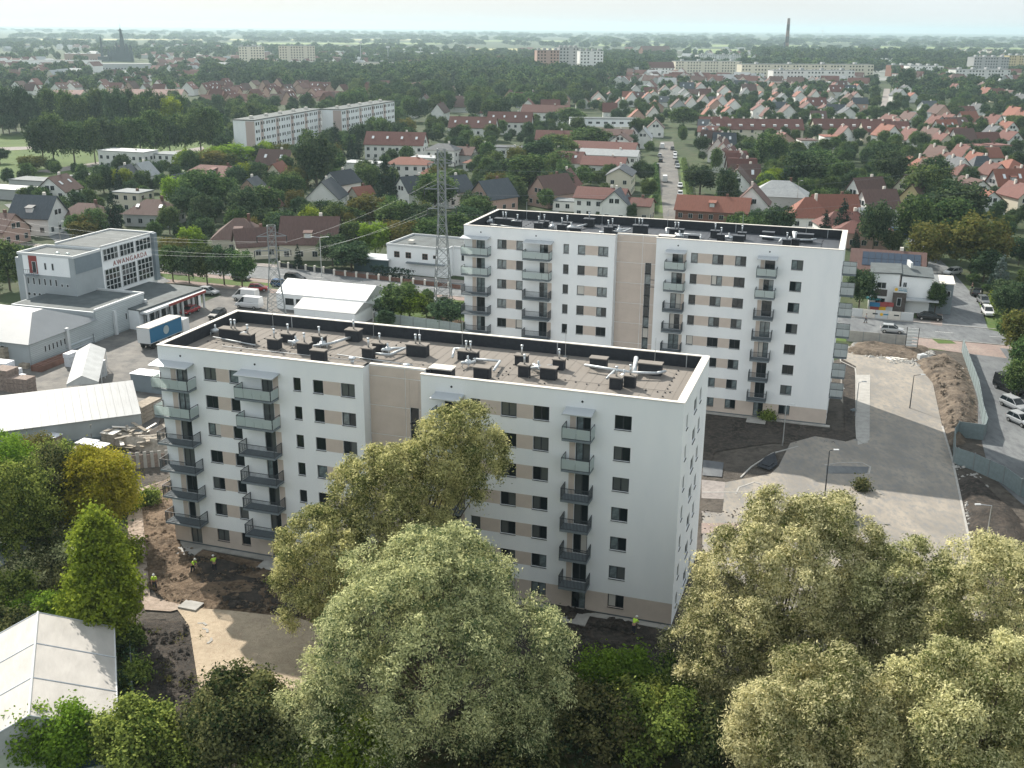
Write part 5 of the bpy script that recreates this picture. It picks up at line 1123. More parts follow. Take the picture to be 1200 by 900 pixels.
def car(px, py, rz, kind='hatch', col='car_white', label=None, detail=True, loc=None, cat=None):
    if kind not in _cp: _cp[kind] = car_proto(kind)
    c = _cp[kind]; D = CARS[kind]; p = loc or P(px,py); t = thing({'van':'van'}.get(kind,'parked_car'), label or 'x', cat or ('van' if kind == 'van' else 'car'), (p.x,p.y,.05), rz)
    def ob(n, me, loc=(0,0,0), m=None):
        o = obj(n, me, t, loc)
        if m: o.material_slots[0].link = 'OBJECT'; o.material_slots[0].material = M[m]
        return o
    ob('body', c['body'], m=col); ob('windows', c['glass']); ob('roof', c['roof'], m=col)
    for x in (-D['L']*.31, D['L']*.31):
        for y in (-D['W']/2+.08, D['W']/2-.08):
            w = obj('wheel', c['wheel'], t, (x,y,.32)); 
            if detail: obj('rim', c['rim'], w)
    if detail:
        for y in (-.6,.6): ob('headlight', c['head'], (D['L']/2-.12,y,.68)); ob('tail_light', c['tail'], (-D['L']/2+.1,y,.8))
    if label is None: auto(t, {'car_white':'white','car_silver':'silver','car_black':'black','car_red':'red','car_green':'dark green','car_blue':'blue','car_grey':'grey','car_yellow':'yellow'}[col]+' parked '+('van' if kind == 'van' else 'car'), t['category'], 'parked cars')
    return t
ra = math.atan2(rd.y, rd.x); VA = TH+math.pi/2
car(223,367,VA+.0+math.pi,'sedan','car_red','dark red car parked before the open fronted shop')
car(199,381,VA+math.pi,'sedan','car_green','dark green car parked before the open shop, nearer than the red one')
car(288,352,ra+math.pi,'van','car_white','white van beside the yard entrance, further of the two'); car(292,361,ra+math.pi,'van','car_white','white van half hidden by the nearer block roof edge')
car(255,372,VA+math.pi,'hatch','car_black','black car half hidden by the left roof edge of the nearer block')
car(346,329,ra,'estate','car_black','black estate car on the road behind the white hall'); car(283,328,ra,'hatch','car_grey','grey car on the road under the street trees, left of the shorter pylon')
car(245,345,ra,'hatch','car_silver','silver car standing by the shop end under the street trees'); car(303,341,ra+.4,'hatch','car_red','dark red car behind the shorter pylon'); car(329,336,ra,'hatch','car_blue','small blue car between the dark red car and the black estate')
car(1045,390,ra,'hatch','car_silver','silver hatchback driving on the road right of the rear block')
car(1089,375,ra,'sedan','car_black','black car parked right of the banner wall'); car(1096,366,ra+.1,'hatch','car_white','white car behind the black one beside the corner building')
car(1116,322,VA-.75+math.pi,'estate','car_white','white car parked at the far end of the side street'); car(1145,346,VA-.2,'sedan','car_black','black car on the side street verge near the motorcycle')
car(1152,356,VA+.2+math.pi,'hatch','car_grey','grey car half hidden between the black and the white car'); car(1157,369,VA+.1+math.pi,'estate','car_white','white car parked nearest the hedge on the side street')
car(1182,459,-math.pi/2+.26,'van','car_black','dark van parked on the right lane'); car(1188,479,-math.pi/2+.28,'estate','car_silver','silver estate car parked behind the dark van'); car(1195,497,-math.pi/2+.3,'hatch','car_silver','silver hatchback nearest the camera on the right lane')
cs = (P(785,180)-P(788,250)); ca = math.atan2(cs.y, cs.x)
for px, py, k, c in ((776,174,'van','car_white'),(773,184,'hatch','car_silver'),(774,190,'hatch','car_black'),(779,213,'van','car_white'),(788,176,'hatch','car_black'),(791,182,'hatch','car_white'),(793,193,'hatch','car_black'),(797,230,'estate','car_white'),(797,220,'hatch','car_white'),(791,186,'hatch','car_white'),(770,196,'hatch','car_grey'),(794,197,'hatch','car_silver')):
    car(px,py,ca+(0 if px < 785 else math.pi),k,c)
for px, py, k, c, r in ((1052,277,'van','car_blue',0.3),(1042,279,'hatch','car_yellow',.2),(1064,276,'hatch','car_white',.5),(1040,266,'van','car_white',.2),(1050,266,'hatch','car_silver',.3),(126,199,'hatch','car_white',.1),(133,200,'hatch','car_silver',.1),(120,203,'hatch','car_white',.1),(101,206,'hatch','car_grey',0),(30,208,'hatch','car_white',1.4),(598,283,'hatch','car_red',.2)):
    car(px,py,TH+r,k,c,detail=False)
# blue trailer
t = thing('truck_trailer', 'box trailer with blue side and pale roof beyond the left end of the nearer block', 'trailer', P(189,402), VA-.02)
b = MB(); b.box(-4.4,-1.25,1.1,4.4,1.25,3.7); build('box', b, M['pvc'], t); b = MB(); b.box(-4.45,-1.3,3.71,4.45,1.3,3.8); build('roof', b, M['canvas_warm'], t)
for s in (-1,1): b = MB(); b.box(-4.3,s*1.26-.01,1.2,4.3,s*1.26+.01,3.65); sd_ = build('side_curtain', b, M['blue_tarp'], t); b = MB(); b.tube((0,s*1.26,2.5),(0,s*1.285,2.5),.75,n=14); build('logo', b, M['glass_frost'], sd_)
for x in (-3.4,-2.3,3.6):
    for y in (-1,1): b = MB(); b.tube((x,y-.15,.5),(x,y+.15,.5),.5,n=12); build('wheel', b, M['tyre'], t)
b = MB(); b.box(-4.2,-1,.8,4.2,1,1.08); build('chassis', b, M['frame_dark'], t); b = MB(); b.box(4.7,-1.2,.6,6.5,1.2,3.0); build('cab', b, M['car_white'], t)
# motorcycle with rider standing beside
t = thing('motorcycle', 'black motorcycle standing on the side street verge', 'motorcycle', P(1137,345), VA)
for x in (-.7,.7): b = MB(); b.tube((x,-.06,.32),(x,.06,.32),.32,n=12); build('wheel', b, M['tyre'], t)
b = MB(); b.loft([[(x,-w,z0),(x,w,z0),(x,w*.7,z1),(x,-w*.7,z1)] for x,w,z0,z1 in ((-.9,.08,.7,.8),(-.5,.16,.45,.85),(0,.2,.35,.95),(.4,.16,.5,1.0),(.6,.06,.7,.9))]); build('body', b, M['car_black'], t)
b = MB(); b.tube((.7,0,.32),(.45,0,1.1),.04); b.tube((.45,-.35,1.12),(.45,.35,1.12),.03); build('handlebar', b, M['rim'], t)
# ---------------------------------------------------------------- people
mat('skin', (.45,.28,.20), .6); mat('vest', (.55,.85,.08), .6); mat('trousers', (.03,.035,.05), .9); mat('helmet', (.75,.75,.70), .4); mat('shirt', (.25,.28,.33), .9); mat('hair', (.05,.035,.03), .9); mat('boots', (.04,.03,.025), .8)
def skinned(name, chains, m, parent, root=0, sub=2):
    me = bpy.data.meshes.new(name); vs = []; es = []; rs = []
    idx = {}
    for ch in chains:
        prev = None
        for key, co, r in ch:
            if key not in idx: idx[key] = len(vs); vs.append(co); rs.append(r)
            i = idx[key]
            if prev is not None: es.append((prev,i))
            prev = i
    me.from_pydata(vs, es, []); me.materials.append(m); o = obj(name, me, parent)
    md = o.modifiers.new('skin','SKIN'); md.use_smooth_shade = True
    for i, r in enumerate(rs): sv = me.skin_vertices[0].data[i]; sv.radius = (r,r); sv.use_root = (i == 0)
    s = o.modifiers.new('sub','SUBSURF'); s.levels = sub; s.render_levels = sub; return o
def person(label, loc, rz, bend=.15, stride=.12, arms='tool', vest=True, top='shirt', sc=1.0, tool=True):
    t = thing('person', label, 'person', (loc[0],loc[1],.12), rz)
    t.scale = (sc,sc,sc); s_, c_ = math.sin(bend), math.cos(bend); hip = Vector((0,0,.93))
    def up(d, y=0, f=0): return (hip.x+s_*d+c_*f, y, hip.z+c_*d-s_*f)
    legs = [[('pel',tuple(hip),.13),('hipL',(0,.10,.88),.10),('kneeL',(stride*.8+.04,.12,.50),.065),('ankL',(stride*.7-.02,.12,.10),.045),('toeL',(stride*.7+.16,.13,.05),.042)],
            [('pel',tuple(hip),.13),('hipR',(0,-.10,.88),.10),('kneeR',(-stride*.5+.05,-.12,.50),.065),('ankR',(-stride,-.12,.10),.045),('toeR',(-stride+.18,-.13,.05),.042)]]
    hx = {'tool': (.30,-.02), 'down': (.06,-.35)}[arms]
    def arm(s):
        sh = up(.47, s*.19); el = (sh[0]+.08+.10*(arms=='tool'), s*.25, sh[2]-.27); 
        wr = (up(.25,0,hx[0])[0]+.08, s*.10, el[2]-.12) if arms == 'tool' else (el[0]+.06, s*.25, el[2]-.25)
        return sh, el, wr
    trunk = [('pel',tuple(hip),.13),('wai',up(.18),.125),('chest',up(.38),.15),('neckb',up(.52),.07),('neck',up(.58),.055),('head',up(.69,0,.02),.095),('crown',up(.79,0,.02),.075)]
    ch = [trunk]+legs
    for s, n in ((1,'L'),(-1,'R')):
        sh, el, wr = arm(s); ch.append([('chest',up(.38),.15),('sh'+n,sh,.07),('el'+n,el,.05),('wr'+n,wr,.032),('palm'+n,(wr[0]+.05,wr[1]*.9,wr[2]-.04),.034)])
        for k in range(4): ch.append([('palm'+n,(0,0,0),.03),('f%s%d'%(n,k),(wr[0]+.10,wr[1]*.9+.018*(k-1.5),wr[2]-.09-.004*k),.010),('g%s%d'%(n,k),(wr[0]+.10-.02,wr[1]*.9+.018*(k-1.5),wr[2]-.125),.008)])
        ch.append([('palm'+n,(0,0,0),.03),('t'+n,(wr[0]+.09,wr[1]*.9-.03*s,wr[2]-.03),.011)])
    skinned('body', ch, M['skin'], t)
    skinned('trousers', [[('p',(hip.x,0,hip.z+.05),.15),('a',(0,.10,.86),.12),('b',legs[0][2][1],.085),('c',(legs[0][3][1][0],.12,.14),.065)],[('p',(hip.x,0,hip.z+.05),.15),('a2',(0,-.10,.86),.12),('b2',legs[1][2][1],.085),('c2',(legs[1][3][1][0],-.12,.14),.065)]], M['trousers'], t)
    ja = [[('w',up(.06),.145),('m',up(.24),.15),('c',up(.40),.17),('n',up(.52),.085)]]
    for s in (1,-1):
        sh, el, wr = arm(s); ja.append([('c',up(.40),.17),('s%d'%s,sh,.088),('e%d'%s,el,.062)]+([('q%d'%s,tuple(Vector(el).lerp(Vector(wr),.75)),.048)] if not vest else []))
    skinned('vest' if vest else 'jacket', ja, M['vest' if vest else top], t)
    h = MB(); c = up(.76,0,.02); h.dome(c,.125,.125,.13,10,3); 
    if vest: h.dome((c[0]+.03,c[1],c[2]-.005),.165,.145,.025,10,1)
    build('helmet' if vest else 'hair', h, M['helmet' if vest else 'hair'], t, smooth=True)
    f = MB(); hd = up(.69,0,.02); f.obox((hd[0]+.095,0,hd[2]-.005),(.04,.025,.04)); build('nose', f, M['skin'], t)
    b = MB()
    for k in (0,1): a_ = legs[k][3][1]; b.obox((a_[0]+.06,a_[1],.05),(.29,.11,.11))
    build('boots', b, M['boots'], t)
    if tool and arms == 'tool':
        w = arm(1)[2]; s = MB(); s.tube((w[0]-.1,0,w[2]+.25),(w[0]+.55,0,.06),.018,n=5); s.obox((w[0]+.6,0,.06),(.28,.24,.03)); build('spade', s, M['timber'], t)
    return t
person('worker in lime vest bending over a spade, left of the pair on dark soil', P(226,673), -.3, .5)
person('worker in lime vest standing upright on the dark soil, right of the pair', P(252,671), 2.2, .18)
person('worker in lime vest and white helmet at the end of the footpath', P(182,692), -1.3, .25, .2, 'down')
person('worker in lime vest crouched in shade at the foot of the nearer block', P(742,744), 1.0, .75)
person('pedestrian in dark clothes on the pavement before the banner wall', P(1014,379), ra, .05, .25, 'down', False, 'shirt')
person('person in black standing beside the motorcycle on the side street', P(1139,341), 1.9, .1, .05, 'down', False, 'hair')
# ---------------------------------------------------------------- fences, lamps, signs
def fence_line(name, label, cat, pts, h, m, piece='panel', step=2.5, th=.05, post='steel_lattice', gap=.06, z=0, postw=.06, posth=.1):
    q = [P(*a) for a in pts]; t = thing(name, label, cat, q[0])
    for a, b in zip(q, q[1:]):
        L = (b-a).length; n = max(1, round(L/step)); w = L/n; rz = math.atan2((b-a).y,(b-a).x)
        pm = small((piece, name, round(w,2), h), lambda g: g.box(gap/2,-th/2,z,w-gap/2,th/2,h), M[m]); po = small(('post', name, h), lambda g: g.box(-postw,-postw,0,postw,postw,h+posth), M[post])
        for i in range(n):
            c = a.lerp(b,i/n)-q[0]; obj(piece, pm, t, c, rz); obj('post', po, t, c, rz)
    return t
mat('mesh_fence', (.20,.25,.26), .6, var=.1, scale=2); mat('mesh_light', (.34,.38,.39), .6, var=.1, scale=2)
fence_line('site_fence', 'tall grey green site fence winding down between the soil mound and the right lane', 'fence', [(1127,412),(1134,432),(1145,462),(1150,492),(1155,508),(1152,516),(1122,512),(1117,520),(1117,543),(1140,551),(1175,567),(1195,582),(1230,590)], 2.2, 'mesh_fence')
fence_line('concrete_fence', 'old concrete panel fence between the lot and the road', 'fence', [(992,400),(1068,407)], 2.0, 'concrete')
fence_line('site_fence', 'pale sheet fence behind the far roof edge of the nearer block', 'fence', [(440,378),(515,388),(540,392)], 2.0, 'mesh_light')
fence_line('garden_fence', 'pale fence with stone posts along the road in front of the white flat roofed house', 'fence', [(392,322),(540,339)], .9, 'tile_brown', 'fence_panel', 2.8, .04, 'coping', postw=.2, posth=.35)
fence_line('garden_fence', 'fence with stone posts along the road before the brown roofed cream house', 'fence', [(328,313),(390,321)], 1.0, 'frame_dark', 'fence_panel', 2.6, .04, 'coping', postw=.2, posth=.35)
fence_line('garden_fence', 'dark fence by the white house with slate roof at the left', 'fence', [(0,292),(60,300)], 1.2, 'frame_dark', 'fence_panel', 2.6, .04, 'concrete', postw=.18)
fence_line('marquee_fence', 'thin dark fence between the marquee and the strip darkened as poplar shade', 'fence', [(152,735),(158,852)], 1.2, 'mesh_fence', 'fence_panel', 2.2, .03)
def lamp(label, px, py, h=7, arm=1.2, rz=0, two=False, m='metal_light'):
    t = thing('street_lamp', label, 'street lamp', P(px,py), rz); b = MB(); b.tube((0,0,0),(0,0,h),.09,.05,n=6); build('pole', b, M[m], t)
    for s in ((1,-1) if two else (1,)):
        b = MB(); b.tube((0,0,h),(s*arm,0,h+.15),.04,n=5); build('arm', b, M[m], t); b = MB(); b.obox((s*(arm+.25),0,h+.15),(.6,.22,.1)); build('lamp_head', b, M['pvc'], t)
    return t
lamp('double armed street lamp beside the road left of the white flat roofed house', 377,324,8.5,1.4,0,True)
lamp('thin lamp post on the lot beside the kerbed bed', 1066,479,5,1.0,0,m='frame_dark'); lamp('short lamp post at the right lot edge above the willows', 1154,644,5,1.2,math.pi,m='metal_light')
lamp('lamp post in the soil before the rear block', 917,522,5.5,.6,0); lamp('lamp post at the inner road above the kerbed bay', 966,585,6,.5,0,m='frame_dark'); lamp('lamp post in the yard left of the white house', 74,306,9,.7,0,m='concrete')
lamp('tall pole behind the orange roofed house', 932,258,11,.6,0,m='concrete'); lamp('lamp post behind the park path', 73,186,6,.6); lamp('lamp post beside the soil bed near the rear block corner', 1002,488,5,.5)
sgn = thing('lane_sign', 'upright board of stacked white name plates beside the road fence', 'sign board', P(1067,412), TH); 
for x in (-.95,.95): b = MB(); b.box(x-.05,-.05,0,x+.05,.05,4.2); build('post', b, M['frame_dark'], sgn)
for i in range(6): b = MB(); b.box(-.88,-.04,.9+.55*i,.88,.04,1.3+.55*i); build('plate', b, M['pvc'], sgn)
# oddments on the lot
for px, py, sx, sy, sz, m, nm, lb, ct in ((958,436,2.2,1.2,.5,'pvc','insulation_pack','white flat pack lying on the lot edge','pack') if False else (1118,432,2.6,1.4,.15,'pvc','white_board','white board lying on the soil mound by the fence','board'),(1050,420,3.6,2.4,.2,'coping','slab_sheet','pale sheet lying on the rubble heap behind the lot','sheet'),(1080,422,1.4,.8,1.0,'pvc','white_bag','white bag of rubble beside the sign board','bag'),(1000,482,.8,.5,.3,'slab_grey','drain_cover','dark drain cover beside the soil bed','cover'),(985,456,1.0,.6,.2,'pvc','white_pack','small white pack on the soil by the rear block corner','pack'),(258,0,0,0,0,'','','','')):
    if not nm: continue
    t = thing(nm, lb, ct, P(px,py), .3); b = MB(); b.obox((0,0,sz/2),(sx,sy,sz)); b.obox((.1,.1,sz+.04),(sx*.6,sy*.5,.06),.4); build('sheet', b, M[m], t)
t = thing('tarpaulin', 'black tarpaulin wedge lying on the inner road edge', 'tarpaulin', P(900,545), 0); q = [P(*a)-P(900,545) for a in ((887,548),(896,538),(908,532),(911,546),(902,553))]; b = MB(); b.prism([(a.x,a.y) for a in q],.2,.28); b.prism([(a.x*.6,a.y*.6) for a in q],.281,.42); build('sheet', b, M['bitumen'], t)
t = thing('paving_slab_pallet', 'flat pale square slab on the sand below the workers', 'slab', P(224,712), TH); b = MB(); b.box(-.95,-.7,.1,.95,.7,.3); build('slab', b, M['concrete'], t)
for i, (px, py) in enumerate(((240,733),(243,741),(246,754),(243,805),(240,818),(700,770),(655,770))):
    t = thing('broken_slab', 'x', 'broken slab', P(px,py), random.random()*3); b = MB(); b.obox((0,0,.14),(.6,.22,.1),.2); b.obox((.4,.3,.12),(.4,.18,.08),1.0); build('piece', b, M['path_stone'] if False else M['concrete'], t); auto(t, 'broken concrete piece on the ground', 'broken slab', 'broken concrete pieces')
# slabs of the light footpath, individually laid
fp = struct(obj('footpath_slabs', None)); a, b_ = P(157,585), P(164,700); n = 26
sl = MB().box(-.75,-.42,0,.75,.42,.06).mesh('paving_slab', M['path_stone'])
for i in range(n): c = a.lerp(b_, (i+.5)/n); o = obj('paving_slab', sl, fp, (c.x+random.uniform(-.05,.05),c.y,.004*_lay[0]+.01), math.atan2((b_-a).y,(b_-a).x)+math.pi/2+random.uniform(-.03,.03))
a, b_ = P(206,563), P(170,580); n = 14
for i in range(n): c = a.lerp(b_, (i+.5)/n); o = obj('paving_slab', sl, fp, (c.x,c.y,.004*_lay[0]+.012), math.atan2((b_-a).y,(b_-a).x)+math.pi/2+random.uniform(-.04,.04))
# ---------------------------------------------------------------- midground and far vegetation, districts, skyline
def inpoly(q, x, y):
    ins = False
    for i in range(len(q)):
        a, b = q[i], q[(i+1) % len(q)]
        if (a[1] > y) != (b[1] > y) and x < (b[0]-a[0])*(y-a[1])/(b[1]-a[1])+a[0]: ins = not ins
    return ins
rng = np.random.default_rng(11)
CR = {}
def crown_var(key, m, parts, n, ll, lw, K, rl, sig, seed, droop=0):
    r = np.random.default_rng(seed); L = []
    for (dx,dy,z,rx,ry,rz) in parts: L += lobes_for((dx,dy,z),(rx,ry,rz),K,rl,r)
    CR[key] = leaf_mesh('crown', L, n, ll, lw, M[m], r, 16, sig, droop)
# unit trees: 10 m tall
for i in range(3):
    for m, s in (('leaf_green','g'),('leaf_dark','d')): crown_var(s+str(i), m, [(0,0,6.0,[3.4,3.8,3.0][i],[3.4,3.3,3.1][i],[3.9,3.6,4.1][i])], 7500, .46, .34, 26, .29, .36, 100+i+(7 if s=='d' else 0))
crown_var('l0','leaf_lime',[(0,0,5.8,3.4,3.4,4.0)],5000,.52,.38,14,.4,.42,131); crown_var('a0','leaf_autumn',[(0,0,5.8,3.3,3.3,3.9)],5000,.52,.38,14,.4,.42,132); crown_var('w0','leaf_willow',[(0,0,5.6,3.6,3.6,4.2)],5000,.52,.36,16,.36,.42,133,.3)
crown_var('p0','leaf_green',[(0,0,5.5,1.3,1.3,4.4)],3500,.45,.32,14,.55,.35,134)
def conifer_mesh(m, seed, r0=2.3):
    r = np.random.default_rng(seed); L = []
    for k in range(16):
        z = 1+8.6*k/16; rr = r0*(1-k/16.5)
        for j in range(max(3, int(7*(1-k/18)))): t = r.uniform(0,6.28); L.append((rr*.6*math.cos(t), rr*.6*math.sin(t), z, rr*.42+.16))
    return leaf_mesh('crown', L, 5200, .42, .22, M[m], r, 12, .22, .5)
CR['c0'] = conifer_mesh('needle',140); CR['c1'] = conifer_mesh('needle',141,1.8); CR['cb'] = conifer_mesh('leaf_blue',142,2.4)
TRK = MB(); TRK.tube((0,0,0),(0,0,3),.22,.17,n=6); TRK.tube((0,0,3),(.4,.2,6.5),.15,.05,n=5); TRK.tube((0,0,2.6),(-.9,.5,5.8),.1,.04,n=4); TRK.tube((0,0,2.8),(.5,-1,5.6),.1,.04,n=4); TRK = TRK.mesh('trunk', M['bark'])
KN = {'g':'round green','d':'dark green','l':'light green','a':'olive brown','w':'silvery','p':'slim columnar','c':'dark conical'}
TREES = []   # (distance, x, y, key, h, wf)
def T(px, yb, ytop, key=None, wpx=None, auto_key='gd'):
    p = P(px, yb); D = (p-Vector((0,0,CAM_H))).length; h = (yb-ytop)*D/F_PX*1.03
    key = key or random.choice(['g0','g1','g2','d0','d1','d2']); wf = 1 if not wpx else (wpx*D/F_PX)/(h*.76)
    TREES.append((D, p.x, p.y, key, h, wf, True))
# trees that show one by one
for a in [(203,330,290,'g1',30),(222,332,292,'d0',30),(243,333,292,'g2',32),(263,334,290,'d1',34),(284,336,296,'g0',30),(168,318,285,'g0',26),(240,250,204,'g0',52),(222,262,222,'d1',34),(134,270,222,'c0',36),(141,232,196,'c1',22),(122,226,196,'d0',26),
          (100,284,262,'a0',30),(12,340,290,'g2',40),(0,322,296,'g0',36),(30,306,290,'d0',26),(38,203,186,'a0',30),(0,192,176,'d1',20),(205,312,282,'a0',34),(226,300,268,'l0',26),(290,268,222,'d0',40),(312,262,222,'g2',40),(276,262,228,'c1',22),(330,283,250,'g0',40),
          (394,190,144,'c0',36),(372,232,160,'d1',44),(385,214,178,'g0',40),(452,238,178,'c0',40),(440,218,184,'c0',28),(462,240,190,'c1',30),(300,160,140,'l0',24),(270,198,172,'l0',54),(250,206,180,'a0',40),(318,176,152,'g0',40),(345,172,150,'l0',40),(330,168,152,'c1',20),(412,190,150,'c1',22),(420,186,154,'c0',20),
          (470,374,334,'g0',46),(500,372,350,'g1',26),(455,372,348,'d0',34),(524,384,352,'d1',40),(540,378,354,'g1',20),(480,375,342,'l0',40),(452,385,364,'d2',26),(510,250,205,'g0',50),(548,284,242,'d1',40),(535,300,252,'g1',50),(505,300,258,'g0',44),(470,300,262,'a0',46),(440,302,262,'l0',36),(415,300,262,'g2',40),(412,318,285,'d0',50),(390,312,276,'d1',36),(350,315,285,'c1',22),(560,262,232,'g0',40),
          (465,275,238,'g0',48),(430,268,232,'a0',44),(492,278,240,'d1',44),(405,274,244,'g1',40),(380,262,236,'d0',36),(540,240,222,'g1',30),(590,236,206,'g0',52),(620,225,185,'g2',56),(650,232,200,'d0',46),(600,212,186,'d1',40),(660,205,178,'g0',40),(632,200,166,'d2',44),(690,180,152,'g1',46),(655,190,160,'g1',40),(750,155,140,'g0',36),(668,150,128,'g1',30),(576,158,140,'c0',12),(583,158,142,'c0',12),
          (868,306,256,'g0',50),(775,300,270,'l0',26),(760,270,256,'c1',10),(740,262,240,'c1',14),(910,288,244,'d0',40),(940,228,182,'d0',46),(960,215,180,'g1',40),(985,284,232,'c0',40),(965,286,246,'c0',32),(1002,296,262,'c1',20),(1022,300,240,'d1',36),(1068,298,236,'g0',40),(1085,318,268,'a0',40),(1120,272,218,'d0',62),(1110,292,240,'g2',50),(1138,322,262,'a0',56),(1154,318,276,'a0',44),(1100,306,280,'d1',30),(1152,330,296,'d0',34),
          (1170,338,300,'cb',34),(1168,326,300,'c0',20),(1192,372,335,'d0',34),(1178,352,330,'d1',34),(1190,368,342,'cb',26),(1006,364,318,'d0',34),(1095,368,334,'g0',22),(1192,470,425,'g1',34),(1195,420,370,'a0',44),(1180,400,374,'g0',26),(1198,445,400,'g0',30),(1140,334,322,'l0',14),(1154,344,334,'l0',8),(900,300,266,'c1',22),(1045,300,272,'g1',24),(1042,222,180,'d1',40),(1080,250,200,'g0',44),(1090,232,190,'d0',40),(820,300,282,'g0',20),(800,170,150,'c0',10),(798,168,146,'c1',9),
          (745,170,140,'d0',16),(700,268,250,'c1',10),(820,228,196,'d0',40),(838,205,176,'c1',14),(850,250,200,'d0',26),(800,150,128,'g1',30),(1035,200,170,'d1',34),(900,200,160,'g0',34),(1060,110,84,'d0',20)]: T(*a)
# park trees: two tall avenues
for i in range(26): T(4+i*8.2+random.uniform(-3,3), 158+.1*i-abs(i-13)*.2+random.uniform(-4,3), 116+random.uniform(-8,6), ['g0','d1','g2','d0','l0'][i % 5] if i % 5 < 4 or i % 3 == 0 else 'g1', 20+random.uniform(-3,4))
for i, px in enumerate((52,64,88,112,128,150,166,184,200,218,236,250)): T(px, 196-1.4*i, 148-1.0*i+random.uniform(-6,6), ['d1','g0','g1','g2'][i % 4], 30+random.uniform(-4,4))
HEAD = len(TREES)
def clear(x, y, r=3.5):
    for a, b, c in OCC:
        if (x-a)**2+(y-b)**2 < (c+r*.5)**2: return False
    return True
ROADS = [[P(*a) for a in q] for q in ([(766,262),(766,164),(796,164),(812,262)],[(1025,135),(1030,100),(1050,100),(1047,135)],[(-80,200),(-80,164),(230,164),(246,172),(236,184),(40,206)],[(1100,390),(1060,285),(1074,278),(1155,345),(1165,390)])]
def okspot(x, y, r=3.5):
    v = Vector((x,y,0))-RA; 
    if abs(v.dot(rn)) < 11: return False
    for q in ROADS:
        if inpoly(q, x, y): return False
    return clear(x, y, r)
def scatter(poly, n, hmin, hmax, keys, rng=rng, clr=3.5):
    q = [P(*a) for a in poly]; x0, x1 = min(p.x for p in q), max(p.x for p in q); y0, y1 = min(p.y for p in q), max(p.y for p in q); k = 0; tr = 0; out = []
    while k < n and tr < n*30:
        x, y = rng.uniform(x0,x1), rng.uniform(y0,y1); tr += 1
        if inpoly(q,x,y) and okspot(x,y,clr): k += 1; out.append((x,y,rng.uniform(hmin,hmax),keys[rng.integers(len(keys))]))
    return out
# -- houses first, in rows
def district(poly, n, ang, roofs, walls, kinds=('gable',), w=(8,11), d=(7.5,9.5), he=(3.5,5.2), pitch=(3.4,4.6), detail=1, sep=10, seed=0, dorm=0):
    r = random.Random(seed); q = [P(*a) for a in poly]; x0, x1 = min(p.x for p in q), max(p.x for p in q); y0, y1 = min(p.y for p in q), max(p.y for p in q); k = 0; tr = 0
    while k < n and tr < n*60:
        x, y = r.uniform(x0,x1), r.uniform(y0,y1); tr += 1
        # snap to rows 26 m apart
        c, s = math.cos(ang), math.sin(ang); v = -x*s+y*c; u = x*c+y*s; v = round(v/24)*24 + r.uniform(-1.5,1.5); u = round(u/(sep+1.5))*(sep+1.5); x, y = u*c-v*s, u*s+v*c
        if not inpoly(q,x,y) or not okspot(x,y,sep*.9): continue
        k += 1; kd = r.choice(kinds); W_ = r.choice([w[0],(w[0]+w[1])/2,w[1]]); D_ = r.choice(d); H_e = r.choice(he); H_r = H_e+(r.choice(pitch) if kd != 'flat' else 0)
        OCC.append((x,y,max(W_,D_)*.5)); house((x,y,0), ang+r.choice([0,math.pi/2,math.pi/2,math.pi/2])+r.uniform(-.04,.04), W_, D_, H_e, H_r, kd, r.choice(walls), r.choice(roofs), detail=detail, dormer=dorm if kd == 'gable' and r.random() < .3 else 0, skyl=r.choice([0,0,2]) if kd == 'gable' else 0)
WW = ['white']*7+['cream','grey','salmon']; RR = ['r_red','r_red','r_brown','r_brown','r_dark','r_orange']
# the steep gabled row east of the centre street
for i in range(22):
    px = 818+i*2.4+random.uniform(-7,14); py = 158+i*3.1; HP(px, py, random.choice([4,14,88,94]), random.choice([7,9]), 7.5, random.choice([3.4,4.6,5.4]), random.choice([7.6,8.6,9.6]), 'gable', 'white', random.choice(['r_red','r_brown','r_red','r_dark']), detail=1, skyl=2)
district([(1060,205),(1200,205),(1200,262),(1085,255)], 12, TH+.5, RR, WW, ('gable','gable','hip'), detail=2, seed=1, dorm=1)
district([(1020,150),(1200,150),(1200,205),(1050,205)], 30, TH+.55, RR, WW, ('gable','gable','gable','flat'), detail=2, seed=2, dorm=1)
district([(870,165),(1010,168),(1030,200),(880,195)], 6, TH+.3, RR, WW, ('gable','flat'), detail=1, seed=3)
district([(800,104),(1005,106),(1010,152),(800,146)], 66, TH+.3, RR, WW, detail=1, seed=4)
district([(640,118),(800,112),(800,150),(640,150)], 26, TH+.3, RR, WW, detail=1, seed=5)
district([(1040,100),(1200,104),(1200,150),(1060,150)], 34, TH+.5, RR, WW, ('gable','flat'), detail=1, seed=6)
district([(0,98),(240,98),(240,112),(0,112)], 26, TH+.2, ['r_red','r_brown'], WW, detail=0, seed=7)
district([(240,104),(470,104),(470,126),(240,126)], 62, TH, ['r_red','r_brown','r_red'], ['cream','salmon','brick'], w=(8,12), d=(7,8), he=(3.2,4.2), sep=8, detail=0, seed=8)
district([(470,118),(640,114),(640,140),(480,146)], 16, TH+.2, ['r_red','r_brown'], WW, w=(10,16), detail=1, seed=9)
district([(640,178),(700,176),(700,240),(600,236)], 4, TH, RR, WW, detail=1, seed=10)
district([(240,230),(420,200),(440,250),(330,285)], 4, TH+.2, RR, WW, detail=1, seed=12)
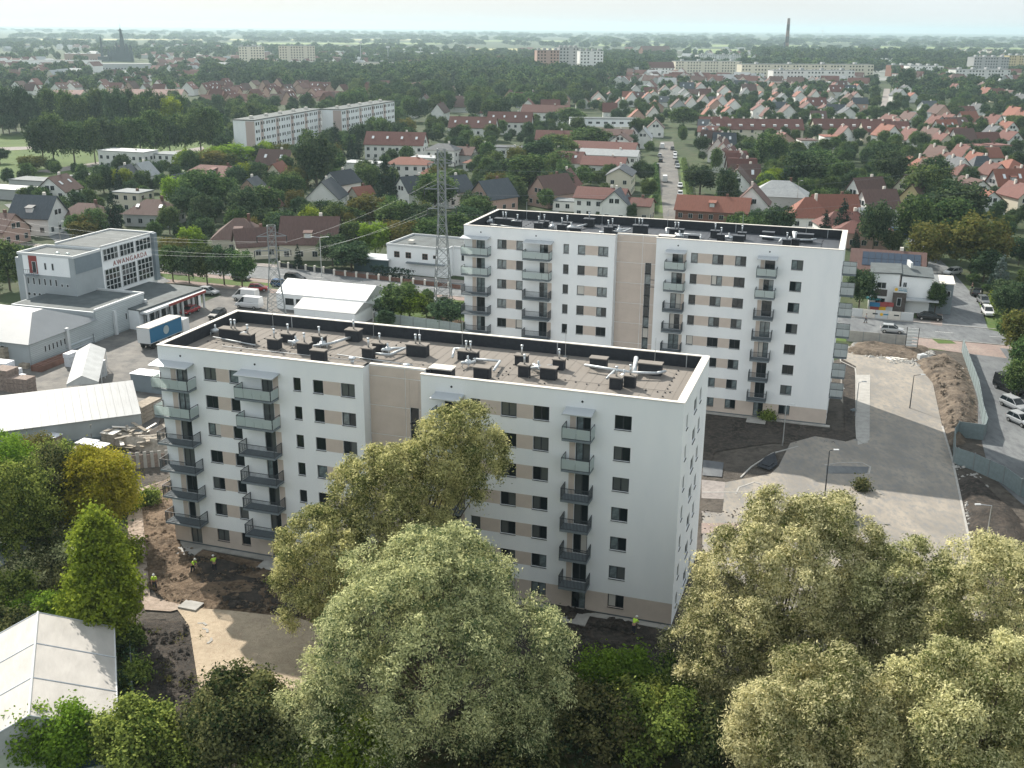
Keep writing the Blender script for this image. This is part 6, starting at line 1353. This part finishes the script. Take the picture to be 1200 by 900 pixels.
# -- big roofs and blocks far out
def farblock(x0, x1, yt, yb, wc, label, rc='r_flat', kind='flat', deep=14, floors=None, cat='apartment block', name='distant_block', rot=0, hr=0):
    pa, pb = P(x0,yb), P(x1,yb); D = (pa-Vector((0,0,CAM_H))).length; h = (yb-yt)*D/F_PX*.98; w = (pb-pa).length; c = (pa+pb)/2; rz = math.atan2((pb-pa).y,(pb-pa).x)
    nx, ny = -math.sin(rz), math.cos(rz); c = c+Vector((nx,ny,0))*deep/2; t = thing(name, label, cat, c, rz); OCC.append((c.x,c.y,w*.35)); OCC.append((c.x-math.cos(rz)*w*.35,c.y-math.sin(rz)*w*.35,w*.2)); OCC.append((c.x+math.cos(rz)*w*.35,c.y+math.sin(rz)*w*.35,w*.2))
    he = h if kind == 'flat' else h*.6
    wm, rm = hmeshes(round(w,1), deep, round(he,1), round(h,1), kind, wc, rc); obj('wall', wm, t); obj('roof', rm, t)
    fl = floors or max(1, int(he/2.9)); 
    if fl:
        g = MB(); nb = max(4, int(w/3.4))
        for f in range(fl):
            z = .9+he/fl*f
            for i in range(nb):
                if (i*7+3) % 6 == 0: continue
                x = -w/2+w*(i+.5)/nb; g.box(x-.75,-deep/2-.08,z,x+.75,-deep/2-.004,z+1.4)
        stuff(build('windows', g, M['pane_dark'], t))
    if kind == 'flat' and h > 9:
        g = MB(); [g.box(-w/2+w*(i+.5)/4-1.5,-2,h+.26,-w/2+w*(i+.5)/4+1.5,2,h+2.2) for i in range(4)]; build('roof_hut', g, HM['grey'], t)
    return t
farblock(281,311,57,79,'cream','pale tower block far left, left one of the distant pair'); farblock(328,370,56,78,'cream','wide pale tower block far left, right one of the distant pair')
farblock(629,655,61,92,'salmon','salmon ended high block left in the far central group'); farblock(655,678,58,92,'grey','tallest grey brown high block in the far central group'); farblock(679,706,62,94,'white','white high block right in the far central group')
farblock(0,118,72,79,'white','long pale halls on the far left skyline',floors=1,cat='hall'); farblock(76,120,64,71,'salmon','white roofed hall left of the distant church','r_grey',floors=1,cat='hall'); farblock(120,240,76,82,'grey','long low pale hall before the distant church',floors=1,cat='hall')
farblock(295,395,73,83,'cream','row of pale low blocks below the distant tower pair'); farblock(408,515,74,84,'cream','row of pale low blocks left of the central wood'); farblock(195,225,56,60,'white','white hall on the far left horizon',floors=1,cat='hall')
farblock(760,790,74,89,'white','white block with red roof right of the dark church hall','r_red','gable'); farblock(791,868,73,88,'cream','long cream five storey block right of the red roofed white one'); farblock(868,1022,77,96,'cream','very long cream block at the right, below the dark wood'); farblock(905,1000,84,101,'white','long white block in front of the very long cream one')
farblock(818,868,65,74,'white','white block behind the long cream one'); farblock(1020,1044,71,78,'white','small white block behind the dark wood on the right'); farblock(1065,1104,79,92,'white','white block above the right hand houses')
farblock(1139,1180,70,90,'grey','tall blue grey slab block near the right edge'); farblock(1180,1215,68,86,'yellow','tall yellow and white slab block at the right edge'); farblock(1118,1182,84,100,'white','long white block in front of the blue grey slab'); farblock(1112,1138,89,103,'white','white villa block before the blue grey slab','r_brown','hip')
farblock(120,212,108,123,'cream','large hall with wide red roof beyond the park trees','r_red','gable',30,1,'hall'); farblock(60,95,108,118,'cream','long low red roof beyond the park trees, left of the large hall','r_red','gable',20,1,'hall'); farblock(470,534,98,112,'cream','wide brown red hipped roof in the wood','r_red','hip',26,1,'hall'); farblock(754,786,55,68,'brick','dark brick church hall on the central skyline','r_brown','gable',24,1,'church')
farblock(1044,1082,78,90,'brick','brown brick block above the right hand lane'); farblock(420,530,64,69,'grey','dark long hall on the skyline left of centre',floors=1,cat='hall')
# modern church with concrete fins
pc_ = P(140,72); ch = thing('church', 'modern concrete church with tapering fins and a spire on the far left skyline', 'church', pc_, .1); sc_ = (pc_-Vector((0,0,CAM_H))).length/F_PX
mat('far_concrete', (.07,.085,.10), .9); _c = P(140,72)
for k_ in range(7): OCC.append((_c.x*(1-.05*k_), _c.y*(1-.05*k_), 42))
for x, h, w in ((-17,25,2.2),(-10,12,3),(-7,14,3),(-4,15,3),(-1,19,3),(1,15,4),(4.5,33,4.5),(9,18,4.5),(13,17,3)):
    b = MB(); W0 = w*sc_; H_ = h*sc_; X0 = x*sc_; b.loft([[(X0-W0*.7,-W0*.7,0),(X0+W0*.7,-W0*.7,0),(X0+W0*.7,W0*.7,0),(X0-W0*.7,W0*.7,0)],[(X0-W0*.3,-W0*.3,H_*.8),(X0+W0*.3,-W0*.3,H_*.8),(X0+W0*.3,W0*.3,H_*.8),(X0-W0*.3,W0*.3,H_*.8)],[(X0-W0*.35,-W0*.1,H_),(X0+W0*.05,-W0*.1,H_),(X0+W0*.05,W0*.1,H_),(X0-W0*.35,W0*.1,H_)]]); build('tower_fin', b, M['far_concrete'], ch)
b = MB(); b.box(-20*sc_,-10,0,-8*sc_,10,5*sc_); build('nave', b, M['far_concrete'], ch); b = MB(); b.tube((4*sc_,0,30*sc_),(4*sc_,0,38*sc_),.5,.1); b.tube((1.5*sc_,0,31*sc_),(6.5*sc_,0,31*sc_),.5); build('cross', b, M['far_concrete'], ch)
# chimneys, masts, turbine
pc_ = P(921,64); D = (pc_-Vector((0,0,CAM_H))).length; c = thing('factory_chimney', 'tall dark banded factory chimney on the right skyline', 'chimney', pc_); H_ = 37.5*D/F_PX
for i in range(6): b = MB(); b.tube((0,0,H_*i/6),(0,0,H_*(i+1)/6),4.8-.32*i,4.8-.32*(i+1),n=16); build('band', b, mat('ch%d'%i, (.06,.045,.045) if i % 2 == 0 else (.20,.12,.10), .9), c)
c = thing('factory_chimney', 'short thin chimney just left of the tall banded one', 'chimney', P(918.5,64)); b = MB(); b.tube((0,0,0),(0,0,13*D/F_PX),2.2,1.8,n=10); build('shaft', b, M['far_concrete'], c)
for px, yb, yt in ((423,74,52),(455,77,57),(493,72,58)):
    p = P(px,yb); D2 = (p-Vector((0,0,CAM_H))).length; t = thing('floodlight_mast', 'x', 'mast', p); b = MB(); h = (yb-yt)*D2/F_PX; b.tube((0,0,0),(0,0,h),.5,.35,n=5); build('pole', b, M['zinc'], t); b = MB(); b.obox((0,0,h),(5,1,2.4)); build('lamp_head', b, M['pvc'], t); auto(t,'slender floodlight mast on the skyline','mast','floodlight masts')
p = P(963,46); t = thing('wind_turbine','tiny wind turbine on the horizon right of the tall chimney','wind turbine',p); D2 = (p-Vector((0,0,CAM_H))).length; s = D2/F_PX; b = MB(); b.tube((0,0,0),(0,0,9*s),1.8,1.0); build('tower', b, M['pvc'], t)
for k in range(3): b = MB(); a = .3+2.094*k; b.tube((0,-2,9*s),(4.2*s*math.sin(a),-2,9*s+4.2*s*math.cos(a)),1.3,.3,n=4); build('blade', b, M['pvc'], t)
# -- trees between
mixk = ['g0','g1','g2','d0','d1','d2','g0','d1','l0','a0','c1']
SC = []
for poly, n, h0, h1, ks in (
   ([(400,150),(700,150),(720,240),(560,262),(545,310),(410,316),(400,250)], 170, 5, 9.5, mixk), ([(560,150),(780,168),(775,250),(560,250)], 50, 4, 8, mixk), ([(180,200),(400,186),(410,310),(300,300),(200,280)], 90, 5, 10, mixk), ([(0,205),(240,205),(250,300),(0,300)], 60, 4, 8, mixk),
   ([(810,150),(1200,150),(1200,270),(1000,290),(830,262)], 240, 4, 9, mixk), ([(860,185),(1090,185),(1100,255),(880,240)], 110, 4, 8, ['g0','g1','d0','l0','g2']), ([(1080,255),(1200,262),(1200,400),(1165,380),(1130,330)], 40, 3, 7, mixk), ([(460,345),(545,360),(545,372),(450,360)], 8, 2, 4, mixk),
   ([(0,126),(240,126),(250,165),(180,160),(0,160)], 90, 7, 11, ['d0','d1','g1']), ([(230,128),(480,128),(480,186),(250,190)], 120, 7, 12, mixk), ([(800,104),(1010,106),(1010,160),(800,158)], 150, 4, 8, ['d0','g1','g0','c1','d2']), ([(1020,100),(1200,104),(1200,160),(1030,155)], 110, 5, 9, ['d0','g1','g0','d2'])): SC += scatter(poly, n, h0, h1, ks)
FARP = [([(390,92),(560,92),(700,100),(700,128),(560,150),(400,140)], 330, 10, 15), ([(560,80),(690,84),(740,100),(640,112),(420,92)], 260, 12, 17), ([(240,82),(420,84),(430,106),(240,106)], 220, 9, 14), ([(0,84),(240,82),(240,110),(0,112)], 170, 7, 12), ([(640,96),(1200,98),(1200,150),(640,152)], 560, 4.5, 9),
   ([(880,66),(1060,68),(1140,72),(1140,78),(900,76)], 240, 14, 20), ([(700,70),(760,72),(760,92),(700,94)], 60, 12, 18), ([(1040,90),(1130,88),(1200,100),(1200,120),(1050,112)], 90, 8, 13), ([(0,62),(600,64),(600,80),(0,78)], 230, 8, 12), ([(600,62),(1200,66),(1200,76),(600,74)], 160, 9, 15)]
SC2 = []
for poly, n, h0, h1 in FARP: SC2 += scatter(poly, n, h0, h1, ['x'])
for x, y, h, k in SC: TREES.append((math.hypot(x,y), x, y, k, h, 1.0, False))
TREES.sort(key=lambda a: a[4]*a[5]/a[0], reverse=True)
NI = 262
group_src = None
for D, x, y, k, h, wf, head in TREES[:NI]:
    t = thing('conifer_tree' if k[0] == 'c' else 'broadleaf_tree', 'x', 'tree', (x,y,0), random.uniform(0,6.28)); s = h/10; t.scale = (s*wf, s*wf, s)
    obj('crown', CR[k], t); obj('trunk', TRK, t); auto(t, ('blue grey conical' if k == 'cb' else KN[k[0]])+' tree', 'tree', 'trees of the suburb')
rest = [(x,y,h,wf) for D,x,y,k,h,wf,head in TREES[NI:]] + [(x,y,h,1.0) for x,y,h,k in SC2]
# the far plain: belts of trees to the horizon
for _ in range(4600):
    D = math.exp(rng.uniform(math.log(1500), math.log(9500))); a = rng.uniform(-.56,.56); x, y = D*math.sin(a), D*math.cos(a)
    # belts
    b = math.sin(x*.0031+y*.0044+1.3*math.sin(y*.0017))+.6*math.sin(x*.0083-y*.0061)
    if b > .22 and okspot(x,y,8): rest.append((x,y,rng.uniform(9,15)*(1+.3*(D > 4000)),1.6+1.2*(D > 3500)))
for pl_, n_ in (([(1203,92),(1420,100),(1460,380),(1250,400),(1203,360)],340),([(1215,440),(1480,460),(1500,900),(1250,700)],60),([(-3,92),(-200,96),(-260,340),(-3,330)],240)):
    rest += [(x,y,h,1.0) for x,y,h,k in scatter(pl_, n_, 5, 10, ['x'])]
LOW = []
for i in range(3):
    r = np.random.default_rng(300+i); L = lobes_for((0,0,5.6),(4.0,4.0,4.4),9,.46,r); me = leaf_mesh('crown', L, 900, 1.3, 1.1, M[['leaf_dark','leaf_green','leaf_dark'][i]], r, 6, .5); LOW.append(me)
def gn_instances(name, mesh, pts):
    """one object: a tree of this mesh stands on every point"""
    me = bpy.data.meshes.new(name); me.from_pydata([(p[0],p[1],0) for p in pts], [], [])
    sa = me.attributes.new('size','FLOAT_VECTOR','POINT'); sa.data.foreach_set('vector', np.array([(p[2]/10*p[3],p[2]/10*p[3],p[2]/10) for p in pts],np.float32).ravel())
    ra_ = me.attributes.new('turn','FLOAT_VECTOR','POINT'); ra_.data.foreach_set('vector', np.array([(0,0,random.uniform(0,6.28)) for p in pts],np.float32).ravel())
    o = obj(name, me); src = bpy.data.objects.new(name+'_source', mesh)      # kept out of the scene, only instanced
    ng = bpy.data.node_groups.new(name,'GeometryNodeTree'); ng.interface.new_socket('Geometry', in_out='INPUT', socket_type='NodeSocketGeometry'); ng.interface.new_socket('Geometry', in_out='OUTPUT', socket_type='NodeSocketGeometry')
    n = ng.nodes; gi = n.new('NodeGroupInput'); go = n.new('NodeGroupOutput'); ip = n.new('GeometryNodeInstanceOnPoints'); oi = n.new('GeometryNodeObjectInfo'); oi.inputs['Object'].default_value = src; oi.inputs['As Instance'].default_value = True
    a1 = n.new('GeometryNodeInputNamedAttribute'); a1.data_type = 'FLOAT_VECTOR'; a1.inputs['Name'].default_value = 'size'; a2 = n.new('GeometryNodeInputNamedAttribute'); a2.data_type = 'FLOAT_VECTOR'; a2.inputs['Name'].default_value = 'turn'
    e2r = n.new('FunctionNodeEulerToRotation'); l = ng.links; l.new(a2.outputs[0], e2r.inputs[0]); l.new(e2r.outputs[0], ip.inputs['Rotation']); l.new(a1.outputs[0], ip.inputs['Scale'])
    l.new(gi.outputs[0], ip.inputs['Points']); l.new(oi.outputs['Geometry'], ip.inputs['Instance']); l.new(ip.outputs[0], go.inputs[0])
    md = o.modifiers.new('trees','NODES'); md.node_group = ng; return stuff(o)
near = [r for r in rest if math.hypot(r[0],r[1]) < 900]; far = [r for r in rest if math.hypot(r[0],r[1]) >= 900]
for i, k in enumerate(('g0','d1','d2','g1')): gn_instances('garden_trees', CR[k], near[i::4])
for i in range(3): gn_instances('distant_woods', LOW[i], far[i::3])
# distant town: hundreds of small houses far out as one mass
r_ = random.Random(5); mats_ = [HM['white'],HM['cream'],HM['grey'],HM['r_red'],HM['r_brown'],HM['r_grey']]; mb = MB(); k = 0
for poly, n in (([(0,76),(240,76),(240,98),(0,98)],110),([(230,72),(420,73),(420,84),(230,86)],70),([(420,76),(640,78),(620,84),(420,86)],30),([(640,86),(800,88),(800,112),(700,116)],60),([(800,96),(1010,98),(1010,106),(800,104)],70),([(1040,86),(1200,92),(1200,104),(1060,100)],60),([(790,62),(1200,66),(1200,78),(790,72)],90),([(100,66),(640,68),(640,76),(100,74)],120),([(0,56),(1200,62),(1200,66),(0,60)],150)):
    q = [P(*a) for a in poly]; x0, x1 = min(p.x for p in q), max(p.x for p in q); y0, y1 = min(p.y for p in q), max(p.y for p in q); c = 0; tr = 0
    while c < n and tr < n*30:
        x, y = r_.uniform(x0,x1), r_.uniform(y0,y1); tr += 1
        if not inpoly(q,x,y) or not clear(x,y,8): continue
        c += 1; a = TH+r_.choice([0,math.pi/2])+r_.uniform(-.2,.2); w, d, he = r_.uniform(5,9), r_.uniform(4,5.5), r_.uniform(4,7); hr = he+r_.choice([.5,4,4.5]); ca_, sa_ = math.cos(a), math.sin(a)
        f = lambda X,Y,Z: (x+X*ca_-Y*sa_, y+X*sa_+Y*ca_, Z); wm_ = r_.choice([0,0,0,1,2]); rm_ = r_.choice([3,3,4,5])
        mb.add([f(-w,-d,0),f(w,-d,0),f(w,d,0),f(-w,d,0),f(-w,-d,he),f(w,-d,he),f(w,d,he),f(-w,d,he),f(-w,0,hr),f(w,0,hr)],[(0,1,5,4),(1,2,6,9,5),(2,3,7,6),(3,0,4,8,7)],wm_); mb.add([f(-w-.4,-d-.4,he),f(w+.4,-d-.4,he),f(w+.4,0,hr+.2),f(-w-.4,0,hr+.2),f(-w-.4,d+.4,he),f(w+.4,d+.4,he)],[(0,1,2,3),(3,2,5,4)],rm_)
stuff(build('distant_houses', mb, mats_))
# hedges
def hedge(label, pts, h, w, m='leaf_dark'):
    q = [P(*a) for a in pts]; L = []; r = np.random.default_rng(len(label))
    for a, b in zip(q, q[1:]):
        n = max(2, int((b-a).length/(w*.45)))
        for i in range(n): c = a.lerp(b, i/n); [L.append((c.x-q[0].x, c.y-q[0].y, z, w*.5)) for z in (w*.4, h-w*.45)]
    t = thing('hedge', label, 'hedge', q[0]); obj('foliage', leaf_mesh('foliage', L, len(L)*90, .32, .24, M[m], r, 10, .14), t); st = MB(); [st.tube(c-q[0]-Vector((0,0,.1)), c-q[0]+Vector((0,0,h*.7)), .04, n=4) for a, b in zip(q,q[1:]) for c in (a.lerp(b,.2), a.lerp(b,.7))]; build('stem', st, M['bark'], t); return t
hedge('bright clipped hedge beside the white car on the side street', [(1166,352),(1168,370)], 2.2, 2.2, 'leaf_lime'); hedge('dark clipped hedge at the corner of the side street and the road', [(1170,376),(1210,380)], 2.4, 2.4, 'leaf_green')
hedge('row of clipped conifers behind the fence of the white flat roofed house', [(438,325),(485,331)], 2.6, 1.2, 'needle'); hedge('dark hedge along the left house fence', [(10,296),(75,302)], 1.8, 1.4); hedge('long trimmed hedge behind the red roofed houses right of the centre street', [(840,236),(905,236),(1000,240)], 2.4, 1.6,'leaf_green'); hedge('trimmed hedge between the salmon houses', [(595,240),(690,240)], 2.4, 1.4,'leaf_green')
hedge('low hedge on the left side of the centre street', [(764,250),(770,225),(768,195)], 1.6, 1.6,'leaf_green'); hedge('hedge on the right side of the centre street', [(812,250),(806,215),(801,190)], 1.8, 1.8,'leaf_green')
# ---------------------------------------------------------------- every repeat gets the words that single it out
bpy.context.view_layer.update()
LMK = [('park lawn',60,180),('park avenue',100,140),('red roofed hall',165,115),('distant church',140,70),('distant tower pair',325,75),('left white slab block',320,150),('right white slab block',420,140),('flat white villa',152,190),('slate roofed house',45,262),('lettered office',100,320),
  ('grey warehouse',60,400),('long pale shed',60,480),('shorter pylon',318,350),('cream house',366,285),('street trees',245,315),('gabled house pair',575,155),('long gabled house',465,172),('tall pylon',520,260),('flat roofed house',495,305),('two salmon houses',612,250),
  ('central wood',560,110),('cream school',708,150),('centre street',785,200),('twin gabled house',705,245),('steep gabled row',845,185),('left red terrace',885,155),('right red terrace',1010,158),('grey roofed house',900,235),('orange roofed house',945,255),('long cream block',940,90),
  ('dark skyline wood',950,70),('corner building',1050,345),('side street',1130,340),('big right hand trees',1115,260),('right lane',1040,115),('blue grey slab',1160,85),('solar roof house',1036,320),('yellow gabled house',1078,240),('far right houses',1170,190),('right hand gardens',1090,165),
  ('rear block',770,360),('nearer block',500,560),('marquee',70,790),('footpath',160,640),('huge round willow',510,760),('lot',1040,520),('soil mound',1120,470),('sand strip',260,770),('cream tipped willow',900,700),('left edge trees',30,600),('central high blocks',668,80),('hillside houses',930,130),('brown terraces',340,118)]
rel_ = {}
for o in AUTO:
    x, y = to_px(o.matrix_world.translation); o['_p'] = (x, y); best = sorted(LMK, key=lambda l: (l[1]-x)**2+((l[2]-y)*1.6)**2)[0]; dx, dy = x-best[1], (y-best[2])*1.8
    if abs(dx) < 9 and abs(dy) < 9: r = 'at'
    elif abs(dx) > abs(dy): r = 'right of' if dx > 0 else 'left of'
    else: r = 'in front of' if dy > 0 else 'behind'
    rel_.setdefault((o['label'], r+' the '+best[0]), []).append(o)
ORD = ['leftmost','second from left','third from left','fourth from left','fifth from left','sixth from left','seventh from left','eighth from left']
for (lb, pl), os_ in rel_.items():
    os_.sort(key=lambda o: o['_p'][0])
    if len(os_) == 1: os_[0]['label'] = f'{lb} {pl}'
    elif len(os_) == 2:
        n, f = sorted(os_, key=lambda o: -o['_p'][1]) if abs(os_[0]['_p'][1]-os_[1]['_p'][1]) > abs(os_[0]['_p'][0]-os_[1]['_p'][0]) else (None, None)
        if n is not None: n['label'] = f'{lb} {pl}, nearer of two'; f['label'] = f'{lb} {pl}, farther of two'
        else: os_[0]['label'] = f'{lb} {pl}, left one of two'; os_[1]['label'] = f'{lb} {pl}, right one of two'
    else:
        for i, o in enumerate(os_):
            w = ORD[i] if i < len(os_)-1 and i < 7 else ('rightmost' if i == len(os_)-1 else 'middle one')
            o['label'] = f'{lb} {pl}, {w}'
for o in AUTO:
    if '_p' in o: del o['_p']
for o in AUTO:
    w = o['label']
    for a_, b_ in ((' of two',''),(' in the yard',''),(' parked',''),(' under a pale cover',' under cover'),(' house with ',' house, '),(' roof',' roof'),(' the ',' ')):
        if len(w.split()) > 15: w = w.replace(a_, b_)
    o['label'] = w
# (x, y) places with more than nine look-alikes: tell them by depth as well
seen = {}
for o in AUTO: seen.setdefault(o['label'], []).append(o)
for lb, os_ in seen.items():
    if len(os_) > 1:
        os_.sort(key=lambda o: to_px(o.matrix_world.translation)[1])
        for i, o in enumerate(os_):
            tail = 'farthest' if i == 0 else ('nearest' if i == len(os_)-1 else ['second farthest','third farthest','fourth farthest','fifth farthest','sixth farthest'][min(i-1,4)])
            o['label'] = lb.rsplit(', ',1)[0] + ', ' + tail + ' of the rest'
# ---------------------------------------------------------------- air
hz = bpy.data.materials.new('haze_air'); hz.use_nodes = True; N = hz.node_tree.nodes; N.clear()
ho = N.new('ShaderNodeOutputMaterial'); pv = N.new('ShaderNodeVolumePrincipled')
pv.inputs['Color'].default_value = (.62,.81,.89,1); pv.inputs['Density'].default_value = HAZE; pv.inputs['Anisotropy'].default_value = .3
hz.node_tree.links.new(pv.outputs[0], ho.inputs['Volume'])
mb = MB().box(-21000, -600, -1, 21000, 22500, HAZE_TOP); o = build('haze', mb, hz); stuff(o)
